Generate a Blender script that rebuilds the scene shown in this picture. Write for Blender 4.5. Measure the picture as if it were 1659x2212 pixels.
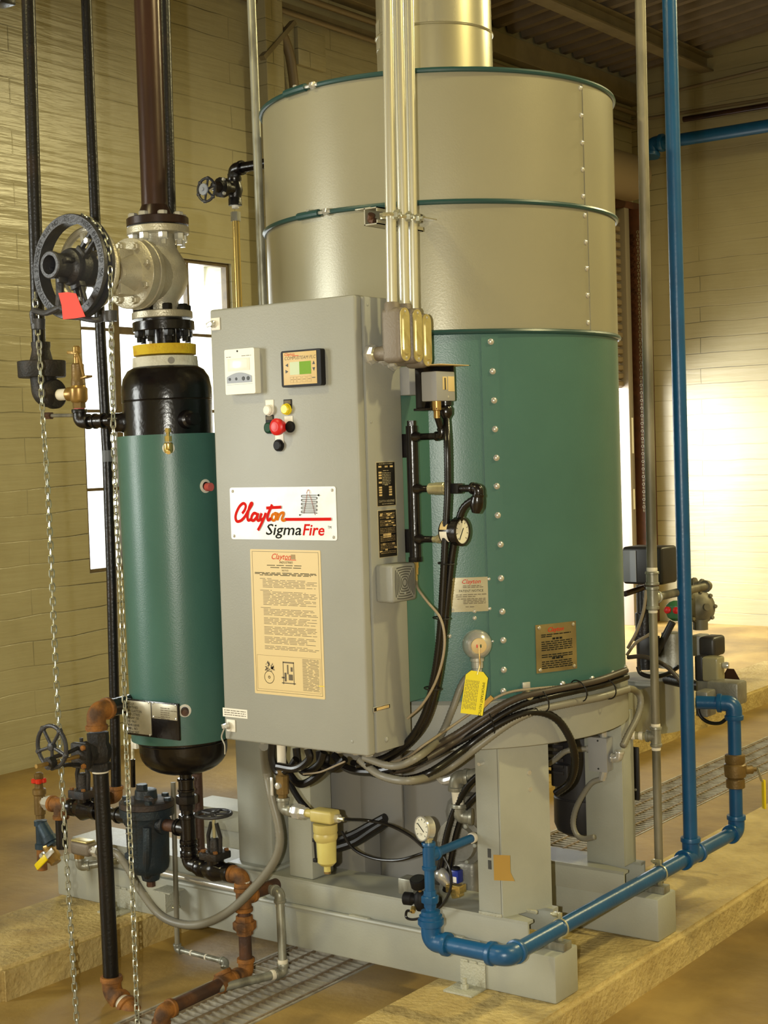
import bpy, bmesh, math, random
from mathutils import Vector, Matrix, Quaternion
random.seed(7)
for o in list(bpy.data.objects):
    bpy.data.objects.remove(o, do_unlink=True)
C = bpy.context.scene.collection
scene = bpy.context.scene
PI = math.pi
V = Vector

# ------------------------------------------------------------------ camera
cd = bpy.data.cameras.new('camera')
cam = bpy.data.objects.new('camera', cd)
C.objects.link(cam)
cd.sensor_fit = 'VERTICAL'
cd.sensor_height = 36
cd.sensor_width = 27
cd.lens = 53.056
cd.clip_start = 0.05
_r = V((0.804302,0.593408,-0.031062))
_u = V((0.000302,0.051866,0.998654))
_b = V((0.594221,-0.803229,0.041537))
cam.matrix_world = Matrix(((_r.x, _u.x, _b.x, 0), (_r.y, _u.y, _b.y, 0), (_r.z, _u.z, _b.z, 1.55), (0, 0, 0, 1)))
scene.camera = cam

# ------------------------------------------------------------------ view, sky, lights
vs = scene.view_settings
vs.view_transform = 'Standard'
vs.look = 'None'
vs.gamma = 1
vs.use_curve_mapping = False
vs.exposure = 0.2
w = bpy.data.worlds.new('sky')
scene.world = w
w.use_nodes = True
bg = w.node_tree.nodes['Background']
bg.inputs[0].default_value = (0.95, 0.98, 1.0, 1)
bg.inputs[1].default_value = 3.0


def area(name, loc, target, sx, sy, power, col):
    l = bpy.data.lights.new(name, 'AREA')
    l.shape = 'RECTANGLE'
    l.size, l.size_y, l.energy, l.color = sx, sy, power, col
    o = bpy.data.objects.new(name, l)
    C.objects.link(o)
    o.location = loc
    d = V(target) - V(loc)
    o.rotation_euler = d.to_track_quat('-Z', 'Y').to_euler()
    return o


def point(name, loc, power, col, rad):
    l = bpy.data.lights.new(name, 'POINT')
    l.energy, l.color, l.shadow_soft_size = power, col, rad
    o = bpy.data.objects.new(name, l)
    C.objects.link(o)
    o.location = loc
    return o


WARM = (1.0, 0.86, 0.42)
# the photographer's flash, a hand's breadth beside the lens
point('camera_flash', (-0.09, -0.066, 1.56), 275, (1.0, 0.97, 0.86), 0.012)
# high-bay lamps under the roof
def high_bay(loc, power):
    l = bpy.data.lights.new('high_bay_lamp', 'SPOT')
    l.energy, l.color, l.shadow_soft_size, l.spot_size, l.spot_blend = power, WARM, 0.16, math.radians(168), 0.25
    o = bpy.data.objects.new('high_bay_lamp', l)
    C.objects.link(o)
    o.location = loc


high_bay((1.2, 4.4, 4.75), 390)
high_bay((-0.6, 9.4, 4.85), 520)
high_bay((-3.4, 0.4, 4.5), 170)
# daylight falling in at the windows and at the roller door
area('window_daylight', (-6.5, -0.55, 1.9), (-3.0, 2.6, 1.0), 1.8, 1.8, 270, (1.0, 0.99, 0.95))
area('window_daylight', (-6.5, 6.03, 1.9), (-3.5, 5.2, 1.2), 1.3, 1.8, 60, (0.95, 0.98, 1.0))
area('door_daylight', (-7.3, 9.6, 1.7), (-5.2, 11.6, 0.5), 1.8, 1.4, 420, (1.0, 0.98, 0.94))


# ------------------------------------------------------------------ materials
def lin(c):
    return tuple(((v / 255) / 12.92 if v / 255 <= 0.04045 else ((v / 255 + 0.055) / 1.055) ** 2.4) for v in c) + (1,)


MATS = {}


def mat(name, col, rough=0.5, metal=0.0, col2=None, scale=8.0, lo=0.45, hi=0.65, bump=0.0, bscale=60.0, coat=0.0,
        stretch=None, detail=6.0, rvar=0.0, spec=None, emit=0.0):
    m = bpy.data.materials.new(name)
    m.use_nodes = True
    nt = m.node_tree
    b = nt.nodes['Principled BSDF']
    b.inputs['Base Color'].default_value = lin(col)
    b.inputs['Roughness'].default_value = rough
    b.inputs['Metallic'].default_value = metal
    if spec is not None:
        b.inputs['Specular IOR Level'].default_value = spec
    if coat:
        b.inputs['Coat Weight'].default_value = coat
        b.inputs['Coat Roughness'].default_value = 0.12
    tc = nt.nodes.new('ShaderNodeTexCoord')
    mp = nt.nodes.new('ShaderNodeMapping')
    nt.links.new(tc.outputs['Object'], mp.inputs['Vector'])
    if stretch:
        mp.inputs['Scale'].default_value = stretch
    if col2 is not None:
        n = nt.nodes.new('ShaderNodeTexNoise')
        n.inputs['Scale'].default_value = scale
        n.inputs['Detail'].default_value = detail
        nt.links.new(mp.outputs[0], n.inputs['Vector'])
        r = nt.nodes.new('ShaderNodeValToRGB')
        r.color_ramp.elements[0].position = lo
        r.color_ramp.elements[1].position = hi
        r.color_ramp.elements[0].color = lin(col)
        r.color_ramp.elements[1].color = lin(col2)
        nt.links.new(n.outputs['Fac'], r.inputs[0])
        nt.links.new(r.outputs[0], b.inputs['Base Color'])
        if rvar:
            mr = nt.nodes.new('ShaderNodeMapRange')
            mr.inputs['To Min'].default_value = max(0.05, rough - rvar)
            mr.inputs['To Max'].default_value = min(1, rough + rvar)
            nt.links.new(n.outputs['Fac'], mr.inputs['Value'])
            nt.links.new(mr.outputs[0], b.inputs['Roughness'])
    if bump:
        n2 = nt.nodes.new('ShaderNodeTexNoise')
        n2.inputs['Scale'].default_value = bscale
        n2.inputs['Detail'].default_value = 5
        nt.links.new(mp.outputs[0], n2.inputs['Vector'])
        bp = nt.nodes.new('ShaderNodeBump')
        bp.inputs['Strength'].default_value = bump
        bp.inputs['Distance'].default_value = 0.01
        nt.links.new(n2.outputs['Fac'], bp.inputs['Height'])
        nt.links.new(bp.outputs[0], b.inputs['Normal'])
    if emit:
        b.inputs['Emission Color'].default_value = lin(col)
        b.inputs['Emission Strength'].default_value = emit
    MATS[name] = m
    return m


mat('grey_paint', (152, 152, 142), 0.45, 0.0, (145, 145, 135), 5, 0.3, 0.8, 0.05, 240)
mat('grey_shell', (153, 148, 124), 0.29, 0.15, (146, 141, 117), 3, 0.3, 0.8, 0.03, 200)
mat('skid_paint', (166, 167, 154), 0.42, 0.0, (154, 155, 142), 6, 0.4, 0.75, 0.06, 180)
mat('weld_paint', (176, 175, 156), 0.5, 0.0, None, bump=0.5, bscale=160)
mat('green_paint', (69, 108, 98), 0.34, 0.0, (64, 101, 92), 6, 0.3, 0.8, 0.06, 260)
mat('ring_green', (36, 70, 68), 0.35)
mat('black_gloss', (16, 13, 13), 0.22, 0.0, (24, 19, 18), 10, 0.45, 0.7, 0.08, 90)
mat('black_iron', (19, 17, 17), 0.34, 0.1, (44, 30, 22), 9, 0.56, 0.76, 0.12, 120)
mat('cast_iron', (40, 38, 36), 0.55, 0.3, (62, 52, 42), 14, 0.5, 0.75, 0.25, 150)
mat('wheel_iron', (58, 58, 61), 0.42, 0.2, (76, 75, 75), 12, 0.5, 0.8, 0.15, 130)
mat('brown_pipe', (62, 40, 30), 0.3, 0.25, (38, 24, 19), 6, 0.4, 0.65, 0.06, 60, stretch=(1, 1, 0.25), rvar=0.1)
mat('rust', (152, 98, 36), 0.75, 0.0, (80, 54, 30), 16, 0.42, 0.62, 0.3, 140)
mat('rust_pipe', (70, 48, 36), 0.6, 0.1, (100, 64, 36), 12, 0.5, 0.68, 0.2, 110)
mat('galvanised', (166, 166, 152), 0.38, 0.45, (130, 128, 114), 30, 0.42, 0.62, 0.05, 90, stretch=(1, 1, 0.35))
mat('old_galvanised', (138, 132, 112), 0.55, 0.35, (96, 92, 76), 14, 0.4, 0.62, 0.08, 90, stretch=(1, 1, 0.3))
mat('steel', (214, 213, 206), 0.22, 0.6)
mat('chain_zinc', (196, 198, 182), 0.3, 0.75, (164, 164, 146), 40, 0.4, 0.7)
mat('zinc', (206, 202, 168), 0.28, 0.6, (178, 170, 132), 24, 0.4, 0.7)
mat('emt', (228, 226, 208), 0.25, 0.75, (198, 192, 164), 9, 0.45, 0.7, 0.03, 60, stretch=(1, 1, 0.08))
mat('flue_metal', (214, 210, 188), 0.28, 0.8, (190, 182, 150), 5, 0.4, 0.7, 0.02, 20, stretch=(1, 1, 0.3), rvar=0.1)
mat('conduit_body', (122, 112, 98), 0.55, 0.3, None, bump=0.15, bscale=200)
mat('cover_gold', (198, 184, 124), 0.36, 0.45, (176, 158, 98), 40, 0.4, 0.7)
mat('brass', (172, 140, 78), 0.34, 0.55, (142, 108, 58), 18, 0.45, 0.7)
mat('bright_brass', (216, 190, 116), 0.2, 0.75)
mat('bronze', (112, 90, 50), 0.42, 0.3, (134, 108, 62), 22, 0.45, 0.7, 0.15, 160)
mat('valve_steel', (196, 190, 168), 0.38, 0.45, (176, 168, 144), 16, 0.4, 0.7, 0.2, 190)
mat('blue_paint', (20, 82, 128), 0.33, 0.0, (18, 74, 118), 10, 0.4, 0.7, 0.06, 90)
mat('trap_blue', (34, 46, 54), 0.5, 0.2, (46, 44, 42), 14, 0.5, 0.72, 0.2, 130)
mat('trap_top', (62, 50, 42), 0.62, 0.15, (40, 44, 50), 14, 0.45, 0.65, 0.2, 130)
mat('strainer_blue', (44, 66, 82), 0.45, 0.2, (34, 50, 62), 14, 0.4, 0.7, 0.1, 130)
mat('insul_yellow', (222, 190, 40), 0.85, 0.0, (206, 164, 30), 30, 0.45, 0.7, 0.3, 140)
mat('insul_white', (226, 222, 200), 0.9, 0.0, (206, 200, 176), 30, 0.45, 0.7, 0.25, 140)
mat('smudge', (150, 146, 136), 0.9)
mat('tape_white', (226, 218, 196), 0.7)
mat('tape_grey', (106, 110, 112), 0.5)
mat('pink', (206, 96, 92), 0.6)
mat('white_plastic', (226, 224, 206), 0.4)
mat('white_plate', (232, 228, 214), 0.5)
mat('key_grey', (150, 156, 168), 0.5)
mat('lcd_pale', (240, 240, 234), 0.2)
mat('lcd_green', (108, 150, 30), 0.4, emit=0.1, spec=0.1)
mat('lcd_light', (190, 202, 168), 0.4, emit=0.1, spec=0.1)
mat('black_plastic', (24, 23, 24), 0.55, spec=0.25)
mat('dark_key', (40, 42, 40), 0.5)
mat('tan_face', (208, 180, 124), 0.5)
mat('yellow_plastic', (232, 206, 20), 0.35)
mat('red_plastic', (206, 26, 24), 0.4)
mat('green_plastic', (14, 62, 38), 0.5, spec=0.2)
mat('red_ink', (204, 26, 20), 0.7, spec=0.08)
mat('orange_ink', (204, 110, 20), 0.7, spec=0.08)
mat('brown_ink', (150, 66, 40), 0.7, spec=0.08)
mat('black_ink', (30, 32, 28), 0.7, spec=0.08)
mat('grey_ink', (96, 84, 60), 0.6)
mat('faint_ink', (160, 136, 92), 0.6)
mat('dark_label', (26, 23, 19), 0.4)
mat('tan_label', (214, 190, 134), 0.45)
mat('label_edge', (178, 166, 134), 0.45)
mat('plate_warm', (158, 140, 92), 0.22, 0.5, (128, 112, 76), 10, 0.4, 0.7, 0.05, 12)
mat('plate_cream', (196, 190, 164), 0.2, 0.5, (176, 168, 138), 10, 0.4, 0.7, 0.05, 12)
mat('plate_metal', (222, 222, 216), 0.3, 0.04, (204, 204, 196), 14, 0.4, 0.7, 0.05, 12)
mat('plate_dull', (178, 172, 150), 0.32, 0.3, (160, 152, 128), 20, 0.4, 0.7)
mat('horn_grey', (140, 141, 134), 0.45, 0.0, None, bump=0.06, bscale=200)
mat('horn_slot', (70, 70, 66), 0.7)
mat('box_grey', (152, 152, 150), 0.45)
mat('filter_cream', (196, 182, 112), 0.4, 0.0, (180, 164, 94), 12, 0.4, 0.7)
mat('bowl_cream', (206, 196, 118), 0.3, 0.0, (190, 176, 100), 6, 0.4, 0.7)
mat('hose_black', (18, 16, 16), 0.3)
mat('hose_grey', (128, 124, 110), 0.42)
mat('hose_dark', (66, 58, 50), 0.45)
mat('wire_tan', (150, 136, 112), 0.5)
mat('tag_yellow', (236, 218, 22), 0.6)
mat('tag_manila', (178, 140, 60), 0.65)
mat('tag_red', (236, 54, 24), 0.6)
mat('handle_yellow', (232, 206, 20), 0.35)
mat('handle_red', (206, 46, 22), 0.35)
mat('solenoid_blue', (24, 46, 140), 0.35)
mat('aluminium', (150, 148, 138), 0.45, 0.5, (120, 116, 104), 14, 0.4, 0.7, 0.1, 120)
mat('dial_white', (226, 222, 200), 0.45)
mat('motor_black', (38, 36, 38), 0.42, 0.0, (48, 46, 46), 8, 0.4, 0.7)
mat('casing_grey', (126, 124, 118), 0.5)
mat('actuator_green', (60, 110, 70), 0.45)
mat('clear_cover', (146, 140, 110), 0.12, 0.0)
mat('window_frame', (92, 76, 48), 0.6, 0.0, (70, 56, 36), 18, 0.4, 0.7)
mat('door_brown', (82, 46, 28), 0.55, 0.0, (66, 38, 24), 12, 0.4, 0.7)
mat('door_slat', (120, 104, 80), 0.55)
mat('door_guide', (134, 124, 110), 0.5, 0.2)
mat('roof_deck', (108, 96, 80), 0.6, 0.0, (94, 84, 68), 5, 0.4, 0.7)
mat('roof_beam', (120, 110, 84), 0.6, 0.0, (106, 96, 72), 6, 0.4, 0.7)
mat('wall_pipe', (120, 106, 80), 0.5)
mat('bar_steel', (184, 178, 160), 0.5, 0.2, (150, 138, 116), 20, 0.4, 0.65, 0.15, 140)
mat('bar_rust', (150, 132, 104), 0.6, 0.1, (122, 104, 78), 20, 0.4, 0.65)
mat('trench', (112, 100, 76), 0.8, 0.0, (60, 50, 36), 10, 0.4, 0.7, 0.3, 40)
mat('grommet_white', (222, 216, 200), 0.6)


def glass_material():
    m = bpy.data.materials.new('window_glass')
    m.use_nodes = True
    nt = m.node_tree
    nt.nodes.remove(nt.nodes['Principled BSDF'])
    out = nt.nodes['Material Output']
    t = nt.nodes.new('ShaderNodeBsdfTransparent')
    t.inputs[0].default_value = (0.96, 0.98, 0.97, 1)
    g = nt.nodes.new('ShaderNodeBsdfGlossy')
    g.inputs['Roughness'].default_value = 0.1
    mx = nt.nodes.new('ShaderNodeMixShader')
    mx.inputs[0].default_value = 0.06
    nt.links.new(t.outputs[0], mx.inputs[1])
    nt.links.new(g.outputs[0], mx.inputs[2])
    nt.links.new(mx.outputs[0], out.inputs[0])
    MATS['window_glass'] = m


glass_material()


def surface_material(name, col, col2, rough, scale, board=None, bump=0.2, bscale=30, gloss=0.0, stain=None, coarse=None):
    """painted or bare concrete: two noises, optional board marks along the local Y and Z axes"""
    m = bpy.data.materials.new(name)
    m.use_nodes = True
    nt = m.node_tree
    N, L = nt.nodes, nt.links
    b = N['Principled BSDF']
    b.inputs['Roughness'].default_value = rough
    tc = N.new('ShaderNodeTexCoord')
    n = N.new('ShaderNodeTexNoise')
    n.inputs['Scale'].default_value = scale
    n.inputs['Detail'].default_value = 8
    n.inputs['Roughness'].default_value = 0.6
    L.new(tc.outputs['Object'], n.inputs['Vector'])
    r = N.new('ShaderNodeValToRGB')
    r.color_ramp.elements[0].position = 0.35
    r.color_ramp.elements[1].position = 0.68
    r.color_ramp.elements[0].color = lin(col)
    r.color_ramp.elements[1].color = lin(col2)
    L.new(n.outputs['Fac'], r.inputs[0])
    colout = r.outputs[0]
    if stain:
        n3 = N.new('ShaderNodeTexNoise')
        n3.inputs['Scale'].default_value = stain[1]
        n3.inputs['Detail'].default_value = 10
        L.new(tc.outputs['Object'], n3.inputs['Vector'])
        r3 = N.new('ShaderNodeValToRGB')
        r3.color_ramp.elements[0].position = stain[2]
        r3.color_ramp.elements[1].position = stain[3]
        L.new(n3.outputs['Fac'], r3.inputs[0])
        mx = N.new('ShaderNodeMixRGB')
        mx.inputs[2].default_value = lin(stain[0])
        L.new(r3.outputs[0], mx.inputs[0])
        L.new(colout, mx.inputs[1])
        colout = mx.outputs[0]
    n2 = N.new('ShaderNodeTexNoise')
    n2.inputs['Scale'].default_value = bscale
    n2.inputs['Detail'].default_value = 6
    L.new(tc.outputs['Object'], n2.inputs['Vector'])
    bp = N.new('ShaderNodeBump')
    bp.inputs['Strength'].default_value = bump
    bp.inputs['Distance'].default_value = 0.02
    L.new(n2.outputs['Fac'], bp.inputs['Height'])
    if board:
        sp = N.new('ShaderNodeSeparateXYZ')
        L.new(tc.outputs['Object'], sp.inputs[0])
        mp = N.new('ShaderNodeCombineXYZ')
        L.new(sp.outputs[board], mp.inputs[0])
        L.new(sp.outputs['Z'], mp.inputs[1])
        br = N.new('ShaderNodeTexBrick')
        br.inputs['Scale'].default_value = 1.0
        br.inputs['Brick Width'].default_value = 2.6
        br.offset = 0.37
        br.inputs['Row Height'].default_value = 0.128
        br.inputs['Mortar Size'].default_value = 0.004
        br.inputs['Mortar Smooth'].default_value = 0.6
        br.inputs['Color1'].default_value = (1, 1, 1, 1)
        br.inputs['Color2'].default_value = (0.93, 0.93, 0.93, 1)
        br.inputs['Mortar'].default_value = (0.0, 0.0, 0.0, 1)
        nw = N.new('ShaderNodeTexNoise')
        nw.inputs['Scale'].default_value = 2.2
        L.new(tc.outputs['Object'], nw.inputs['Vector'])
        ma_ = N.new('ShaderNodeVectorMath')
        ma_.operation = 'SCALE'
        ma_.inputs['Scale'].default_value = 0.035
        L.new(nw.outputs['Color'], ma_.inputs[0])
        mb_ = N.new('ShaderNodeVectorMath')
        L.new(mp.outputs[0], mb_.inputs[0])
        L.new(ma_.outputs[0], mb_.inputs[1])
        L.new(mb_.outputs[0], br.inputs['Vector'])
        gr = N.new('ShaderNodeMapping')
        gr.inputs['Scale'].default_value = (0.35, 4.0, 1.0)
        L.new(mp.outputs[0], gr.inputs['Vector'])
        L.new(gr.outputs[0], n2.inputs['Vector'])
        mx = N.new('ShaderNodeMixRGB')
        mx.blend_type = 'MULTIPLY'
        nm = N.new('ShaderNodeTexNoise')
        nm.inputs['Scale'].default_value = 1.3
        nm.inputs['Detail'].default_value = 7
        L.new(tc.outputs['Object'], nm.inputs['Vector'])
        rm = N.new('ShaderNodeMapRange')
        rm.inputs['From Min'].default_value = 0.42
        rm.inputs['From Max'].default_value = 0.66
        rm.inputs['To Max'].default_value = 0.75
        L.new(nm.outputs['Fac'], rm.inputs['Value'])
        L.new(rm.outputs[0], mx.inputs[0])
        L.new(colout, mx.inputs[1])
        L.new(br.outputs['Color'], mx.inputs[2])
        colout = mx.outputs[0]
        b2 = N.new('ShaderNodeBump')
        b2.inputs['Strength'].default_value = 0.35
        b2.inputs['Distance'].default_value = 0.006
        L.new(br.outputs['Color'], b2.inputs['Height'])
        L.new(bp.outputs[0], b2.inputs['Normal'])
        L.new(b2.outputs[0], b.inputs['Normal'])
    else:
        L.new(bp.outputs[0], b.inputs['Normal'])
    L.new(colout, b.inputs['Base Color'])
    MATS[name] = m


surface_material('wall_paint', (164, 158, 128), (154, 147, 116), 0.27, 2.5, board='Y', bump=0.3, bscale=5)
surface_material('far_wall_paint', (156, 147, 112), (148, 138, 102), 0.42, 2.0, board='X', bump=0.2, bscale=4)
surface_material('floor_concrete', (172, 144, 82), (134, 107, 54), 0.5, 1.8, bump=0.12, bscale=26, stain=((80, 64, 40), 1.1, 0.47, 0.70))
surface_material('pad_concrete', (208, 186, 124), (166, 142, 86), 0.75, 4.5, bump=0.5, bscale=55, stain=((96, 82, 54), 1.9, 0.54, 0.70))

# ------------------------------------------------------------------ builders
def wloc(o):
    p = V((0, 0, 0))
    while o is not None:
        p += o.location
        o = o.parent
    return p


def frame(n):
    n = V(n).normalized()
    a = V((0, 0, 1)) if abs(n.z) < 0.9 else V((1, 0, 0))
    u = n.cross(a).normalized()
    return u, n.cross(u).normalized(), n


def fillet(pts, rad, n=6):
    pts = [V(p) for p in pts]
    out = [pts[0]]
    for i in range(1, len(pts) - 1):
        a, b, c = pts[i - 1], pts[i], pts[i + 1]
        d1, d2 = (a - b), (c - b)
        l = min(rad, d1.length * 0.49, d2.length * 0.49)
        p, q = b + d1.normalized() * l, b + d2.normalized() * l
        for k in range(n + 1):
            t = k / n
            out.append(p * (1 - t) ** 2 + b * 2 * t * (1 - t) + q * t * t)
    out.append(pts[-1])
    return out


def smooth(pts, n=6):
    pts = [V(p) for p in pts]
    q = [pts[0] * 2 - pts[1]] + pts + [pts[-1] * 2 - pts[-2]]
    out = []
    for i in range(1, len(q) - 2):
        a, b, c, d = q[i - 1:i + 3]
        for k in range(n):
            t = k / n
            out.append(0.5 * (2 * b + (c - a) * t + (2 * a - 5 * b + 4 * c - d) * t * t + (3 * b - a - 3 * c + d) * t ** 3))
    out.append(pts[-1])
    return out


class B:
    def __init__(s):
        s.v, s.f = [], []

    def add(s, vs, fs):
        k = len(s.v)
        s.v += [V(p) for p in vs]
        s.f += [tuple(k + i for i in f) for f in fs]
        return s

    def loft(s, rings, caps=(True, True), closed=False):
        n = len(rings[0])
        vs = [p for r in rings for p in r]
        fs = []
        m = len(rings)
        for i in range(m if closed else m - 1):
            j = (i + 1) % m
            for k in range(n):
                l = (k + 1) % n
                fs.append((i * n + k, i * n + l, j * n + l, j * n + k))
        if not closed:
            if caps[0]:
                fs.append(tuple(range(n - 1, -1, -1)))
            if caps[1]:
                fs.append(tuple((m - 1) * n + k for k in range(n)))
        return s.add(vs, fs)

    def lathe(s, p, ax, prof, seg=24, caps=(True, True), ph=0.0):
        """prof: (distance along the axis, radius)"""
        p = V(p)
        u, w_, n = frame(ax)
        return s.loft([[p + n * t + (u * math.cos(ph + 2 * PI * k / seg) + w_ * math.sin(ph + 2 * PI * k / seg)) * max(r, 1e-5)
                        for k in range(seg)] for t, r in prof], caps)

    def cyl(s, a, b, r, r2=None, seg=16, ph=0.0):
        a, b = V(a), V(b)
        return s.lathe(a, b - a, [(0, r), ((b - a).length, r if r2 is None else r2)], seg, ph=ph)

    def hexa(s, a, b, r):
        return s.cyl(a, b, r, seg=6)

    def tube(s, pts, r, seg=10, caps=True):
        pts = [V(p) for p in pts]
        q = [pts[0]]
        for p in pts[1:]:
            if (p - q[-1]).length > 1e-5:
                q.append(p)
        pts = q
        t0 = (pts[1] - pts[0]).normalized()
        u, w_, _ = frame(t0)
        rings = []
        for i, p in enumerate(pts):
            t = (pts[min(i + 1, len(pts) - 1)] - pts[max(i - 1, 0)]).normalized()
            rot = t0.rotation_difference(t)
            u = rot @ u
            w_ = rot @ w_
            t0 = t
            rr = r[i] if isinstance(r, (list, tuple)) else r
            rings.append([p + (u * math.cos(2 * PI * k / seg) + w_ * math.sin(2 * PI * k / seg)) * rr for k in range(seg)])
        return s.loft(rings, (caps, caps))

    def torus(s, c, n, R, r, seg=32, rs=8, a0=0.0, a1=2 * PI):
        c = V(c)
        u, w_, n = frame(n)
        full = abs(a1 - a0 - 2 * PI) < 1e-6
        rings = []
        for i in range(seg if full else seg + 1):
            a = a0 + (a1 - a0) * i / seg
            d = u * math.cos(a) + w_ * math.sin(a)
            rings.append([c + d * (R + r * math.cos(2 * PI * k / rs)) + n * r * math.sin(2 * PI * k / rs) for k in range(rs)])
        return s.loft(rings, closed=full)

    def box(s, lo, hi, bev=0.0, seg=2):
        lo, hi = V(lo), V(hi)
        return s.obox((lo + hi) / 2, (1, 0, 0), (0, 1, 0), (0, 0, 1), (hi - lo) / 2, bev, seg)

    def obox(s, c, ax, ay, az, h, bev=0.0, seg=2):
        c, ax, ay, az = V(c), V(ax).normalized(), V(ay).normalized(), V(az).normalized()
        bm = bmesh.new()
        bmesh.ops.create_cube(bm, size=2)
        for v in bm.verts:
            v.co = V((v.co.x * abs(h[0]), v.co.y * abs(h[1]), v.co.z * abs(h[2])))
        if bev:
            bmesh.ops.bevel(bm, geom=list(bm.edges), offset=bev, segments=seg, affect='EDGES', profile=0.5)
        bm.verts.index_update()
        s.add([c + ax * v.co.x + ay * v.co.y + az * v.co.z for v in bm.verts], [tuple(v.index for v in f.verts) for f in bm.faces])
        bm.free()
        return s

    def prism(s, poly, o, u, w_, n, t):
        """poly: 2-D outline in the (u, w) plane at o, thickness t along n"""
        o, u, w_, n = V(o), V(u), V(w_), V(n)
        a = [o + u * x + w_ * y for x, y in poly]
        b = [p + n * t for p in a]
        m = len(a)
        return s.add(a + b, [tuple(range(m - 1, -1, -1)), tuple(range(m, 2 * m))] + [(i, (i + 1) % m, m + (i + 1) % m, m + i) for i in range(m)])

    def ribbon(s, pts, wd, n, t):
        """flat stroke of width wd lying on the plane with normal n"""
        pts, n = [V(p) for p in pts], V(n)
        L, R_ = [], []
        for i, p in enumerate(pts):
            d = (pts[min(i + 1, len(pts) - 1)] - pts[max(i - 1, 0)]).normalized()
            q = n.cross(d).normalized() * wd / 2
            L.append(p + q)
            R_.append(p - q)
        rings = [[l, r_, r_ + n * t, l + n * t] for l, r_ in zip(L, R_)]
        return s.loft(rings)

    def o(s, name, m, parent=None, ang=35, flat=False):
        c = sum(s.v, V((0, 0, 0))) / len(s.v)
        me = bpy.data.meshes.new(name)
        me.from_pydata([p - c for p in s.v], [], s.f)
        bm = bmesh.new()
        bm.from_mesh(me)
        bmesh.ops.recalc_face_normals(bm, faces=bm.faces)
        bm.to_mesh(me)
        bm.free()
        if not flat:
            me.shade_smooth()
            me.set_sharp_from_angle(angle=math.radians(ang))
        me.materials.append(MATS[m])
        ob = bpy.data.objects.new(name, me)
        C.objects.link(ob)
        if parent is not None:
            ob.parent = parent
        ob.location = c - (wloc(parent) if parent is not None else V((0, 0, 0)))
        return ob


def thing(name, label, cat, loc=(0, 0, 0), group=None, kind=None):
    o = bpy.data.objects.new(name, None)
    o.empty_display_size = 0.05
    C.objects.link(o)
    o.location = loc
    if label:
        o['label'] = label
    if cat:
        o['category'] = cat
    if group:
        o['group'] = group
    if kind:
        o['kind'] = kind
    return o


def tag(o, label=None, cat=None, group=None, kind=None):
    for k, v in (('label', label), ('category', cat), ('group', group), ('kind', kind)):
        if v:
            o[k] = v
    return o


PROTO = {}


def inst(key, make, name, parent, p, n=(0, 0, 1), spin=0.0, label=None):
    """an object that shares the mesh 'key' (built once about the origin along +Z), set at p along n"""
    if key not in PROTO:
        b, m = make()
        ob = b.o(name, m, None)
        off = ob.location.copy()
        me = ob.data
        me.transform(Matrix.Translation(off))
        bpy.data.objects.remove(ob)
        PROTO[key] = me
    o = bpy.data.objects.new(name, PROTO[key])
    C.objects.link(o)
    o.parent = parent
    o.location = V(p) - (wloc(parent) if parent is not None else V((0, 0, 0)))
    q = V((0, 0, 1)).rotation_difference(V(n).normalized()) @ Quaternion((0, 0, 1), spin)
    o.rotation_euler = q.to_euler()
    if label:
        o['label'] = label
    return o


def rivet(parent, p, n, r=0.006, m='steel', name='rivet'):
    return inst(('rivet', r, m), lambda: (B().lathe((0, 0, -0.001), (0, 0, 1), [(0, r), (0.001 + r * 0.25, r), (r * 0.6, r * 0.75), (r * 0.85, r * 0.3)], 10), m), name, parent, p, n)


def bolt(parent, p, n, r=0.008, h=0.007, m='steel', stud=0.0, name='bolt', spin=0.0):
    def mk():
        b = B().lathe((0, 0, 0), (0, 0, 1), [(0, r), (h * 0.85, r), (h, r * 0.86)], 6)
        if stud:
            b.cyl((0, 0, h * 0.9), (0, 0, h + stud), r * 0.55, seg=8)
        return b, m
    return inst(('bolt', r, h, m, stud), mk, name, parent, p, n, spin)


def text(s, o, u, w_, size, m, parent, name='lettering', shear=0.0, align='LEFT', sx=1.0, off=0.0, fitw=None):
    cu = bpy.data.curves.new('lettering', 'FONT')
    cu.body, cu.size, cu.shear, cu.align_x, cu.offset = s, size, shear, align, off
    cu.extrude = 0.0
    cu.resolution_u = 2
    ob = bpy.data.objects.new('lettering', cu)
    C.objects.link(ob)
    me = bpy.data.meshes.new_from_object(ob)
    bpy.data.objects.remove(ob)
    bpy.data.curves.remove(cu)
    o, u, w_ = V(o), V(u).normalized(), V(w_).normalized()
    if fitw:
        sx = fitw / max(v.co.x for v in me.vertices)
    vs = [o + u * v.co.x * sx + w_ * v.co.y for v in me.vertices]
    fs = [tuple(p.vertices) for p in me.polygons]
    bpy.data.meshes.remove(me)
    if not parent and not m:
        return vs, fs
    return B().add(vs, fs).o(name, m, parent, flat=True)


def to_roof(p0, p1, cl=0.004):
    """carry the line p0-p1 on to the roof deck"""
    p0, p1 = V(p0), V(p1)
    d = p1 - p0
    return p0 + d * ((4.62 + 0.115 * (p1.x + 5.96) - cl - p0.z) / d.z)


# ---------------------------------------------------------------- pipe work
def run(parent, pts, r, m, fil=0.0, seg=16, name='pipe'):
    p = fillet(pts, fil) if fil else [V(q) for q in pts]
    return B().tube(p, r, seg).o(name, m, parent)


def hose(parent, pts, r, m, name='hose', seg=10, n=6):
    return B().tube(smooth(pts, n), r, seg).o(name, m, parent)


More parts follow.
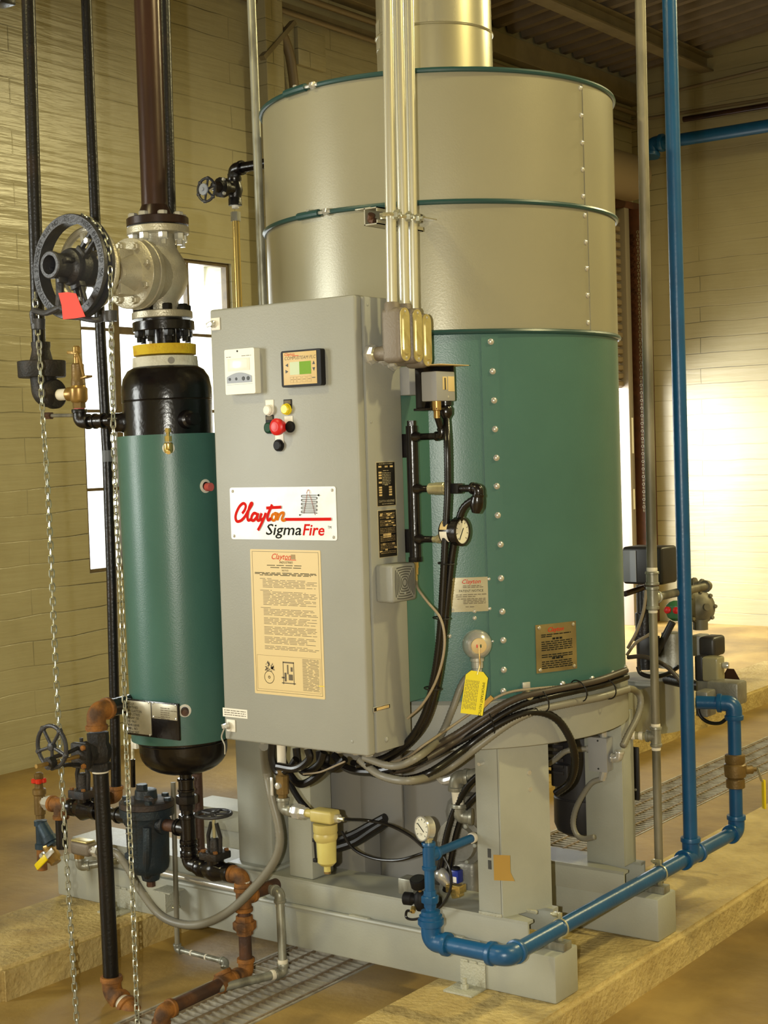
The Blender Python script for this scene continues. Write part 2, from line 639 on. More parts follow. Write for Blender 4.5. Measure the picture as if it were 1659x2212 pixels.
def flex(parent, pts, r, m, name='flexible_conduit', pitch=0.006, dep=0.06, seg=10):
    """corrugated flexible conduit: a tube whose radius ripples along its length"""
    p = smooth(pts, 10)
    q = [p[0]]
    acc = 0.0
    out = [p[0]]
    for a, b in zip(p, p[1:]):
        L = (b - a).length
        if L < 1e-9:
            continue
        k = max(1, int(L / (pitch / 2)))
        for i in range(1, k + 1):
            out.append(a.lerp(b, i / k))
    rr = [r * (1 + (dep if i % 2 else -dep)) for i in range(len(out))]
    return B().tube(out, rr, seg).o(name, m, parent, ang=80)


def collar(parent, p, ax, r, m, h=0.012, name='collar'):
    p, ax = V(p), V(ax).normalized()
    return B().lathe(p - ax * h / 2, ax, [(0, r * 0.94), (h * 0.2, r), (h * 0.8, r), (h, r * 0.94)], 20).o(name, m, parent)


def elbow(parent, c, d1, d2, r, m, L=None, name='elbow'):
    """threaded elbow round the corner c, opening along d1 and d2; r is the pipe radius"""
    c, d1, d2 = V(c), V(d1).normalized(), V(d2).normalized()
    L = L or r * 2.0
    b = B()
    b.tube(fillet([c + d1 * L, c, c + d2 * L], L * 0.8, 8), r * 1.22, 18)
    for d in (d1, d2):
        b.lathe(c + d * L, -d, [(-r * 0.12, r * 1.36), (0, r * 1.42), (r * 0.5, r * 1.42), (r * 0.62, r * 1.2)], 18)
    return b.o(name, m, parent)


def tee(parent, c, ax, br, r, m, L=None, name='tee'):
    c, ax, br = V(c), V(ax).normalized(), V(br).normalized()
    L = L or r * 2.0
    b = B()
    b.cyl(c - ax * L, c + ax * L, r * 1.22, seg=18)
    b.cyl(c, c + br * L, r * 1.22, seg=18)
    for d in (ax, -ax, br):
        b.lathe(c + d * L, -d, [(-r * 0.12, r * 1.36), (0, r * 1.42), (r * 0.5, r * 1.42), (r * 0.62, r * 1.2)], 18)
    return b.o(name, m, parent)


def union(parent, c, ax, r, m, L=None, name='union_fitting'):
    c, ax = V(c), V(ax).normalized()
    L = L or r * 1.8
    b = B()
    b.lathe(c - ax * L, ax, [(0, r * 1.3), (L * 0.55, r * 1.35), (L * 0.6, r * 1.5)], 8)
    b.lathe(c - ax * L * 0.45, ax, [(0, r * 1.75), (L * 0.1, r * 1.85), (L * 0.75, r * 1.85), (L * 0.85, r * 1.7)], 8)
    b.lathe(c + ax * L * 0.3, ax, [(0, r * 1.4), (L * 0.7, r * 1.3)], 8)
    return b.o(name, m, parent)


def coupling(parent, c, ax, r, m, L=None, name='coupling'):
    c, ax = V(c), V(ax).normalized()
    L = L or r * 1.5
    return B().lathe(c - ax * L, ax, [(0, r * 1.3), (L * 0.1, r * 1.42), (L * 0.35, r * 1.42), (L * 0.42, r * 1.24), (L * 1.58, r * 1.24),
                                      (L * 1.65, r * 1.42), (L * 1.9, r * 1.42), (L * 2, r * 1.3)], 18).o(name, m, parent)


def handwheel(parent, c, n, R, m, spokes=5, rt=0.008, name='handwheel', lobes=True, dish=0.0):
    c = V(c)
    u, w_, n = frame(n)
    b = B().torus(c + n * dish, n, R, rt, 30, 8)
    for k in range(spokes):
        a = 2 * PI * k / spokes + 0.3
        d = u * math.cos(a) + w_ * math.sin(a)
        b.cyl(c + d * R * 0.1, c + d * R + n * dish, rt * 0.85, rt * 0.75, seg=8)
        if lobes:
            b.lathe(c + d * R + n * dish - n * rt * 1.3, n, [(0, rt * 0.8), (rt * 0.6, rt * 1.4), (rt * 2, rt * 1.4), (rt * 2.6, rt * 0.8)], 10)
    b.lathe(c - n * rt * 1.6, n, [(0, R * 0.16), (rt * 2.8, R * 0.2), (rt * 3.2, R * 0.12)], 12)
    return b.o(name, m, parent)


def dome_prof(r, h, n=8, flip=False):
    p = [(h * math.sin(PI / 2 * k / n), r * math.cos(PI / 2 * k / n)) for k in range(n + 1)]
    return p


def text_rows(parent, o, u, w_, width, rows, m, hgt, n, name='print', jitter=0.3):
    """fine print too small to read: one short stroke for each line of words"""
    o, u, w_, n = V(o), V(u).normalized(), V(w_).normalized(), V(n).normalized()
    b = B()
    for y, x0, x1 in rows:
        x = x0
        while x < x1 - 0.01:
            l = min(random.uniform(0.05, 0.16), x1 - x)
            p = o + u * x * width + w_ * y
            b.add([p - w_ * hgt / 2, p + u * l * width - w_ * hgt / 2, p + u * l * width + w_ * hgt / 2, p + w_ * hgt / 2], [(0, 1, 2, 3)])
            x += l + random.uniform(0.012, 0.03)
    ob = b.o(name, m, parent, flat=True)
    ob['kind'] = 'stuff'
    return ob

# ------------------------------------------------------------------ the room
LX, FY, RX, NY = -5.96, 11.78, 2.6, -3.2


def wall_with_holes(name, holes, y0, y1, z0, z1, x0, x1, m):
    """wall in the plane x, thickness x0..x1, openings (ya, yb, za, zb) cut right through it"""
    ys = sorted({y0, y1} | {h[0] for h in holes} | {h[1] for h in holes})
    zs = sorted({z0, z1} | {h[2] for h in holes} | {h[3] for h in holes})
    solid = lambda i, j: 0 <= i < len(ys) - 1 and 0 <= j < len(zs) - 1 and not any(
        h[0] <= (ys[i] + ys[i + 1]) / 2 <= h[1] and h[2] <= (zs[j] + zs[j + 1]) / 2 <= h[3] for h in holes)
    idx, vs, fs = {}, [], []

    def vid(x, y, z):
        if (x, y, z) not in idx:
            idx[(x, y, z)] = len(vs)
            vs.append((x, y, z))
        return idx[(x, y, z)]
    for i in range(len(ys) - 1):
        for j in range(len(zs) - 1):
            if not solid(i, j):
                continue
            a, b, c, d = ys[i], ys[i + 1], zs[j], zs[j + 1]
            for x in (x0, x1):
                fs.append((vid(x, a, c), vid(x, b, c), vid(x, b, d), vid(x, a, d)))
            for (di, dj, p, q) in ((-1, 0, (a, c), (a, d)), (1, 0, (b, c), (b, d)), (0, -1, (a, c), (b, c)), (0, 1, (a, d), (b, d))):
                if not solid(i + di, j + dj):
                    fs.append((vid(x0, *p), vid(x0, *q), vid(x1, *q), vid(x1, *p)))
    o = B().add(vs, fs).o(name, m, None, flat=True)
    o['kind'] = 'structure'
    return o


wall_with_holes('wall_left', [(5.44, 6.63, 0.945, 2.66), (-1.445, 0.34, 0.945, 2.66), (9.2, 11.5, 0.0, 3.4)], NY, FY + 0.2, -0.3, 4.9, LX - 0.22, LX, 'wall_paint')
tag(B().box((LX - 0.22, FY, -0.3), (RX, FY + 0.2, 5.9)).o('wall_far', 'far_wall_paint', None, flat=True), kind='structure')
tag(B().box((RX, NY, -0.3), (RX + 0.2, FY, 5.9)).o('wall_right', 'far_wall_paint', None, flat=True), kind='structure')
tag(B().box((LX - 0.22, NY - 0.2, -0.3), (RX + 0.2, NY, 5.9)).o('wall_near', 'far_wall_paint', None, flat=True), kind='structure')

# floor slab with the drain trench cut into it
TX0, TX1, TY0, TY1 = -3.055, -2.725, 1.6, 9.6
fb = B()
for (a, b, c, d) in ((LX, TX0, NY, FY), (TX1, RX, NY, FY), (TX0, TX1, NY, TY0), (TX0, TX1, TY1, FY)):
    fb.add([(a, c, 0), (b, c, 0), (b, d, 0), (a, d, 0)], [(0, 1, 2, 3)])
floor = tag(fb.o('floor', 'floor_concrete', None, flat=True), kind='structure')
tb = B()
tb.add([(TX0, TY0, -0.1), (TX1, TY0, -0.1), (TX1, TY1, -0.1), (TX0, TY1, -0.1), (TX0, TY0, 0), (TX1, TY0, 0), (TX1, TY1, 0), (TX0, TY1, 0)],
       [(0, 1, 2, 3), (0, 1, 5, 4), (2, 3, 7, 6), (0, 3, 7, 4), (1, 2, 6, 5)])
tb.o('trench', 'trench', floor, flat=True)

# concrete house-keeping pads with worn edges


def pad(name, poly, h, label):
    bm = bmesh.new()
    vs = [bm.verts.new((x, y, 0.0)) for x, y in poly]
    f = bm.faces.new(vs)
    r = bmesh.ops.extrude_face_region(bm, geom=[f])
    for v in r['geom']:
        if isinstance(v, bmesh.types.BMVert):
            v.co.z = h
    bmesh.ops.bevel(bm, geom=[e for e in bm.edges if all(v.co.z > h - 1e-4 for v in e.verts)] +
                    [e for e in bm.edges if abs(e.verts[0].co.z - e.verts[1].co.z) > 0.01], offset=0.012, segments=3, affect='EDGES')
    b = B().add([v.co.copy() for v in bm.verts], [])
    bm.verts.index_update()
    b.f = [tuple(v.index for v in f.verts) for f in bm.faces]
    bm.free()
    o = b.o(name, 'pad_concrete', None, ang=50)
    return tag(o, label, 'pad', kind='structure')


pad('floor_pad', [(-3.865, 2.75), (-3.445, 2.75), (-3.43, 9.3), (-3.85, 9.3)], 0.1, 'long raised concrete pad under the skid end by the window wall')
pad('floor_pad', [(-2.345, 1.2), (-1.93, 1.2), (-1.93, 7.6), (-2.345, 7.6)], 0.1, 'long raised concrete pad under the blue gas pipe')

# grating over the trench: bearing bars across, rods along
g = thing('drain_grating', 'steel bar grating over the floor trench running under the skid', 'grating', (-2.89, 3.5, 0))
inst_bar = lambda: (B().box((-0.16, -0.003, -0.026), (0.16, 0.003, 0.0)), 'bar_steel')
y = 2.3
n = 0
far = B()
while y < 9.5:
    if n < 120:
        inst('grate_bar', inst_bar, 'bar', g, (-2.89, y, -0.001))
    else:
        far.box((-3.05, y - 0.003, -0.026), (-2.73, y + 0.003, -0.001))
    n += 1
    y += 0.029
far.o('far_bar', 'bar_steel', g, flat=True)['kind'] = 'stuff'
for k in range(5):
    x = -3.035 + 0.0725 * k
    B().box((x - 0.003, 2.2, -0.007), (x + 0.003, 9.5, 0.001)).o('rod', 'bar_rust', g, flat=True)
for x in (-3.05, -2.732):
    B().box((x - 0.004, 2.2, -0.03), (x + 0.004, 9.5, 0.0015)).o('edge_bar', 'bar_steel', g, flat=True)

# windows in the side wall: steel frame, muntins and panes
WX = -6.0
zs = [0.965, 1.384, 1.80, 2.235, 2.64]


def window(name, label, ys, thick):
    y0, y1 = ys[0] - 0.015, ys[-1] + 0.02
    wn = thing(name, label, 'window', (LX, (y0 + y1) / 2, 0.945), kind='structure')
    for a, b in ((y0, y0 + 0.025), (y1 - 0.025, y1)):
        B().box((WX - 0.02, a, 0.945), (WX + 0.02, b, 2.66)).o('window_frame', 'window_frame', wn)
    for a, b in ((0.945, 0.965), (2.64, 2.66)):
        B().box((WX - 0.02, y0 + 0.025, a), (WX + 0.02, y1 - 0.025, b)).o('window_frame', 'window_frame', wn)
    for y_ in ys[1:-1]:
        h = 0.022 if y_ in thick else 0.008
        B().box((WX - 0.016, y_ - h, 0.965), (WX + 0.016, y_ + h, 2.64)).o('muntin', 'window_frame', wn)
    n = len(ys) - 1
    for z_ in zs[1:4]:
        for i in range(n):
            h = 0.02 if (abs(z_ - 2.235) < 0.01 and i in (1, 2)) else 0.008
            B().box((WX - 0.014, ys[i] + 0.009, z_ - h), (WX + 0.014, ys[i + 1] - 0.009, z_ + h)).o('muntin', 'window_frame', wn)
    for i in range(n):
        for j in range(4):
            B().box((WX - 0.003, ys[i] + 0.004, zs[j] + 0.004), (WX + 0.003, ys[i + 1] - 0.004, zs[j + 1] - 0.004)).o('pane', 'window_glass', wn)


window('window_1', 'steel framed factory window behind the separator tank', [5.455, 5.72, 6.0, 6.286, 6.61], (5.72,))
window('window_2', 'second steel framed window further along the same wall', [-1.43, -1.08, -0.73, -0.38, -0.03, 0.32], (-1.08, -0.03))

# roller door in the side wall, half raised
d = thing('door_1', 'half raised brown roller door in the far corner', 'door', (LX, 10.3, 0), kind='structure')
for k in range(21):
    z = 2.0 + 0.068 * k
    B().lathe((-5.935, 9.2, z + 0.034), (0, 1, 0), [(0, 0.034), (2.3, 0.034)], 6, ph=0.5).o('slat', 'door_slat', d)
B().box((-5.98, 11.42, 0), (-5.86, 11.5, 3.5), 0.004).o('guide_rail', 'door_guide', d)
B().box((-5.95, 11.56, 0), (-5.80, 11.78, 3.5), 0.006).o('steel_post', 'door_brown', d)
B().lathe((-5.76, 8.9, 3.72), (0, 1, 0), [(0, 0.19), (2.45, 0.19)], 20).o('roll_drum', 'door_slat', d)
B().box((-5.96, 9.15, 3.5), (-5.86, 11.78, 3.56)).o('drum_shelf', 'door_brown', d)
for (a, b) in ((1.45, 1.75), (0.98, 1.15)):
    B().box((-5.86, 11.45, a), (-5.855, 11.475, b)).o('guide_label', 'white_plate', d)
link = lambda: (B().torus((0, 0, 0), (0, 1, 0), 0.011, 0.003, 10, 5), 'old_galvanised')
hc = thing('hoist_chain', 'thin hand chain hanging beside the roller door', 'chain', (-5.8, 11.53, 0.6))
for k in range(74):
    inst('hoist_link', link, 'link', hc, (-5.8, 11.53, 3.3 - 0.032 * k), (0, 0, 1), (k % 2) * PI / 2)

# roof: corrugated deck rising away from the side wall, on purlins
SL = 0.115
rz = lambda x: 4.62 + SL * (x - LX)
roof = tag(B().add([(LX - 0.3, NY - 0.2, rz(LX - 0.3) + 0.05), (RX + 0.2, NY - 0.2, rz(RX + 0.2) + 0.05), (RX + 0.2, FY + 0.2, rz(RX + 0.2) + 0.05), (LX - 0.3, FY + 0.2, rz(LX - 0.3) + 0.05)],
                   [(0, 1, 2, 3)]).o('ceiling', 'roof_deck', None, flat=True), kind='structure')


def rib():
    x0, x1, b = LX + 0.02, RX - 0.02, B()
    p = [(-0.05, 0.05), (-0.03, 0.0), (0.03, 0.0), (0.05, 0.05)]
    b.loft([[V((x0, q, rz(x0) + h)) for q, h in p], [V((x1, q, rz(x1) + h)) for q, h in p]])
    return b, 'roof_deck'


k = 0
y = 7.4
while y < FY - 0.1:
    inst('roof_rib', rib, 'deck_rib', roof, (0, y, 0))
    y += 0.2
for i, x in enumerate((-5.26, -4.0, -2.4, -0.8, 0.8)):
    z = rz(x)
    b = B()
    b.box((x - 0.06, NY, z - 0.012), (x + 0.06, FY, z))
    b.box((x - 0.004, NY, z - 0.115), (x + 0.004, FY, z))
    b.box((x - 0.06, NY, z - 0.127), (x + 0.06, FY, z - 0.113))
    tag(b.o('ceiling_beam', 'roof_beam', None, flat=True), kind='structure')
tag(B().box((LX, NY, 4.40), (LX + 0.11, FY, 4.56), 0.004).o('ceiling_beam', 'roof_beam', None, flat=True), kind='structure')
tag(B().box((LX, 6.86, 0), (LX + 0.13, 7.02, 4.40), 0.004).o('trim_1', 'wall_paint', None, flat=True), kind='structure')
tag(B().box((LX + 0.0, NY, 4.24), (LX + 0.05, FY, 4.27)).o('trim_2', 'roof_beam', None, flat=True), kind='structure')

# conduits and boxes on the walls
c1 = thing('wall_conduit', 'bent grey conduit climbing the wall behind the boiler top', 'conduit', (-5.88, 7.2, 3.2))
run(c1, [(-5.9, 7.2, 2.4), (-5.9, 7.2, 3.75), (-5.9, 7.15, 4.02), (-5.9, 6.98, 4.17)], 0.03, 'wall_pipe', 0.2)
for i, (z, r, lab) in enumerate(((4.21, 0.016, 'thin grey conduit along the side wall, lower of two under the roof'), (4.33, 0.02, 'grey conduit along the side wall, upper of two under the roof'))):
    c2 = tag(run(None, [(-5.9, NY + 0.1, z), (-5.9, FY - 0.05, z)], r, 'wall_pipe', name='wall_conduit'), lab, 'conduit')
tag(B().box((-5.96, 7.28, 3.93), (-5.93, 7.55, 4.16), 0.003).o('wall_plate', 'wall_paint', None), 'flat painted cover plate high on the wall behind the boiler', 'cover plate')
tag(B().obox((-5.84, 6.98, 4.0), (0, 1, 0.9), (1, 0, 0), (0, -0.9, 1), (0.2, 0.02, 0.014)).o('brace', 'roof_beam', None), 'slanted steel brace at the eave behind the boiler', 'brace')
for z, z2, r, lab in ((4.43, 4.51, 0.014, 'upper thin conduit sloping along the far wall'), (4.27, 4.26, 0.014, 'lower thin conduit along the far wall above the dark pipe')):
    tag(run(None, [(LX + 0.02, FY - 0.06, z), (RX - 0.05, FY - 0.06, z + (z2 - z) / 1.36 * (RX - LX))], r, 'wall_pipe', name='wall_conduit'), lab, 'conduit')
tag(run(None, [(-5.44, FY - 0.08, 4.205), (RX - 0.05, FY - 0.08, 4.19)], 0.024, 'brown_pipe', name='wall_pipe'), 'dark brown pipe along the far wall above the blue pipe', 'pipe')
hb = thing('overhead_gas_pipe', 'blue horizontal pipe high along the far wall', 'pipe', (-4, 11.55, 4.0))
run(hb, [(-5.60, 11.55, 4.01), (RX - 0.05, 11.55, 4.01)], 0.052, 'blue_paint', name='pipe')
elbow(hb, (-5.66, 11.55, 4.01), (1, 0, 0), (0, -0.2, -1), 0.052, 'blue_paint')

# ------------------------------------------------------------------ the steam generator
BX, BY, BR = -2.488, 3.68, 0.5055
boiler = thing('steam_boiler', 'large upright drum boiler, grey above and green below', 'boiler', (BX, BY, 0.75))
zax = (0, 0, 1)


def band(z0, z1, r, name, m, seg=96, t=0.004):
    b = B().lathe((BX, BY, z0), zax, [(0, r - t), (0, r), (z1 - z0, r), (z1 - z0, r - t)], seg, caps=(False, False))
    return b.o(name, m, boiler)


band(0.885, 1.846, BR, 'lower_shell', 'green_paint')
band(1.848, 2.183, BR, 'middle_shell', 'grey_shell')
band(2.185, 2.52, BR, 'upper_shell', 'grey_shell')
B().lathe((BX, BY, 0.753), zax, [(0, 0.02), (0, 0.506), (0.003, 0.511), (0.122, 0.511), (0.132, 0.500)], 96, caps=(True, False)).o('skirt', 'grey_paint', boiler)
B().lathe((BX, BY, 2.50), zax, [(0, BR - 0.004), (0.012, BR - 0.006), (0.014, 0.18)], 96, caps=(False, True)).o('top_plate', 'grey_shell', boiler)
for z, nm in ((1.848, 'lower_ring'), (2.184, 'middle_ring'), (2.522, 'top_ring')):
    rg = B().torus((BX, BY, z), zax, BR + 0.004, 0.0068, 120, 8).o('clamp_ring', 'ring_green', boiler)
    if nm != 'lower_ring':
        px = ((650, 462), (716, 455)) if nm == 'middle_ring' else ((622, 190), (685, 178))
        pa, pb = ((-2.6075,3.1888,2.1918), (-2.4877,3.1745,2.1873)) if nm == 'middle_ring' else ((-2.6479,3.2004,2.5365), (-2.5182,3.1754,2.5278))
        a0, a1 = math.atan2(pa[1] - BY, pa[0] - BX), math.atan2(pb[1] - BY, pb[0] - BX)
        q = [(BX + (BR + 0.008) * math.cos(a0 + (a1 - a0) * k / 6), BY + (BR + 0.008) * math.sin(a0 + (a1 - a0) * k / 6), z) for k in range(7)]
        B().tube(q[:5], 0.0105, 10).o('ring_clamp', 'ring_green', rg)
        for k in (0, 2, 5):
            bolt(rg, q[k], (0, 0, 1) if k == 2 else V(q[1]) - V(q[0]), 0.010 if k == 5 else 0.006, 0.014, 'steel')
        B().cyl(q[4], q[6], 0.005, seg=8).o('ring_bolt', 'steel', rg)


def curved(name, m, a0, a1, z0, z1, r, t, parent, n=14):
    rows = [[], [], [], []]
    for k in range(n + 1):
        a = a0 + (a1 - a0) * k / n
        for row, (rr, z) in zip(rows, ((r, z0), (r + t, z0), (r + t, z1), (r, z1))):
            row.append(V((BX + rr * math.cos(a), BY + rr * math.sin(a), z)))
    return B().loft([[rows[j][k] for j in range(4)] for k in range(n + 1)]).o(name, m, parent)


def ang(p):
    return math.atan2(p[1] - BY, p[0] - BX)


def out(p):
    return V((p[0] - BX, p[1] - BY, 0)).normalized()


curved('seam_strip', 'green_paint', ang((-2.1291,3.324,1.5062)), ang((-2.098,3.3584,1.5047)), 0.886, 1.84, BR, 0.003, boiler)
for p in [(-2.1092,3.3407,1.8208),(-2.1074,3.3428,1.7439),(-2.1064,3.344,1.6681),(-2.1061,3.3442,1.5934),(-2.1051,3.3454,1.5185),(-2.1057,3.3447,1.4447),(-2.1055,3.345,1.3684),(-2.102,3.349,1.2918),(-2.1028,3.348,1.2031),(-2.102,3.349,1.1154),(-2.1018,3.3492,1.0397),(-2.1025,3.3485,0.9616),(-2.1043,3.3463,0.9055)]:
    rivet(boiler, p, out(p), 0.0085, 'steel')
for p in [(-1.9852,3.6281,2.5029),(-1.9851,3.6292,2.4304),(-1.9849,3.6303,2.3577),(-1.9851,3.6293,2.2859),(-1.9852,3.6282,2.214),(-1.9845,3.6347,2.1638),(-1.9844,3.6359,2.0919),(-1.9843,3.6371,2.0211),(-1.9842,3.6383,1.9489),(-1.9843,3.6372,1.8752)]:
    rivet(boiler, p, out(p), 0.0075, 'steel')
curved('lap_seam', 'grey_shell', ang((-1.9844,3.6362,2.2446)), ang((-2.0323,3.8988,2.2825)), 2.19, 2.515, BR, 0.0025, boiler)
curved('lap_seam', 'grey_shell', ang((-1.9836,3.6474,1.9968)), ang((-2.0233,3.879,2.0173)), 1.855, 2.176, BR, 0.0025, boiler)
for p in [(-2.0149,3.5018,0.9075),(-1.9868,3.6143,0.9071),(-1.9848,3.7281,0.9067),(-2.0193,3.8694,0.9023)]:
    rivet(boiler, p, out(p), 0.009, 'steel')
for p in [(-2.1564,3.2984,1.1015),(-2.2096,3.258,1.0563),(-2.1229,3.3304,1.0385),(-2.156,3.2988,1.1198)]:
    rivet(boiler, p, out(p), 0.0055, 'steel')

# square green housing between drum and control panel
B().box((-2.69, 3.102, 0.90), (-2.242, 3.262, 1.80), 0.006).o('front_housing', 'green_paint', boiler)

# bright plates fixed to the green shell
pl = curved('patent_plate', 'plate_cream', ang((-2.204,3.2618,1.1655)), ang((-2.123,3.3302,1.1616)), (-2.1625,3.2932,1.1189)[2], (-2.1606,3.2949,1.2087)[2], BR, 0.0025, boiler)
wp = curved('warning_plate', 'plate_warm', ang((-2.0504,3.427,1.012)), ang((-1.9991,3.5514,0.9992)), (-2.0232,3.4812,0.9447)[2], (-2.0216,3.4851,1.0732)[2], BR, 0.0025, boiler)


def curved_print(parent, m, a0, a1, rows, r, h, name='print'):
    b = B()
    for z, f0, f1 in rows:
        f = f0
        while f < f1 - 0.02:
            l = min(random.uniform(0.06, 0.15), f1 - f)
            t0, t1 = a0 + (a1 - a0) * f, a0 + (a1 - a0) * (f + l)
            b.add([(BX + r * math.cos(t), BY + r * math.sin(t), zz) for t, zz in ((t0, z - h), (t1, z - h), (t1, z + h), (t0, z + h))], [(0, 1, 2, 3)])
            f += l + 0.02
    o = b.o(name, m, parent, flat=True)
    o['kind'] = 'stuff'
    return o


def curved_text(parent, s, m, a_mid, z, r, size, name='lettering', shear=0.0):
    vs, fs = text(s, (0, 0, 0), (1, 0, 0), (0, 1, 0), size, None, None, shear=shear, align='CENTER')
    q = [(BX + r * math.cos(a_mid + v.x / r), BY + r * math.sin(a_mid + v.x / r), z + v.y) for v in vs]
    return B().add(q, fs).o(name, m, parent, flat=True)


a0, a1 = ang((-2.204,3.2618,1.1655)), ang((-2.123,3.3302,1.1616))
zt, zb = (-2.1606,3.2949,1.2087)[2], (-2.1625,3.2932,1.1189)[2]
am = (a0 + a1) / 2
curved_text(pl, 'Clayton', 'red_ink', am, zt - 0.016, BR + 0.0032, 0.016, shear=0.3)
curved_print(pl, 'grey_ink', a0, a1, [(zt - 0.022, 0.3, 0.75), (zt - 0.026, 0.3, 0.8)], BR + 0.0032, 0.0009)
curved_text(pl, 'PATENT NOTICE', 'black_ink', am, zt - 0.038, BR + 0.0032, 0.0085)
curved_print(pl, 'grey_ink', a0, a1, [(zt - 0.045, 0.12, 0.88), (zt - 0.050, 0.12, 0.6), (zt - 0.056, 0.15, 0.85), (zt - 0.060, 0.3, 0.85), (zt - 0.064, 0.3, 0.85), (zt - 0.068, 0.3, 0.85), (zt - 0.077, 0.35, 0.6)], BR + 0.0032, 0.0009)
for f, z in ((0.04, zt - 0.006), (0.95, zt - 0.006), (0.95, zb + 0.006), (0.04, zb + 0.006)):
    t = a0 + (a1 - a0) * f
    p = (BX + (BR + 0.003) * math.cos(t), BY + (BR + 0.003) * math.sin(t), z)
    rivet(pl, p, out(p), 0.004, 'steel', 'screw')
a0, a1 = ang((-2.0504,3.427,1.012)), ang((-1.9991,3.5514,0.9992))
zt, zb = (-2.0216,3.4851,1.0732)[2], (-2.0232,3.4812,0.9447)[2]
am = (a0 + a1) / 2
curved_text(wp, 'Clayton', 'red_ink', am - 0.01, zt - 0.021, BR + 0.0032, 0.017, shear=0.3)
curved_print(wp, 'black_ink', a0, a1, [(zt - 0.028, 0.12, 0.85), (zt - 0.033, 0.12, 0.4)] + [(zt - 0.047 - 0.0055 * k, 0.12, 0.88) for k in range(5)] + [(zt - 0.082 - 0.0055 * k, 0.12, 0.88) for k in range(2)] + [(zt - 0.1 - 0.0055 * k, 0.12, 0.88) for k in range(4)], BR + 0.0032, 0.0013)
curved_print(wp, 'black_ink', a0, a1, [(zt - 0.040, 0.38, 0.62)], BR + 0.0032, 0.0026, 'heading')
curved_print(wp, 'black_ink', a0, a1, [(zt - 0.092, 0.36, 0.66)], BR + 0.0032, 0.0026, 'heading')
for f, z in ((0.08, zt - 0.008), (0.92, zt - 0.008), (0.92, zb + 0.008), (0.08, zb + 0.008)):
    t = a0 + (a1 - a0) * f
    p = (BX + (BR + 0.003) * math.cos(t), BY + (BR + 0.003) * math.sin(t), z)
    rivet(wp, p, out(p), 0.005, 'plate_dull', 'screw')

# round thermocouple head
hc_ = (-2.1569,3.298,1.037)
hn = out(hc_)
th = thing('thermocouple_head', 'round steel sensor head on the green shell above the yellow tag', 'sensor', V(hc_))
B().lathe(V(hc_) - hn * 0.002, hn, [(0, 0.022), (0.02, 0.024), (0.024, 0.037), (0.042, 0.039), (0.056, 0.034), (0.066, 0.022), (0.069, 0.014)], 32).o('head', 'steel', th)
B().lathe(V(hc_) + hn * 0.066, hn, [(0, 0.020), (0.006, 0.020), (0.007, 0.018)], 24).o('cap_disc', 'tan_face', th)
for s_, m_ in ((-1, 'red_plastic'), (1, 'green_plastic')):
    B().obox(V(hc_) + hn * 0.0735 + V((-hn.y, hn.x, 0)) * 0.005 * s_, hn, V((-hn.y, hn.x, 0)), zax, (0.001, 0.0015, 0.004)).o('cap_mark', m_, th)
nk = V(hc_) + hn * 0.03 + V((0, 0, -0.036))
B().lathe(nk, (0, 0, -1), [(0, 0.019), (0.008, 0.019), (0.010, 0.016), (0.026, 0.016), (0.028, 0.013), (0.04, 0.013)], 12).o('gland', 'steel', th)
ft = V(hc_) + hn * 0.078
tg = thing('notice_tag', 'yellow paper notice tag hung on a bead chain below the sensor head', 'tag', ft + V((0, 0, -0.19)))
fu = V((-hn.y, hn.x, 0)).normalized()
if fu.x < 0:
    fu = -fu
tl = 0.17
ta = V((0, 0, 1)) * math.cos(tl) + fu * math.sin(tl) * 1.0
tu = fu * math.cos(tl) - V((0, 0, 1)) * math.sin(tl)
to = ft + V((0, 0, -0.064)) + fu * -0.006
W2, HH = 0.029, 0.112
B().prism([(-W2, -HH), (W2, -HH), (W2, -0.014), (W2 - 0.014, 0), (-W2 + 0.012, 0), (-W2, -0.012)], to, tu, ta, hn, 0.0012).o('card', 'tag_yellow', tg)
text('IMPORTANT NOTICE', to + hn * 0.0018 + tu * (W2 - 0.012) - ta * 0.026, -ta, tu, 0.0095, 'black_ink', tg)
text_rows(tg, to + hn * 0.0018 + tu * (-W2 + 0.004) - ta * 0.02, -ta, tu, 0.085, [(0.004 * k, 0.05, 0.95) for k in range(9)], 'grey_ink', 0.0011, hn)
B().tube(smooth([ft + V((0, 0, 0.0)) + hn * -0.002, ft + V((0, 0, -0.03)), ft + V((0, 0, -0.05)), to + hn * 0.002 - ta * 0.008], 4), 0.0018, 6).o('bead_chain', 'brass', tg)
B().obox(to + tu * (W2 + 0.007) - ta * 0.075, (tu - ta * 0.8), hn, (ta + tu * 0.8), (0.006, 0.001, 0.018)).o('tag_string', 'tag_manila', tg)

# chimney stack
fl = thing('flue_stack', 'bright sheet-metal flue rising from the boiler top to the roof', 'flue', (BX, BY, 2.51))
fr = 0.168
zs_ = [2.52, (-2.338,3.6043,2.7372)[2], 3.35, 4.1, 4.98]
B().lathe((BX, BY, 2.512), zax, [(0, fr - 0.006), (0.03, fr - 0.006)], 48, caps=(False, False)).o('collar', 'black_iron', fl)
for k in range(4):
    r = fr - 0.0008 * (k % 2)
    z0 = zs_[k] + (0.012 if k == 0 else 0)
    B().lathe((BX, BY, z0), zax, [(0, r - 0.001), (0, r), (zs_[k + 1] - z0 - 0.004, r), (zs_[k + 1] - z0, r + 0.004)], 64, caps=(False, False)).o('flue_section', 'flue_metal', fl)
    if k:
        B().torus((BX, BY, zs_[k]), zax, fr + 0.0015, 0.003, 64, 6).o('joint_bead', 'flue_metal', fl)
fa = math.atan2((-2.6048,3.5592,2.7655)[1] - BY, (-2.6048,3.5592,2.7655)[0] - BX)
n8 = 8
rows = []
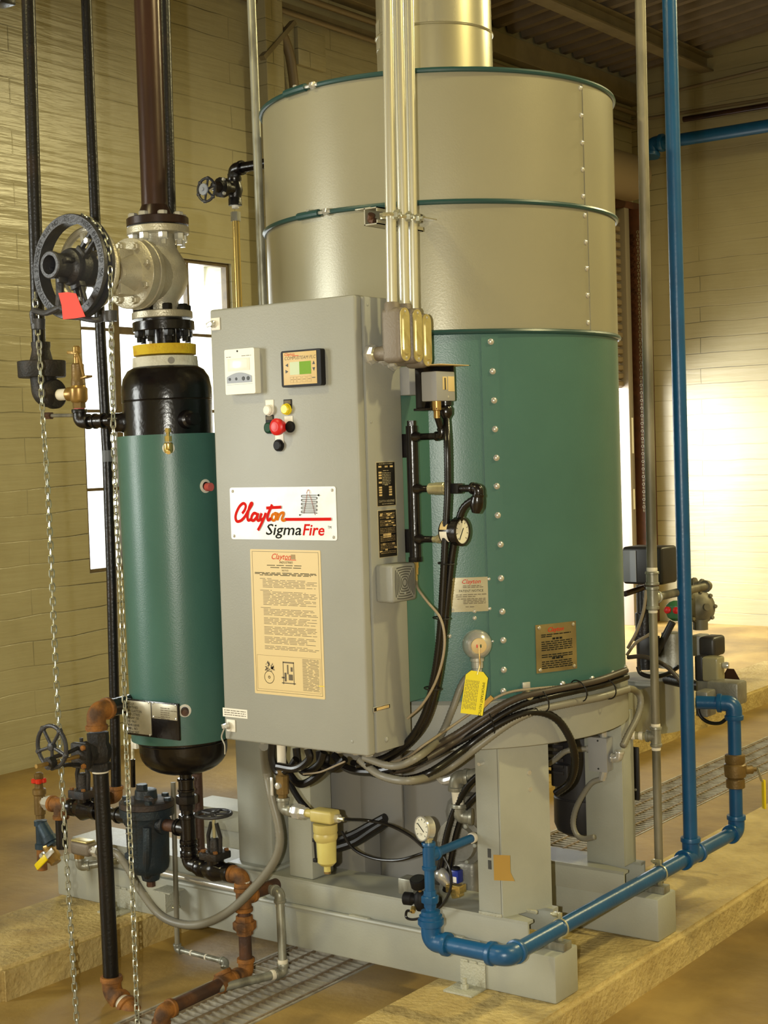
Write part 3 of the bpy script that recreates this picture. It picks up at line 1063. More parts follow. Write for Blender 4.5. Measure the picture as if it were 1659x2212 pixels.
for k in range(n8 + 1):
    a = fa - 0.25 + 0.42 * k / n8
    rows.append([V((BX + rr * math.cos(a), BY + rr * math.sin(a), zz)) for rr, zz in ((fr, 2.70), (fr + 0.001, 2.70), (fr + 0.001, 2.78), (fr, 2.78))])
B().loft(rows).o('flue_label', 'plate_dull', fl)

# ------------------------------------------------------------------ skid
skid = thing('steel_skid', 'grey welded steel skid frame carrying the boiler', 'skid', (-2.9, 3.68, 0.1))


def beam(y0, y1, x0, x1, nm='base_beam'):
    B().box((x0, y0, 0.1), (x1, y1, 0.225), 0.006).o(nm, 'skid_paint', skid)


beam(3.335, 3.455, -3.87, -1.962)
beam(3.914, 4.034, -3.87, -1.955)


def channel(y0, y1, x0, x1, front, sgn):
    """upper channel: web on top, one flange down, hole by the end"""
    t = 0.008
    hx, hy, hr = x1 - 0.085, (y0 + y1) / 2 + 0.012 * sgn, 0.04
    # top plate with an oval slot open towards the end
    out_ = [(x0, y0), (x1, y0), (x1, y0 + 0.028)]
    for k in range(9):
        a = -PI / 2 + PI * k / 8
        out_.append((hx - hr * 1.2 * math.cos(a), (y0 + y1) / 2 - (y0 + y1) / 2 + hy + 0.036 * math.sin(a)))
    out_ += [(x1, y1 - 0.028), (x1, y1), (x0, y1)]
    B().prism(out_, (0, 0, 0.292), (1, 0, 0), (0, 1, 0), (0, 0, 1), t).o('channel_web', 'skid_paint', skid)
    yy = y0 if front else y1 - t
    B().box((x0, y0, 0.226), (x1, y0 + t, 0.292), 0.001).o('channel_flange', 'skid_paint', skid)
    B().box((x0, y1 - t, 0.226), (x1, y1, 0.292), 0.001).o('channel_flange', 'skid_paint', skid)


channel(3.345, 3.505, -3.80, -2.048, True, 1)
channel(3.885, 4.024, -3.80, -2.048, False, 1)
# rolled edge and weld runs on the beam faces
B().cyl((-3.3, 3.333, 0.222), (-2.19, 3.333, 0.222), 0.007, seg=8).o('edge_rod', 'skid_paint', skid)
for x in (-2.99, -2.6, -2.28, -2.12):
    B().box((x - 0.035, 3.330, 0.221), (x + 0.035, 3.346, 0.231), 0.003).o('weld', 'weld_paint', skid)
# drum legs: folded plates
B().box((-2.200, 3.347, 0.3), (-2.128, 3.353, 0.755), 0.001).o('front_leg', 'skid_paint', skid)
B().add([(-2.130, 3.347, 0.3), (-2.124, 3.347, 0.3), (-2.062, 3.497, 0.3), (-2.068, 3.499, 0.3), (-2.130, 3.347, 0.755), (-2.124, 3.347, 0.755), (-2.062, 3.497, 0.755), (-2.068, 3.499, 0.755)],
        [(3, 2, 1, 0), (4, 5, 6, 7), (0, 1, 5, 4), (1, 2, 6, 5), (2, 3, 7, 6), (3, 0, 4, 7)]).o('front_leg', 'skid_paint', skid, flat=True)
B().box((-2.195, 3.935, 0.3), (-2.071, 3.943, 0.755), 0.001).o('rear_leg', 'skid_paint', skid)
B().box((-2.079, 3.943, 0.3), (-2.071, 4.01, 0.755), 0.001).o('rear_leg', 'skid_paint', skid)
B().box((-2.93, 3.93, 0.3), (-2.80, 3.94, 0.755), 0.001).o('rear_leg', 'skid_paint', skid)
for p in ((-2.164, 3.346, 0.302), (-2.10, 3.42, 0.302)):
    B().box((p[0] - 0.036, p[1] - 0.004, 0.298), (p[0] + 0.036, p[1] + 0.006, 0.308), 0.003).o('weld', 'weld_paint', skid)
for p in [(-2.1622,3.3465,0.4673),(-2.1618,3.3465,0.4362)]:
    B().obox(p, (1, 0, 0), (0, 1, 0), (0, 0, 1), (0.005, 0.0008, 0.012)).o('slot', 'horn_slot', skid)
for p in [(-2.093,3.4399,0.674),(-2.093,3.4423,0.6285)]:
    bolt(skid, p, (0.92, -0.38, 0), 0.008, 0.009, 'steel')
for p in [(-2.1736,3.345,0.7088)]:
    bolt(skid, p, (0, -1, 0), 0.006, 0.02, 'steel')
# square posts at the panel end
B().box((-3.10, 3.385, 0.3), (-2.96, 3.50, 1.0), 0.012).o('post', 'skid_paint', skid)
B().box((-2.875, 3.36, 0.3), (-2.785, 3.46, 0.755), 0.006).o('post', 'skid_paint', skid)
B().box((-3.12, 3.36, 0.3), (-2.94, 3.50, 0.308), 0.001).o('post_foot', 'skid_paint', skid)
# anchor clips bolted to the pads
for (x, y_, s) in ((-2.215, 3.335, -1), (-3.55, 3.335, -1), (-2.2, 4.034, 1)):
    b = B().box((x - 0.04, min(y_, y_ + s * 0.006), 0.1), (x + 0.04, max(y_, y_ + s * 0.006), 0.165), 0.001)
    b.box((x - 0.05, min(y_, y_ + s * 0.075), 0.1), (x + 0.04, max(y_, y_ + s * 0.075), 0.106), 0.001)
    cl = b.o('anchor_clip', 'weld_paint', skid)
    bolt(cl, (x - 0.005, y_ + s * 0.038, 0.106), zax, 0.011, 0.012, 'weld_paint', 0.016)
    for q in (-0.028, 0.0, 0.028):
        B().box((x + q - 0.012, y_ + s * 0.001 - 0.004, 0.162), (x + q + 0.012, y_ + s * 0.001 + 0.004, 0.172), 0.003).o('weld', 'weld_paint', cl)
# manila tag on the leg
mt = tag(B().prism([(-0.022, 0), (0.024, 0), (0.024, -0.045), (0.035, -0.068), (-0.022, -0.068)], (-2.1141,3.33,0.4728), (0.9, 0.35, 0), (0, 0, 1), (0.35, -0.9, 0), 0.001).o('inspection_tag', 'tag_manila', None),
         'small mustard card tag on the front skid leg', 'tag')

# casings below the drum
cs = thing('burner_casing', 'grey sheet-metal burner casing under the boiler drum', 'casing', (-2.7, 3.7, 0.24))
B().box((-2.955, 3.50, 0.235), (-2.70, 3.88, 0.75), 0.006).o('side_casing', 'casing_grey', cs)
B().lathe((-2.56, 3.72, 0.235), zax, [(0, 0.20), (0.51, 0.20)], 40).o('round_casing', 'casing_grey', cs)
B().box((-2.70, 3.60, 0.235), (-2.40, 3.86, 0.42), 0.004).o('lower_box', 'casing_grey', cs)
B().box((-2.70, 3.49, 0.45), (-2.55, 3.50, 0.75), 0.002).o('cover_panel', 'casing_grey', cs)
B().box((-2.957, 3.497, 0.5), (-2.93, 3.4995, 0.62)).o('warning_strip', 'handle_yellow', cs)

# ------------------------------------------------------------------ control panel
PF, PX = 2.92, -2.228
X0, X1, Z0, Z1, PB = -2.706, -2.228, 0.80, 1.925, 3.10
cp = thing('control_panel', 'tall grey electrical control panel with logo plate on its door', 'control panel', (-2.467, 3.01, Z0))
B().box((X0 + 0.003, PF + 0.034, Z0), (X1, PB, Z1), 0.004).o('body', 'grey_paint', cp)
door = B().box((X0, PF, Z0 - 0.002), (X1 - 0.002, PF + 0.030, Z1 + 0.002), 0.006, 3).o('door', 'grey_paint', cp)
fx, fn = (1, 0, 0), (0, -1, 0)
sxv, sn = (0, 1, 0), (1, 0, 0)
ZU = (0, 0, 1)
for p in [(-2.6841,2.92,1.8888),(-2.6805,2.92,0.8373)]:
    p = V(p)
    lt = B().box(p + V((-0.015, -0.003, -0.016)), p + V((0.015, 0, 0.016)), 0.001).o('latch', 'white_plate', door)
    B().lathe(p + V((-0.006, -0.003, 0)), fn, [(0, 0.010), (0.004, 0.010), (0.006, 0.006), (0.014, 0.005)], 14).o('lock', 'steel', lt)
    B().obox(p + V((-0.012, -0.014, 0)), (1, 0, 0.3), (0, 1, 0), (-0.3, 0, 1), (0.010, 0.0012, 0.006), 0.001).o('key', 'steel', lt)
p = V((-2.6805,2.92,0.8373))
B().tube(smooth([p + V((-0.01, -0.016, -0.004)), p + V((-0.022, -0.016, -0.03)), p + V((-0.012, -0.016, -0.05)), p + V((-0.014, -0.014, -0.075))], 4), 0.002, 6).o('key_ring', 'steel', door)
for p in [(-2.2796,2.92,0.8308),(-2.2096,2.92,1.618),(-2.208,2.92,1.9048)]:
    rivet(cp, (p[0], PF, p[2]) if p[0] < X1 - 0.01 else (X1, PF + 0.05, p[2]), fn if p[0] < X1 - 0.01 else sn, 0.004, 'grey_paint', 'screw')
p = V((-2.228,2.9927,0.8285))
rivet(cp, p, sn, 0.007, 'grey_paint', 'screw')


def card(name, m, px, parent, t=0.0015, r=0.0, n=fn):
    """flat card through four corners TL, TR, BR, BL on the door, edges trued up"""
    x0, x1 = (px[0][0] + px[3][0]) / 2, (px[1][0] + px[2][0]) / 2
    z1, z0 = (px[0][2] + px[1][2]) / 2, (px[2][2] + px[3][2]) / 2
    q = []
    for (cx, cz, a) in ((x1 - r, z1 - r, 0), (x0 + r, z1 - r, 90), (x0 + r, z0 + r, 180), (x1 - r, z0 + r, 270)):
        for k in range(5 if r else 1):
            t_ = math.radians(a + 22.5 * k)
            q.append((cx + r * math.cos(t_), cz + r * math.sin(t_)))
    o = B().prism(q, (0, PF, 0), fx, ZU, fn, t).o(name, m, parent)
    return o, x0, x1, z0, z1


# flow meter unit, white
o, x0, x1, z0, z1 = card('recorder', 'white_plastic', [(-2.6389,2.92,1.8175),(-2.5359,2.92,1.818),(-2.5396,2.92,1.7017),(-2.6395,2.92,1.7028)], door, 0.022, 0.004)
w_, h_ = x1 - x0, z1 - z0
yf = PF - 0.0222
B().box((x0 + 0.10 * w_, yf - 0.0006, z0 + 0.52 * h_), (x0 + 0.84 * w_, yf, z0 + 0.79 * h_), 0.0003).o('screen_frame', 'white_plate', o)
B().box((x0 + 0.18 * w_, yf - 0.001, z0 + 0.57 * h_), (x0 + 0.76 * w_, yf, z0 + 0.77 * h_), 0.0003).o('screen', 'lcd_pale', o)
arc = [(x0 + 0.06 * w_, z0 + 0.25 * h_)] + [(x0 + (0.06 + 0.84 * k / 8) * w_, z0 + (0.39 + 0.09 * math.sin(PI * k / 8)) * h_) for k in range(9)] + [(x0 + 0.90 * w_, z0 + 0.25 * h_)]
B().prism(arc, (0, yf, 0), fx, ZU, fn, 0.0006).o('keypad', 'key_grey', o)
for fx_, rr in ((0.16, 0.004), (0.38, 0.004), (0.62, 0.0055), (0.78, 0.0055)):
    B().lathe((x0 + fx_ * w_, yf - 0.0006, z0 + 0.34 * h_), fn, [(0, rr), (0.0008, rr * 0.9)], 12).o('key', 'dark_key', o)
text_rows(o, (x0 + 0.06 * w_, yf - 0.0004, z0 + 0.83 * h_), fx, ZU, w_, [(0, 0.0, 0.16), (0.001, 0.52, 0.84)], 'grey_ink', 0.0014, fn)
B().box((x0 + 0.05 * w_, yf - 0.0004, z0 + 0.215 * h_), (x0 + 0.92 * w_, yf, z0 + 0.222 * h_)).o('seam_line', 'key_grey', o)
rivet(o, (x0 + 0.44 * w_, yf, z0 + 0.95 * h_), fn, 0.0025, 'black_plastic', 'screw')

# operator display
o, x0, x1, z0, z1 = card('display', 'black_plastic', [(-2.4534,2.92,1.8022),(-2.3253,2.92,1.8032),(-2.3262,2.92,1.7122),(-2.4529,2.92,1.7116)], door, 0.018, 0.006)
w_, h_ = x1 - x0, z1 - z0
yf = PF - 0.0182
fo = B().box((x0 + 0.06 * w_, yf - 0.0006, z0 + 0.06 * h_), (x0 + 0.90 * w_, yf, z0 + 0.95 * h_), 0.0003).o('face', 'tan_face', o)
yf -= 0.0008
text('Clayton', (x0 + 0.09 * w_, yf, z0 + 0.86 * h_), fx, ZU, 0.0105, 'red_ink', o, shear=0.3)
B().box((x0 + 0.30 * w_, yf - 0.0002, z0 + 0.84 * h_), (x0 + 0.46 * w_, yf, z0 + 0.853 * h_)).o('underline', 'red_ink', o)
text('COMPUSTEAM PLC', (x0 + 0.09 * w_, yf, z0 + 0.745 * h_), fx, ZU, 0.0118, 'grey_ink', o, shear=0.25)
B().box((x0 + 0.23 * w_, yf - 0.0004, z0 + 0.33 * h_), (x0 + 0.47 * w_, yf, z0 + 0.68 * h_)).o('screen_text', 'lcd_light', o)
B().box((x0 + 0.47 * w_, yf - 0.0004, z0 + 0.33 * h_), (x0 + 0.76 * w_, yf, z0 + 0.68 * h_)).o('screen', 'lcd_green', o)
for cx, cz, dx, dz in ((0.15, 0.60, -1, 0), (0.15, 0.43, 1, 0), (0.83, 0.63, 0, 1), (0.83, 0.45, 0, -1)):
    c = (x0 + cx * w_, z0 + cz * h_)
    s_ = 0.0042
    q = [(c[0] + dx * s_, c[1] + dz * s_), (c[0] - dx * s_ - dz * s_, c[1] - dz * s_ + dx * s_), (c[0] - dx * s_ + dz * s_, c[1] - dz * s_ - dx * s_)]
    B().prism(q, (0, yf, 0), fx, ZU, fn, 0.0005).o('arrow_key', 'dark_key', o)
for k, (a, b_) in enumerate(((0.23, 0.31), (0.31, 0.39), (0.40, 0.50), (0.53, 0.63), (0.66, 0.76))):
    b = B()
    for (u0, u1, v0, v1) in ((a, b_, 0.27, 0.275), (a, b_, 0.12, 0.125), (a, a + 0.004, 0.12, 0.275), (b_ - 0.004, b_, 0.12, 0.275), (a + 0.02, b_ - 0.02, 0.19, 0.21)):
        b.add([(x0 + u * w_, yf - 0.0002, z0 + v * h_) for u, v in ((u0, v0), (u1, v0), (u1, v1), (u0, v1))], [(0, 1, 2, 3)])
    b.o('key_outline', 'faint_ink', o, flat=True)
B().box((x0 + 0.78 * w_, yf - 0.0003, z0 + 0.215 * h_), (x0 + 0.86 * w_, yf, z0 + 0.235 * h_)).o('enter_mark', 'dark_key', o)

# push buttons, lamps and their legend plates
for c, m in zip([(-2.5099,2.92,1.6722),(-2.4501,2.92,1.6708),(-2.5116,2.92,1.6335),(-2.4489,2.92,1.6289),(-2.4814,2.92,1.5844)], ('white_plate', 'black_plastic', 'black_plastic', 'white_plate', 'white_plate')):
    c = V(c)
    lp = B().box(c + V((-0.0135, -0.0015, -0.012)), c + V((0.0135, 0, 0.012)), 0.0005).o('legend_plate', m, door)
    if m == 'black_plastic':
        B().box(c + V((-0.011, -0.0022, 0.0)), c + V((0.011, -0.0015, 0.0095)), 0.0002).o('legend', 'white_plate' if c.z < 1.62 else 'grey_ink', lp)
for c, m, r, h, nm in zip([(-2.5105,2.92,1.6581),(-2.4522,2.92,1.6581),(-2.5125,2.92,1.6135),(-2.4435,2.92,1.6136),(-2.4822,2.92,1.568)], ('white_plate', 'yellow_plastic', 'green_plastic', 'black_plastic', 'black_plastic'), (0.0135,) * 5, (0.014, 0.014, 0.010, 0.008, 0.012), ('pilot_lamp', 'pilot_lamp', 'push_button', 'selector', 'push_button')):
    c = V(c)
    bt = B().lathe(c, fn, [(0, r * 1.08), (0.004, r * 1.08), (0.0045, r * 0.98), (h * 0.8, r * 0.96), (h, r * 0.75)], 24).o(nm, m, door)
    if nm == 'push_button':
        B().lathe(c, fn, [(0, r * 1.14), (0.006, r * 1.14)], 24).o('button_ring', 'black_plastic', bt)
c = V((-2.4694,2.92,1.6144))
st = B().lathe(c, fn, [(0, 0.014), (0.016, 0.014), (0.017, 0.021), (0.026, 0.0215), (0.030, 0.018), (0.032, 0.010)], 28).o('emergency_stop', 'red_plastic', door)
B().torus(c + V((0, -0.031, 0)), fn, 0.011, 0.0012, 24, 6).o('button_groove', 'red_plastic', st)

# logo plate
o, x0, x1, z0, z1 = card('logo_plate', 'plate_metal', [(-2.6558,2.92,1.4619),(-2.3045,2.92,1.463),(-2.3056,2.92,1.3293),(-2.6556,2.92,1.3279)], door, 0.0018, 0.006)
yl = PF - 0.0021
for (u, v) in ((0.03, 0.06), (0.97, 0.06), (0.03, 0.93), (0.97, 0.93)):
    rivet(o, (x0 + u * (x1 - x0), PF - 0.0018, z0 + v * (z1 - z0)), fn, 0.004, 'steel')


def strokes(parent, m, paths, wd, name):
    b = B()
    for j, pts in enumerate(paths):
        sm = smooth(pts, 5)
        b.ribbon([q + V((0, -0.0012 * i / len(sm) - 0.0002 * j, 0)) for i, q in enumerate(sm)], wd, (0, -1, 0), 0.0001)
    return b.o(name, m, parent, flat=True)


strokes(o, 'red_ink', [
    [(-2.615,2.9178,1.3953),(-2.6051,2.9178,1.4054),(-2.6019,2.9178,1.4165),(-2.6097,2.9178,1.4215),(-2.6222,2.9178,1.4145),(-2.6338,2.9178,1.3993),(-2.6385,2.9178,1.3851),(-2.6336,2.9178,1.375),(-2.6199,2.9178,1.377),(-2.6059,2.9178,1.3872),(-2.5945,2.9178,1.4013),(-2.579,2.9178,1.4194),(-2.5829,2.9178,1.4214),(-2.5901,2.9178,1.4094),(-2.5964,2.9178,1.3892),(-2.5943,2.9178,1.3781),(-2.5848,2.9178,1.3802)],
    [(-2.5629,2.9178,1.3933),(-2.5734,2.9178,1.3963),(-2.5817,2.9178,1.3892),(-2.5835,2.9178,1.3802),(-2.5769,2.9178,1.3772),(-2.5659,2.9178,1.3852),(-2.5601,2.9178,1.3953),(-2.5634,2.9178,1.3812),(-2.5583,2.9178,1.3772),(-2.5514,2.9178,1.3823)],
    [(-2.5481,2.9178,1.3963),(-2.5526,2.9178,1.3853),(-2.5489,2.9178,1.3793),(-2.5394,2.9178,1.3853),(-2.5336,2.9178,1.3973),(-2.5394,2.9178,1.3853),(-2.5508,2.9178,1.3672),(-2.5621,2.9178,1.3521)],
    [(-2.5116,2.9178,1.4182),(-2.523,2.9178,1.3993),(-2.5288,2.9178,1.3853),(-2.5252,2.9178,1.3783),(-2.5158,2.9178,1.3833)],
    [(-2.5317,2.9178,1.4093),(-2.5067,2.9178,1.4106),(-2.4807,2.9178,1.4116)],
    [(-2.4717,2.9178,1.3805),(-2.4204,2.9178,1.3808),(-2.3699,2.9178,1.3811),(-2.3203,2.9178,1.3816)]], 0.0078, 'script_lettering')
strokes(o, 'orange_ink', [
    [(-2.5073,2.9176,1.3953),(-2.5141,2.9176,1.3893),(-2.5132,2.9176,1.3794),(-2.5054,2.9176,1.3784),(-2.4998,2.9176,1.3874),(-2.5033,2.9176,1.3963),(-2.493,2.9176,1.3937)],
    [(-2.4903,2.9176,1.3953),(-2.4963,2.9176,1.3784),(-2.4892,2.9176,1.3913),(-2.4798,2.9176,1.3973),(-2.4735,2.9176,1.3953),(-2.4805,2.9176,1.3814),(-2.4755,2.9176,1.3775),(-2.4677,2.9176,1.3805)]], 0.0070, 'script_lettering')
a, b_ = V((-2.5385,2.9178,1.3411)), V((-2.4173,2.9178,1.341))
text('Sigma', a, fx, ZU, 0.040, 'black_ink', o, shear=0.22, fitw=0.120, off=0.0004)
text('Fire', b_, fx, ZU, 0.040, 'red_ink', o, shear=0.22, fitw=0.073, off=0.0007)
text('TM', V((-2.3334,2.9178,1.3578)), fx, ZU, 0.0095, 'black_ink', o, sx=0.9)
strokes(o, 'black_ink', [[(-2.3664,2.9175,1.4411),(-2.3897,2.9175,1.4411),(-2.4115,2.9175,1.441),(-2.4139,2.9175,1.4389),(-2.4117,2.9175,1.4367),(-2.3899,2.9175,1.4364),(-2.3666,2.9175,1.436),(-2.3647,2.9175,1.4337),(-2.3668,2.9175,1.4314),(-2.3902,2.9175,1.4313),(-2.4119,2.9175,1.4312),(-2.4143,2.9175,1.4291),(-2.4121,2.9175,1.4269),(-2.3904,2.9175,1.4266),(-2.367,2.9175,1.4263),(-2.3651,2.9175,1.424),(-2.3672,2.9175,1.4216),(-2.3906,2.9175,1.4215),(-2.4123,2.9175,1.4214),(-2.4147,2.9175,1.4193),(-2.4125,2.9175,1.4171),(-2.3908,2.9175,1.4168),(-2.3675,2.9175,1.4166),(-2.3656,2.9175,1.4142),(-2.3677,2.9175,1.4119),(-2.391,2.9175,1.4118),(-2.4127,2.9175,1.4116),(-2.4151,2.9175,1.4095),(-2.4129,2.9175,1.4073),(-2.3912,2.9175,1.4071),(-2.3679,2.9175,1.4068),(-2.366,2.9175,1.4045),(-2.3681,2.9175,1.4022),(-2.3914,2.9175,1.402),(-2.4132,2.9175,1.4018),(-2.4155,2.9175,1.3997),(-2.4134,2.9175,1.3975),(-2.3916,2.9175,1.3973),(-2.3683,2.9175,1.3971),(-2.3664,2.9175,1.3948)]], 0.0017, 'coil_drawing')
strokes(o, 'black_ink', [[(-2.3662,2.9178,1.4411),(-2.3537,2.9178,1.441)], [(-2.4238,2.9178,1.3918),(-2.4143,2.9178,1.3924)]], 0.0012, 'coil_lead')
strokes(o, 'brown_ink', [[(-2.4082,2.9176,1.3953),(-2.3992,2.9176,1.4286),(-2.3947,2.9176,1.4442)], [(-2.3719,2.9176,1.3915),(-2.3816,2.9176,1.4285),(-2.3884,2.9176,1.4442)], [(-2.3972,2.9176,1.4452),(-2.3944,2.9176,1.452),(-2.391,2.9176,1.4549),(-2.3873,2.9176,1.452),(-2.3846,2.9176,1.4451)]], 0.0013, 'flame_drawing')
for q in ([(-2.3648,2.9177,1.4411),(-2.3572,2.9177,1.4443),(-2.3575,2.9177,1.4377)], [(-2.4255,2.9177,1.3916),(-2.4198,2.9177,1.3943),(-2.42,2.9177,1.389)]):
    B().add(q, [(0, 1, 2)]).o('arrow_mark', 'black_ink', o, flat=True)

# operating instructions, a tall tan sheet
o, x0, x1, z0, z1 = card('instruction_sheet', 'tan_label', [(-2.5926,2.92,1.3022),(-2.3595,2.92,1.3044),(-2.3618,2.92,0.9307),(-2.594,2.92,0.928)], door, 0.001, 0.003)
w_, h_ = x1 - x0, z1 - z0
yf = PF - 0.0013


def outline(parent, u0, u1, v0, v1, m, t=0.0009, nm='border'):
    b = B()
    for (a, b_, c, d) in ((u0, u1, v0, v0), (u0, u1, v1, v1), (u0, u0, v0, v1), (u1, u1, v0, v1)):
        A, D = V((x0 + a * w_, yf, z0 + c * h_)), V((x0 + b_ * w_, yf, z0 + d * h_))
        b.add([A + V((-t / 2, 0, -t / 2)), V((D.x + t / 2, yf, A.z - t / 2)), D + V((t / 2, 0, t / 2)), V((A.x - t / 2, yf, D.z + t / 2))], [(0, 1, 2, 3)])
    return b.o(nm, m, parent, flat=True)


outline(o, 0.03, 0.97, 0.02, 0.985, 'grey_ink')
outline(o, 0.05, 0.95, 0.035, 0.27, 'faint_ink')
text('Clayton', (x0 + 0.30 * w_, yf, z0 + 0.934 * h_), fx, ZU, 0.021, 'red_ink', o, shear=0.35)
B().box((x0 + 0.50 * w_, yf - 0.0002, z0 + 0.929 * h_), (x0 + 0.66 * w_, yf, z0 + 0.933 * h_)).o('underline', 'red_ink', o)
text('INDUSTRIES', (x0 + 0.42 * w_, yf, z0 + 0.906 * h_), fx, ZU, 0.0082, 'black_ink', o, shear=0.3)
B().box((x0 + 0.59 * w_, yf - 0.0002, z0 + 0.936 * h_), (x0 + 0.65 * w_, yf, z0 + 0.968 * h_)).o('coil_mark', 'faint_ink', o)
L_ = lambda v: z0 + v * h_
rows = [(L_(0.892), 0.24, 0.76), (L_(0.877), 0.29, 0.74), (L_(0.840), 0.06, 0.93), (L_(0.832), 0.06, 0.94), (L_(0.824), 0.13, 0.86)]
text_rows(o, (x0, yf, 0), fx, ZU, w_, rows, 'black_ink', 0.0016, fn, 'heading_print')
text('NOTICE', (x0 + 0.5 * w_, yf, L_(0.853)), fx, ZU, 0.006, 'black_ink', o, align='CENTER')
rows = []
v = 0.800
for blk, n_ in enumerate((7, 11, 6, 5, 6, 5, 3)):
    for k in range(n_):
        rows.append((L_(v), 0.13 if k == 0 and blk < 3 else 0.17, 0.3 if k == 0 and blk < 3 else random.choice((0.92, 0.9, 0.78, 0.94))))
        v -= 0.0098
    v -= 0.012
rows = [r_ for r_ in rows if r_[0] > L_(0.29)]
text_rows(o, (x0, yf, 0), fx, ZU, w_, rows, 'grey_ink', 0.0012, fn, 'body_print')
text_rows(o, (x0, yf, 0), fx, ZU, w_, [(L_(0.26 - 0.0078 * k), 0.70, 0.93) for k in range(28)], 'grey_ink', 0.0011, fn, 'key_print')
b = B().torus((x0 + 0.22 * w_, yf, L_(0.12)), fn, 0.016, 0.0007, 24, 4)
b.torus((x0 + 0.22 * w_, yf, L_(0.12)), fn, 0.003, 0.0008, 12, 4)
b.o('drawing', 'black_ink', o)
b = B()
for k in range(26):
    a_, r_ = random.uniform(0, 6.3), random.uniform(0.004, 0.02)
    q = V((x0 + 0.22 * w_ + r_ * math.cos(a_), yf, L_(0.185) + 0.6 * r_ * math.sin(a_)))
    b.add([q, q + V((random.uniform(0.002, 0.01), 0, 0)), q + V((0.004, 0, random.uniform(0.002, 0.008))), q + V((0, 0, 0.0015))], [(0, 1, 2, 3)])
b.o('drawing', 'grey_ink', o, flat=True)['kind'] = 'stuff'
b = B()
for (u0, u1, v0, v1) in ((0.42, 0.43, 0.08, 0.235), (0.57, 0.58, 0.08, 0.235), (0.42, 0.58, 0.225, 0.235), (0.40, 0.60, 0.085, 0.092), (0.44, 0.47, 0.10, 0.16), (0.5, 0.56, 0.11, 0.15), (0.48, 0.50, 0.15, 0.215), (0.40, 0.44, 0.12, 0.13), (0.53, 0.56, 0.17, 0.20)):
    b.add([(x0 + u * w_, yf, L_(vv)) for u, vv in ((u0, v0), (u1, v0), (u1, v1), (u0, v1))], [(0, 1, 2, 3)])
b.o('drawing', 'grey_ink', o, flat=True)
B().box((x0 + 0.92 * w_, yf - 0.0002, L_(0.085)), (x0 + 0.995 * w_, yf, L_(0.09))).o('highlighter_mark', 'yellow_plastic', o)

# small white sticker by the lower latch
o, x0, x1, z0, z1 = card('sticker', 'white_plate', [(-2.7095,2.92,0.8841),(-2.6233,2.92,0.881),(-2.6227,2.92,0.8592),(-2.709,2.92,0.8595)], door, 0.0006)
text_rows(o, (x0, PF - 0.0008, z0), fx, ZU, x1 - x0, [((z1 - z0) * f, 0.06, 0.94) for f in (0.25, 0.5, 0.75)], 'grey_ink', 0.002, fn)

# data plates, horn and tag on the side


def side_card(name, m, q, t, parent, inner=None):
    y0, y1 = (q[0][1] + q[3][1]) / 2, (q[1][1] + q[2][1]) / 2
    z1, z0 = (q[0][2] + q[1][2]) / 2, (q[2][2] + q[3][2]) / 2
    o = B().box((PX, y0, z0), (PX + t, y1, z1), 0.0004).o(name, m, parent)
    if inner:
        B().box((PX + t, y0 + 0.002, z0 + 0.002), (PX + t + 0.0004, y1 - 0.002, z1 - 0.002)).o('plate_face', inner, o)
    return o, y0, y1, z0, z1


o, y0, y1, z0, z1 = side_card('data_plate', 'label_edge', [(-2.228,2.9826,1.5192),(-2.228,3.0622,1.5195),(-2.228,3.0623,1.4068),(-2.228,2.9826,1.4084)], 0.001, cp, 'dark_label')
h_, w_ = z1 - z0, y1 - y0
xs = PX + 0.0018
text_rows(o, (xs, y0, z0), sxv, ZU, w_, [(h_ * 0.95, 0.15, 0.85), (h_ * 0.80, 0.35, 0.65), (h_ * 0.48, 0.42, 0.62)] + [(h_ * (0.75 - 0.035 * k), 0.3, 0.75) for k in range(8)] + [(h_ * 0.06, 0.25, 0.85)], 'label_edge', 0.0014, sn)
text('CLAYTON INDUSTRIES', (xs, (y0 + y1) / 2, z0 + h_ * 0.10), sxv, ZU, 0.0074, 'label_edge', o, align='CENTER', sx=0.86)
for (u, v) in ((0.12, 0.87), (0.45, 0.87), (0.72, 0.87), (0.12, 0.74), (0.12, 0.68), (0.12, 0.62), (0.12, 0.52), (0.12, 0.41), (0.12, 0.355), (0.12, 0.30), (0.12, 0.24), (0.64, 0.41), (0.64, 0.355), (0.64, 0.30), (0.64, 0.24)):
    B().box((xs - 0.0004, y0 + u * w_, z0 + v * h_), (xs, y0 + (u + 0.15) * w_, z0 + (v + 0.038) * h_)).o('stamped_field', 'tan_face', o)
o, y0, y1, z0, z1 = side_card('data_plate', 'label_edge', [(-2.228,2.984,1.4003),(-2.228,3.0619,1.3998),(-2.228,3.0616,1.2798),(-2.228,2.9836,1.2811)], 0.001, cp, 'dark_label')
h_, w_ = z1 - z0, y1 - y0
text_rows(o, (xs, y0, z0), sxv, ZU, w_, [(h_ * (0.96 - 0.032 * k), 0.1, 0.9) for k in range(28) if k % 5], 'faint_ink', 0.0012, sn)
for (u, v) in ((0.12, 0.90), (0.10, 0.86), (0.45, 0.90), (0.62, 0.90), (0.52, 0.86), (0.45, 0.81), (0.7, 0.81), (0.36, 0.73), (0.55, 0.73), (0.72, 0.71), (0.40, 0.66), (0.8, 0.64), (0.22, 0.27), (0.72, 0.27), (0.05, 0.12), (0.34, 0.15), (0.82, 0.18)):
    B().box((xs - 0.0004, y0 + u * w_, z0 + v * h_), (xs, y0 + (u + 0.13) * w_, z0 + (v + 0.032) * h_)).o('stamped_field', 'tan_face', o)
B().box((xs - 0.0004, y0 + 0.26 * w_, z0 + 0.42 * h_), (xs, y0 + 0.68 * w_, z0 + 0.5 * h_)).o('stamped_field', 'tan_face', o)

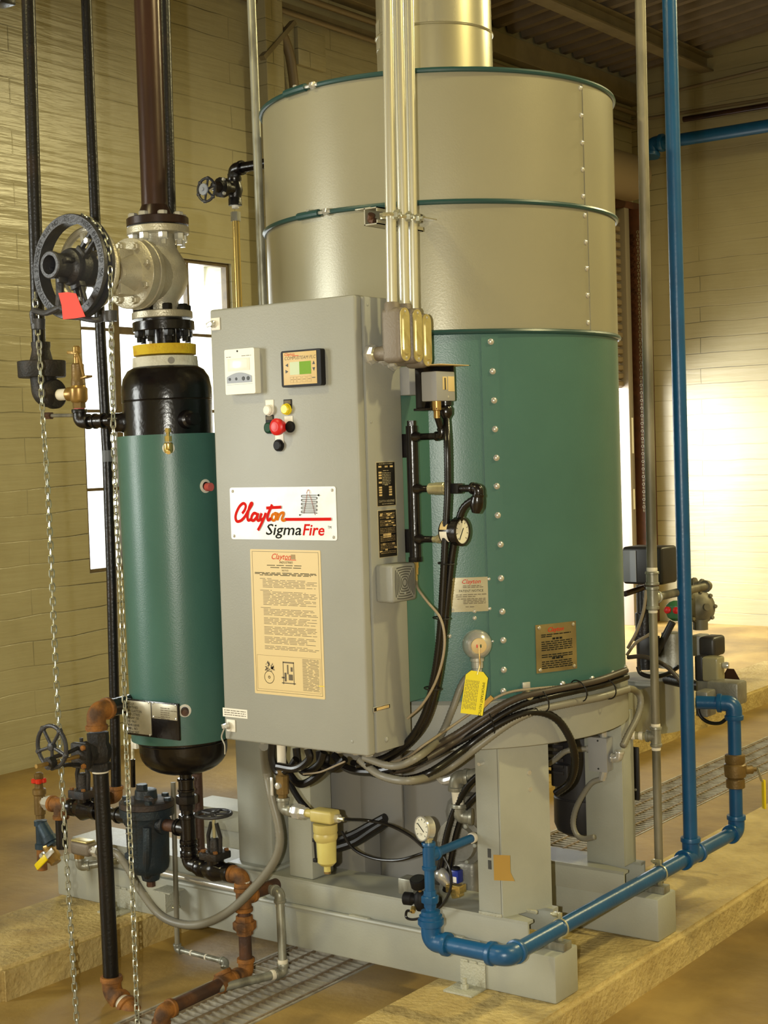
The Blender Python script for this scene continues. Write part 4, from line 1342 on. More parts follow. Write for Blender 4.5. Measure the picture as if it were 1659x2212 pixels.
o, y0, y1, z0, z1 = side_card('tag_plate', 'steel', [(-2.228,2.9416,0.9166),(-2.228,3.011,0.9162),(-2.228,3.0123,0.9032),(-2.228,2.9428,0.9038)], 0.0008, cp, 'dark_label')
B().box((PX + 0.001, y0 + 0.012, z0 + 0.003), (PX + 0.0016, y1 - 0.006, z1 - 0.003)).o('stamped_field', 'tan_face', o)

# alarm horn: slotted square sounder
hp = V((-2.228,3.0035,1.2196))
horn = thing('alarm_horn', 'grey square slotted alarm horn on the side of the control panel', 'horn', hp)
bm_c = hp + V((0.027, 0.012, 0))
B().obox(bm_c, (1, 0, 0), (0, 1, 0), (0, 0, 1), (0.027, 0.051, 0.047), 0.008, 3).o('housing', 'horn_grey', horn)
xf = bm_c.x + 0.0272
for k in range(6):
    r0 = 0.007 + 0.006 * k
    for s_ in range(4):
        a_ = PI / 2 * s_ + PI / 4
        b = B()
        pts = []
        for i in range(9):
            t_ = -1 + 2 * i / 8
            q = (t_ * r0 * 0.9, r0 + 0.0022 * (1 - t_ * t_))
            ca, sa = math.cos(PI / 2 * s_), math.sin(PI / 2 * s_)
            pts.append((xf, bm_c.y + q[0] * ca - q[1] * sa, bm_c.z + q[0] * sa + q[1] * ca))
        b.ribbon(pts, 0.0026, (1, 0, 0), 0.0004)
        b.o('slot', 'horn_slot', horn, flat=True)
rivet(horn, (xf, bm_c.y, bm_c.z - 0.026), (1, 0, 0), 0.004, 'horn_grey', 'screw')

# ------------------------------------------------------------------ separator tank
TYY = 3.2
ta_, tb_ = V((-3.1504,3.2,1.9367)), V((-3.1306,3.2,0.5828))
tdir = (ta_ - tb_).normalized()


def onaxis(z):
    t = (z - tb_.z) / (ta_.z - tb_.z)
    return tb_.lerp(ta_, t)


tank = thing('separator_tank', 'upright pressure tank with green jacket and black domed ends', 'tank', onaxis(0.75))
zof = {}
zJ0, zJ1 = (-3.1483,3.2,0.7194)[2], (-3.1464,3.2,1.611)[2]
zH = (-3.1491,3.2,1.8148)[2]
zD = (-3.1294,3.2,0.6078)[2]
B().lathe(onaxis(zJ0), tdir, [(0, 0.148), (0, 0.151), (zJ1 - zJ0, 0.151), (zJ1 - zJ0, 0.128)], 64, caps=(True, True)).o('jacket', 'green_paint', tank)
hh = zH - zJ1
B().lathe(onaxis(zJ1), tdir, [(0, 0.130), (hh * 0.45, 0.131), (hh * 0.50, 0.1305), (hh * 0.51, 0.132), (hh * 0.66, 0.132), (hh * 0.82, 0.126), (hh * 0.93, 0.112), (hh, 0.088), (hh * 1.02, 0.05)], 56, caps=(False, True)).o('upper_head', 'black_gloss', tank)
lo = zJ0 - zD
B().lathe(onaxis(zJ0 + 0.004), -tdir, [(0, 0.130), (lo * 0.34, 0.130)] + [(lo * 0.34 + lo * 0.66 * math.sin(PI / 2 * k / 8), 0.130 * math.cos(PI / 2 * k / 8) ** 0.7) for k in range(1, 9)], 56).o('lower_head', 'black_gloss', tank)
B().torus(onaxis(zJ0 - 0.012), tdir, 0.130, 0.0025, 56, 6).o('weld_bead', 'black_gloss', tank)
B().torus(onaxis(zJ1 + 0.10), tdir, 0.1305, 0.0018, 56, 6).o('weld_bead', 'black_gloss', tank)
zW, zY = (-3.1514,3.2,1.8448)[2], (-3.1519,3.2,1.8719)[2]
B().lathe(onaxis(zH - 0.006), tdir, [(0, 0.096), (zW - zH, 0.094), (zW - zH + 0.006, 0.05)], 40).o('white_insulation', 'insul_white', tank)
B().lathe(onaxis(zW), tdir, [(0, 0.091), (zY - zW + 0.002, 0.092), (zY - zW + 0.004, 0.04)], 40).o('yellow_insulation', 'insul_yellow', tank)
pz = V((-3.0689,3.1437,1.8246))
B().lathe(pz, V((pz.x + 3.146, pz.y - 3.2, 0)), [(-0.002, 0.010), (0.0006, 0.010)], 16).o('smudge', 'smudge', tank)
# neck and lower flange
zF = (-3.1547,3.2,1.9276)[2]
B().lathe(onaxis(zY - 0.01), tdir, [(0, 0.036), (zF - zY, 0.036), (zF - zY + 0.012, 0.05)], 28).o('neck', 'black_gloss', tank)
fl1 = B().lathe(onaxis(zF - 0.013), tdir, [(0, 0.05), (0, 0.088), (0.002, 0.090), (0.026, 0.090), (0.028, 0.088), (0.028, 0.06), (0.031, 0.06)], 48).o('flange', 'black_gloss', tank)
# nozzles and fittings on the tank
noz = V((-3.243,3.12,1.6529))
ndir = V((-0.86, -0.51, 0))
ck = onaxis(noz.z) + V((0, 0, 0))
B().lathe(onaxis(noz.z) + ndir * 0.125, ndir, [(0, 0.034), (0.012, 0.030), (0.02, 0.028), (0.05, 0.028)], 24).o('nozzle', 'black_gloss', tank)
nz2 = onaxis(noz.z) + V((0.93, -0.36, 0)).normalized() * 0.12
B().lathe(nz2, V((0.93, -0.36, 0)), [(0, 0.030), (0.018, 0.026), (0.03, 0.024), (0.034, 0.017), (0.07, 0.017)], 20).o('nozzle', 'black_gloss', tank)
# brass pet cock and grommets


def on_tank(px, c, r=0.151):
    n = V((px[0] - c.x, px[1] - c.y, 0)).normalized()
    return V((c.x, c.y, px[2])) + n * r, n


for nm, p, rr in (('grommet', (-3.037,3.0868,1.5722), 0.0175), ('grommet', (-2.9867,3.1858,1.4601), 0.020), ('grommet', (-3.024,3.0998,0.821), 0.0185)):
    q, n = on_tank(p, onaxis(p[2]))
    gm = B().lathe(q - n * 0.003, n, [(0, rr), (0.004, rr), (0.005, rr * 0.9)], 24).o(nm, 'grommet_white', tank)
    B().lathe(q, n, [(0, rr * 0.62), (0.0025, rr * 0.62)], 20).o('hole', 'black_iron', gm)
p = (-3.037,3.0868,1.5722)
q, n = on_tank(p, onaxis(p[2]))
pc = thing('pet_cock', 'small brass drain cock below the black tank head', 'valve', q)
b0 = q + n * 0.03 + V((0, 0, 0.002))
B().cyl(q + n * 0.002, b0 + n * 0.006, 0.006, seg=10).o('stem', 'bright_brass', pc)
B().lathe(b0 + V((0, 0, -0.016)), zax, [(0, 0.0105), (0.008, 0.013), (0.026, 0.013), (0.03, 0.010)], 16).o('body', 'bright_brass', pc)
B().hexa(b0 + V((0, 0, 0.016)), b0 + V((0, 0, 0.032)), 0.0105).o('hex_nut', 'bright_brass', pc)
B().cyl(b0 + V((0, 0, 0.032)), b0 + V((0, 0, 0.044)), 0.005, seg=10).o('spindle', 'bright_brass', pc)
B().hexa(b0 + V((0, 0, 0.042)), b0 + V((0, 0, 0.054)), 0.009).o('hex_nut', 'bright_brass', pc)
B().cyl(b0 + V((0, 0, -0.006)), b0 + n * 0.028 + V((0, 0, -0.014)), 0.006, seg=10).o('spout', 'bright_brass', pc)
p = (-3.0241,3.0998,0.8184)
q, n = on_tank(p, onaxis(p[2]))
B().lathe(q - n * 0.01, n, [(0, 0.0115), (0.02, 0.0115), (0.021, 0.0095), (0.034, 0.0095)], 16).o('pipe_plug', 'rust_pipe', tank)
p = (-2.9864,3.1892,1.4573)
q, n = on_tank(p, onaxis(p[2]))
B().lathe(q, n, [(0, 0.012), (0.02, 0.012)], 16).o('pipe_plug', 'pink', tank)

# maker's plates on a black bracket
q4 = [(-3.2001,3.035,0.8499),(-2.9866,3.035,0.8565),(-2.9847,3.035,0.7531),(-3.202,3.035,0.7444)]
x0, x1 = (q4[0][0] + q4[3][0]) / 2, (q4[1][0] + q4[2][0]) / 2
z1, z0 = (q4[0][2] + q4[1][2]) / 2, (q4[2][2] + q4[3][2]) / 2
w_, h_ = x1 - x0, z1 - z0
br = B().box((x0, 3.035, z0), (x1, 3.041, z1), 0.001).o('plate_bracket', 'black_gloss', tank)
B().box((x0 + 0.04, 3.041, z0 + 0.03), (x0 + 0.06, 3.08, z1 - 0.03)).o('bracket_stay', 'black_gloss', br)
B().box((x0 + 0.006, 3.033, z0 + 0.006), (x0 + 0.50 * w_, 3.035, z1 - 0.004), 0.0004).o('rating_plate', 'plate_dull', br)
for k, s_ in enumerate(('A.G.S.F.', 'CERTIFIED', 'BY CLAYTON', 'INDUSTRIES', 'MAWP 150', 'HS 196.0', '4140 LB/HR', 'MFG. NO.', 'YEAR 2007')):
    text(s_, (x0 + 0.065 * w_, 3.0326, z1 - 0.0165 - k * h_ * 0.098), fx, ZU, 0.0102, 'black_ink', br, sx=0.92)
B().box((x0 + 0.52 * w_, 3.033, z0 + 0.54 * h_), (x1 - 0.004, 3.035, z1 - 0.004), 0.0004).o('data_plate', 'plate_dull', br)
text_rows(br, (x0 + 0.52 * w_, 3.0326, 0), fx, ZU, 0.47 * w_, [(z1 - 0.016 - 0.0062 * k, 0.35, 0.7 if k != 1 else 0.98) for k in range(6)] + [(z0 + 0.58 * h_, 0.08, 0.5)], 'grey_ink', 0.0022, fn)
for (u, v) in ((0.03, 0.95), (0.47, 0.95), (0.03, 0.06), (0.47, 0.06), (0.55, 0.95), (0.96, 0.95), (0.55, 0.58), (0.96, 0.58)):
    rivet(br, (x0 + u * w_, 3.033, z0 + v * h_), fn, 0.0032, 'steel')

# ------------------------------------------------------------------ chain-wheel stop valve
vlv = thing('stop_valve', 'tan cast-steel globe stop valve with flanged bonnet over the tank', 'valve', onaxis(zF))
vb, vt = V((-3.1535,3.2,1.9505)), V((-3.1585,3.2,2.2182))
vdir = (vt - vb).normalized()
vl = (vt - vb).length
va = lambda t: vb + vdir * vl * t


def flange(parent, c, ax, R, t, m, name='flange'):
    return B().lathe(c, ax, [(0, R * 0.55), (0, R * 0.975), (0.002, R), (t - 0.002, R), (t, R * 0.975), (t, R * 0.5)], 48).o(name, m, parent)


flange(vlv, vb, vdir, 0.0885, 0.021, 'valve_steel')
flange(vlv, vt - vdir * 0.022, vdir, 0.0905, 0.022, 'valve_steel')
B().lathe(vb + vdir * 0.018, vdir, [(0, 0.046), (0.012, 0.044), (0.03, 0.047), (0.055, 0.066), (0.085, 0.079), (0.12, 0.082), (0.15, 0.074), (0.18, 0.056), (0.20, 0.048), (vl - 0.036, 0.046)], 40).o('body', 'valve_steel', vlv)
vc = vb + vdir * 0.125
yn = V((0, -1, 0))
B().lathe(vc, yn, [(0, 0.074), (0.055, 0.080), (0.075, 0.088), (0.078, 0.100), (0.096, 0.102), (0.098, 0.098)], 40).o('body_neck', 'valve_steel', vlv)
B().lathe(vc + yn * 0.1005, yn, [(0, 0.098), (0.002, 0.101), (0.026, 0.101), (0.028, 0.098), (0.03, 0.062)], 48).o('bonnet_flange', 'valve_steel', vlv)
B().lathe(vc + yn * 0.128, yn, [(0, 0.060), (0.02, 0.054), (0.05, 0.044), (0.06, 0.04)], 28).o('bonnet', 'valve_steel', vlv)
B().obox(vc + yn * 0.155, (1, 0, 0), (0, 1, 0), (0, 0, 1), (0.026, 0.03, 0.066), 0.006).o('yoke_lug', 'valve_steel', vlv)
for k in range(8):
    a = 2 * PI * k / 8 + 0.3
    d = V((math.cos(a), 0, math.sin(a)))
    bolt(vlv, vc + yn * 0.129 + d * 0.082, yn, 0.0125, 0.011, 'valve_steel', 0.007)
for s_ in (-1, 1):
    B().tube(smooth([vc + yn * 0.15 + V((0, 0, s_ * 0.055)), vc + yn * 0.22 + V((0, 0, s_ * 0.05)), vc + yn * 0.29 + V((0, 0, s_ * 0.03))], 5), 0.012, 10).o('yoke_arm', 'valve_steel', vlv)
B().cyl(vc + yn * 0.18, vc + yn * 0.30, 0.0155, seg=16).o('stem', 'valve_steel', vlv)
B().lathe(vc + yn * 0.185, yn, [(0, 0.03), (0.015, 0.03), (0.02, 0.022)], 20).o('gland', 'valve_steel', vlv)
# raised cast marks on the body, too blurred to read
for row in range(2):
    b = B()
    for k in range(5):
        a = 0.12 + 0.15 * k
        c_ = vc + V((0.0815 * math.sin(a), -0.0815 * math.cos(a), 0.014 - 0.026 * row))
        n_ = V((math.sin(a), -math.cos(a), 0))
        t_ = V((math.cos(a), math.sin(a), 0))
        b.obox(c_, t_, n_, zax, (0.0012, 0.0018, 0.009))
        b.obox(c_ + V((0, 0, 0.007 if k % 2 else -0.007)) + t_ * 0.003, t_, n_, zax, (0.0035, 0.0018, 0.0012))
    b.o('cast_mark', 'valve_steel', vlv, flat=True)['kind'] = 'stuff'
# studs through both flange pairs
for c, up, m in ((vb, True, 'black_iron'), (vt, False, 'steel')):
    for k in range(8):
        a = 2 * PI * k / 8 + 0.2
        d = V((math.cos(a), math.sin(a), 0)) * 0.072
        if up:
            bolt(vlv, c + d + vdir * 0.021, zax, 0.0145, 0.02, m)
            bolt(tank, onaxis(zF - 0.013) + d, (0, 0, -1), 0.0145, 0.018, m, 0.014)
        else:
            bolt(vlv, c + d - vdir * 0.022, (0, 0, -1), 0.0145, 0.02, m, 0.014)
B().lathe(vb - vdir * 0.004, vdir, [(0, 0.058), (0.004, 0.058)], 32).o('gasket', 'black_iron', vlv)

# steam pipe with its own top flange
sp = thing('steam_pipe', 'dark brown steam pipe rising from the stop valve', 'pipe', vt)
flange(sp, vt + vdir * 0.003, vdir, 0.0905, 0.024, 'brown_pipe')
for k in range(8):
    a = 2 * PI * k / 8 + 0.2
    bolt(sp, vt + vdir * 0.027 + V((math.cos(a), math.sin(a), 0)) * 0.072, zax, 0.0145, 0.013, 'steel')
s0, s1 = V((-3.1683,3.2,2.249)), V((-3.1674,3.2,2.8786))
run(sp, [s0, to_roof(s0, s1)], 0.0385, 'brown_pipe', seg=32)
B().lathe(s0, s1 - s0, [(0, 0.05), (0.02, 0.045), (0.035, 0.0385)], 28).o('weld_neck', 'brown_pipe', sp)

# second riser close behind the steam pipe
bp_ = thing('black_riser', 'black steel riser close behind the brown steam pipe', 'pipe', V((-3.2353,3.34,2.2574)))
r0, r1 = V((-3.2471,3.34,1.9506)), V((-3.2361,3.34,2.9228))
run(bp_, [r0 + (r0 - r1) * 0.06, to_roof(r0, r1)], 0.0185, 'black_iron', seg=16)

# ------------------------------------------------------------------ chain wheel on the valve stem
wc = V((-3.142,2.8324,2.0746))
WR = 0.1435
cw = thing('chain_wheel', 'black cast-iron sprocket chain wheel with raised lettering on its rim', 'chain wheel', wc)
wu, wz = V((1, 0, 0)), V((0, 0, 1))
prof = [(0.0, WR - 0.024), (0.0, WR - 0.002), (0.003, WR), (0.012, WR), (0.016, WR - 0.012), (0.024, WR - 0.012), (0.028, WR), (0.038, WR), (0.04, WR - 0.004), (0.04, WR - 0.024)]
rg = []
for k in range(72):
    a = 2 * PI * k / 72
    d = wu * math.cos(a) + wz * math.sin(a)
    rg.append([wc + d * r + V((0, t, 0)) for t, r in prof])
B().loft(rg, closed=True).o('rim', 'wheel_iron', cw)
# the valve's own hand wheel, seen through the sprocket rim
hw = V((wc.x, wc.y + 0.075, wc.z))
b = B().torus(hw, (0, 1, 0), 0.108, 0.011, 48, 10)
for k in range(5):
    a = 2 * PI * k / 5 + 0.5
    d = wu * math.cos(a) + wz * math.sin(a)
    b.cyl(hw + d * 0.015, hw + d * 0.108, 0.009, seg=8)
b.lathe(hw - V((0, 0.012, 0)), (0, 1, 0), [(0, 0.026), (0.03, 0.03)], 16)
b.o('inner_wheel', 'valve_steel', cw)
for k, a in enumerate((0.75, 2.9, 5.0)):
    d = wu * math.cos(a) + wz * math.sin(a)
    t_ = wu * -math.sin(a) + wz * math.cos(a)
    sp_ = B()
    for s_ in (-1, 1):
        sp_.obox(wc + V((0, 0.02, 0)) + d * 0.088 + t_ * 0.012 * s_, d, V((0, 1, 0)), t_, (0.042, 0.007, 0.005), 0.002)
    sp_.obox(wc + V((0, 0.02, 0)) + d * 0.05, d, V((0, 1, 0)), t_, (0.012, 0.012, 0.02), 0.003)
    sp_.o('slotted_spoke', 'wheel_iron', cw)
    bolt(cw, wc + V((0, 0.012, 0)) + d * (0.094 if k != 1 else 0.08), (0, -1, 0), 0.0095, 0.008, 'steel')
hubp = V((wc.x, wc.y, wc.z))
B().lathe(hubp + V((0, 0.10, 0)), (0, -1, 0), [(0, 0.03), (0.008, 0.050), (0.09, 0.052), (0.10, 0.048), (0.106, 0.038), (0.114, 0.034), (0.150, 0.034), (0.153, 0.037), (0.164, 0.038), (0.167, 0.035), (0.167, 0.026), (0.12, 0.025)], 36, caps=(True, True)).o('hub', 'wheel_iron', cw)
for a in (0.3, 3.4, 4.9):
    d = wu * math.cos(a) + wz * math.sin(a)
    B().obox(hubp + V((0, -0.03, 0)) + d * 0.036, d, V((0, 1, 0)), wu * -math.sin(a) + wz * math.cos(a), (0.012, 0.016, 0.006), 0.002).o('hub_lug', 'wheel_iron', cw)
# chain guide: arms with an eye at each end
g1 = [hubp + V((-0.005, -0.028, -0.03)), hubp + V((-0.003, -0.030, -0.075)), hubp + V((-0.012, -0.026, -0.105))]
B().tube(smooth(g1, 5), 0.011, 10).o('guide_arm', 'wheel_iron', cw)
gl, gr = V((-3.271,2.83,1.9279)), V((-2.9947,2.845,1.9292))
j = hubp + V((-0.008, -0.026, -0.11))
B().tube(smooth([j, j + V((-0.06, 0.0, -0.012)), V((gl.x, 2.815, gl.z + 0.035)), V((gl.x, 2.815, gl.z))], 6), 0.0085, 10).o('guide_arm', 'wheel_iron', cw)
B().tube(smooth([j, j + V((0.06, 0.004, -0.03)), j + V((0.13, 0.01, -0.045)), V((gr.x - 0.015, 2.835, gr.z))], 6), 0.0085, 10).o('guide_arm', 'wheel_iron', cw)
for q in (V((gl.x, 2.83, gl.z)), V((gr.x, 2.84, gr.z))):
    B().lathe(q + V((0, 0, -0.014)), zax, [(0, 0.014), (0, 0.019), (0.028, 0.021), (0.028, 0.015)], 20, caps=(False, False)).o('chain_eye', 'wheel_iron', cw)
# lettering round the rim
mat('raised_letter', (24, 24, 26), 0.5, 0.1)
msg = [('ADJUSTABLE SPROCKET RIM NO. 2\u00bd', math.radians(236), math.radians(88)), ('NEW BEDFORD MA. U.S.A.', math.radians(60), math.radians(-62))]
for s_, a0, a1 in msg:
    for i, ch in enumerate(s_):
        if ch == ' ':
            continue
        a = a0 + (a1 - a0) * i / (len(s_) - 1)
        v1, f1 = text(ch, (0, 0, 0), fx, ZU, 0.0185, None, None, align='CENTER')
        d, t_ = wu * math.cos(a) + wz * math.sin(a), wu * math.sin(a) - wz * math.cos(a)
        B().add([wc + d * (WR - 0.0185 + q.z) + t_ * q.x + V((0, -0.0015, 0)) for q in v1], f1).o('rim_letter', 'raised_letter', cw, flat=True)

rt = B()
q = [(-3.1207,2.775,1.9974),(-3.084,2.775,1.9967),(-3.0517,2.775,1.9902),(-3.0389,2.775,1.9633),(-3.0194,2.775,1.9263),(-3.0628,2.775,1.9247),(-3.1065,2.775,1.9255),(-3.1098,2.775,1.963)]
rt.add(q + [(p[0], p[1] + 0.001, p[2]) for p in q], [tuple(range(8)), tuple(range(15, 7, -1))] + [(i, (i + 1) % 8, 8 + (i + 1) % 8, 8 + i) for i in range(8)])
tag(rt.o('red_tag', 'tag_red', None, flat=True), 'bright red cloth tag hanging from the chain wheel hub', 'tag')

# ------------------------------------------------------------------ hand chain over the wheel


def link_long():
    b = B()
    pts = []
    for k in range(14):
        a = 2 * PI * k / 14
        pts.append(V((0.0066 * math.cos(a), 0, 0.0078 * math.sin(a) + (0.0052 if math.sin(a) > 0 else -0.0052 if math.sin(a) < 0 else 0))))
    rings = []
    for i, p in enumerate(pts):
        t = (pts[(i + 1) % 14] - pts[i - 1]).normalized()
        u = V((0, 1, 0))
        w2 = t.cross(u)
        rings.append([p + (u * math.cos(2 * PI * k / 5) + w2 * math.sin(2 * PI * k / 5)) * 0.0021 for k in range(5)])
    return b.loft(rings, closed=True), 'chain_zinc'


chain = thing('hand_chain', 'long zinc-plated hand chain looped over the chain wheel and hanging to the floor', 'chain', (wc.x, wc.y + 0.02, 0.05))


def lay(pts, first=0, turn=0.84):
    pts = smooth(pts, 8)
    step, k, acc = 0.0195, first, 0.0
    for a, b in zip(pts, pts[1:]):
        L = (b - a).length
        d = (b - a) / L
        while acc <= L:
            inst('chain_link', link_long, 'link', chain, a + d * acc, d, (k % 2) * PI / 2 + turn)
            k += 1
            acc += step
        acc -= L
    return k


yc = wc.y + 0.02
k = lay([(-3.3046,2.853,2.0092),(-3.3015,2.853,1.9313),(-3.2965,2.853,1.8532)] + [(-3.2881,2.848,1.6711), (-3.272,2.84,1.5281), (-3.2503,2.825,1.2827), (-3.2202,2.8,0.9244), (-3.176,2.77,0.5214), (-3.1521,2.755,0.3227), (-3.113,2.73,0.0064)])
k = lay([wc + V((WR * 0.99 * math.cos(a), 0.02, WR * 0.99 * math.sin(a))) for a in (1.2, 0.9, 0.6, 0.3, 0.05)])
k = lay([(-3,2.853,2.0514),(-3.0036,2.853,1.9216),(-3.0092,2.853,1.723)] + [(-3.0041,2.845,1.4357), (-2.9819,2.83,1.1619), (-2.9636,2.81,0.7905), (-2.94,2.79,0.4845), (-2.9087,2.76,0.0385)], k, 0.15)

# ------------------------------------------------------------------ vent pipe, drip pan and safety valve
vent = thing('vent_pipe', 'black vent pipe above the drip-pan elbow beside the chain wheel', 'pipe', V((-3.5773,3.1,1.7806)))
a0, a1 = V((-3.583,3.1,1.8964)), V((-3.5679,3.1,2.9367))
run(vent, [a0, to_roof(a0, a1)], 0.0205, 'black_iron', seg=20)
dp = V((-3.5745,3.1,1.8269))
B().lathe(V((dp.x, dp.y, a0.z - 0.05)), zax, [(0, 0.040), (0.01, 0.034), (0.04, 0.027), (0.05, 0.029), (0.062, 0.029)], 28).o('reducer', 'cast_iron', vent)
B().lathe(V((dp.x, dp.y, dp.z - 0.026)), zax, [(0, 0.05), (0, 0.070), (0.004, 0.072), (0.048, 0.073), (0.05, 0.071), (0.05, 0.03)], 40).o('drip_pan', 'cast_iron', vent)
ec = V((-3.5519,3.1,1.7484))
B().tube(fillet([V((dp.x + 0.006, dp.y, dp.z - 0.02)), V((dp.x + 0.010, dp.y, ec.z)), V((ec.x + 0.03, ec.y, ec.z))], 0.07, 8), 0.040, 24).o('drip_elbow', 'cast_iron', vent)
B().lathe(V((ec.x + 0.016, ec.y, ec.z)), (1, 0, 0), [(0, 0.042), (0.004, 0.045), (0.02, 0.045), (0.024, 0.04)], 28).o('elbow_collar', 'cast_iron', vent)
B().cyl(V((-3.6196,3.15,1.6862)), V((-3.4772,3.15,1.6822)), 0.006, seg=10).o('drain_tube', 'old_galvanised', vent)
B().hexa(V((-3.6196,3.15,1.6862)), V((-3.5962,3.15,1.6853)), 0.012).o('tube_nut', 'rust_pipe', vent)

sv = thing('safety_valve', 'brass safety relief valve with a test lever', 'valve', V((-3.3932,3.1,1.6886)))
c0 = V((-3.4142,3.1,1.7447))
B().lathe(c0 + V((0, 0, -0.03)), zax, [(0, 0.014), (0.004, 0.022), (0.012, 0.027), (0.044, 0.027), (0.05, 0.022), (0.056, 0.021)], 24).o('body', 'brass', sv)
B().lathe(c0 + V((-0.01, 0, 0.0)), (-1, 0, 0), [(0, 0.016), (0.012, 0.021), (0.034, 0.021), (0.036, 0.018)], 20).o('outlet', 'brass', sv)
B().cyl(c0 + V((-0.045, 0, 0)), c0 + V((-0.085, 0, 0)), 0.0175, seg=16).o('nipple', 'tape_white', sv)
B().lathe(c0 + V((0, 0, 0.024)), zax, [(0, 0.022), (0.02, 0.0205), (0.022, 0.0195), (0.062, 0.0185), (0.066, 0.015)], 24).o('bonnet', 'bronze', sv)
B().lathe(c0 + V((-0.002, 0, 0.088)), zax, [(0, 0.0105), (0.02, 0.0105), (0.022, 0.009), (0.03, 0.009), (0.032, 0.0125), (0.05, 0.0115), (0.054, 0.008)], 16).o('cap', 'brass', sv)
B().obox(c0 + V((-0.012, -0.008, 0.122)), (1, 0, -0.1), (0, 1, 0), (0.1, 0, 1), (0.022, 0.003, 0.005), 0.002).o('lever_fork', 'brass', sv)
lv = [c0 + V((0.008, -0.010, 0.124)), c0 + V((0.022, -0.010, 0.10)), c0 + V((0.030, -0.010, 0.07)), c0 + V((0.036, -0.010, 0.05))]
B().tube(smooth(lv, 4), 0.0045, 8).o('lever', 'brass', sv)
B().obox(c0 + V((0.047, -0.010, 0.046)), (1, 0, 0.18), (0, 1, 0), (-0.18, 0, 1), (0.014, 0.012, 0.003), 0.001).o('lever_paddle', 'brass', sv)
c1 = c0 + V((0, 0, -0.03))
B().hexa(c1 + V((0, 0, -0.014)), c1 + V((0, 0, 0.004)), 0.020).o('inlet_hex', 'bronze', sv)
B().cyl(c1 + V((0, 0, -0.030)), c1 + V((0, 0, -0.012)), 0.016, seg=16).o('tape', 'pink', sv)

se = thing('inlet_elbow', 'black elbow and nipple joining the safety valve to the tank head', 'pipe fitting', V((-3.3988,3.1,1.6612)))
ec = V((c0.x, c0.y, (-3.3989,3.1,1.6599)[2]))
tn = onaxis(ec.z) + ndir * 0.16
hd = (V((tn.x, tn.y, ec.z)) - ec).normalized()
elbow(se, ec, (0, 0, 1), hd, 0.0165, 'black_iron', 0.036)
run(se, [ec + hd * 0.03, V((tn.x, tn.y, ec.z))], 0.0165, 'black_gloss')
coupling(se, ec + hd * 0.075, hd, 0.0165, 'black_gloss', 0.02)

# thin black riser running down past the tank
rb = thing('black_pipe', 'thin black pipe running down between window and tank to a rusty elbow', 'pipe', V((-3.5776,3.34,0.4922)))
q = [(-3.5733,3.34,2.9929),(-3.5733,3.34,2.6584),(-3.571,3.34,2.3246),(-3.5665,3.34,1.9158),(-3.5569,3.34,1.5559),(-3.5596,3.34,1.1647),(-3.5674,3.34,0.7926),(-3.5754,3.34,0.4925)]
run(rb, [to_roof(q[1], q[0])] + q, 0.0165, 'black_iron', seg=16)
t0 = V((-3.5548,3.34,1.5558))
B().cyl(t0 + V((0, 0, -0.018)), t0 + V((0, 0, 0.018)), 0.0185, seg=20).o('tape_band', 'tape_grey', rb)
e0 = V((-3.5751,3.34,0.4595))
elbow(rb, e0, (0, 0, 1), (-0.45, -0.9, 0), 0.0165, 'rust', 0.034)
run(rb, [e0 + V((-0.45, -0.9, 0)).normalized() * 0.03, e0 + V((-0.45, -0.9, 0)).normalized() * 0.11], 0.0165, 'black_iron')
collar(rb, e0 + V((-0.45, -0.9, 0)).normalized() * 0.042, (-0.45, -0.9, 0), 0.0185, 'tape_white', 0.012, 'tape_ring')

# ------------------------------------------------------------------ blow-down leg: elbow, gate valve and pipe to the floor
bd = thing('blowdown_pipe', 'black pipe dropping from a gate valve to rusty elbows at the floor', 'pipe', V((-3.19,2.93,0.0292)))
b1 = V((-3.2078,2.93,0.8323))
B().tube([V((b1.x - 0.012, 3.14, b1.z)), V((b1.x, 2.97, b1.z))], 0.026, 18).o('nipple', 'black_gloss', bd)
elbow(bd, b1, (-0.07, 1, 0), (0.02, 0, -1), 0.0225, 'rust', 0.052)
gtop, gbot = V((-3.2036,2.93,0.7716)), V((-3.1983,2.93,0.6634))
pbot = V((-3.1877,2.93,0.0364))
run(bd, [gbot + V((0, 0, 0.01)), V((-3.1911,2.93,0.3502)), pbot], 0.0225, 'black_iron', seg=20)
collar(bd, gbot + V((0, 0, -0.004)), zax, 0.0235, 'tape_white', 0.006, 'tape_ring')
e2 = V((pbot.x + 0.001, pbot.y, pbot.z - 0.012))
elbow(bd, e2, (0, 0, 1), (0.93, -0.1, -0.34), 0.0225, 'rust', 0.045)
dd = V((0.93, -0.1, -0.34)).normalized()
collar(bd, e2 + dd * 0.058, dd, 0.024, 'tape_white', 0.024, 'tape_ring')
elbow(bd, e2 + dd * 0.105, -dd, (0.1, -0.2, -1), 0.0225, 'rust', 0.04)

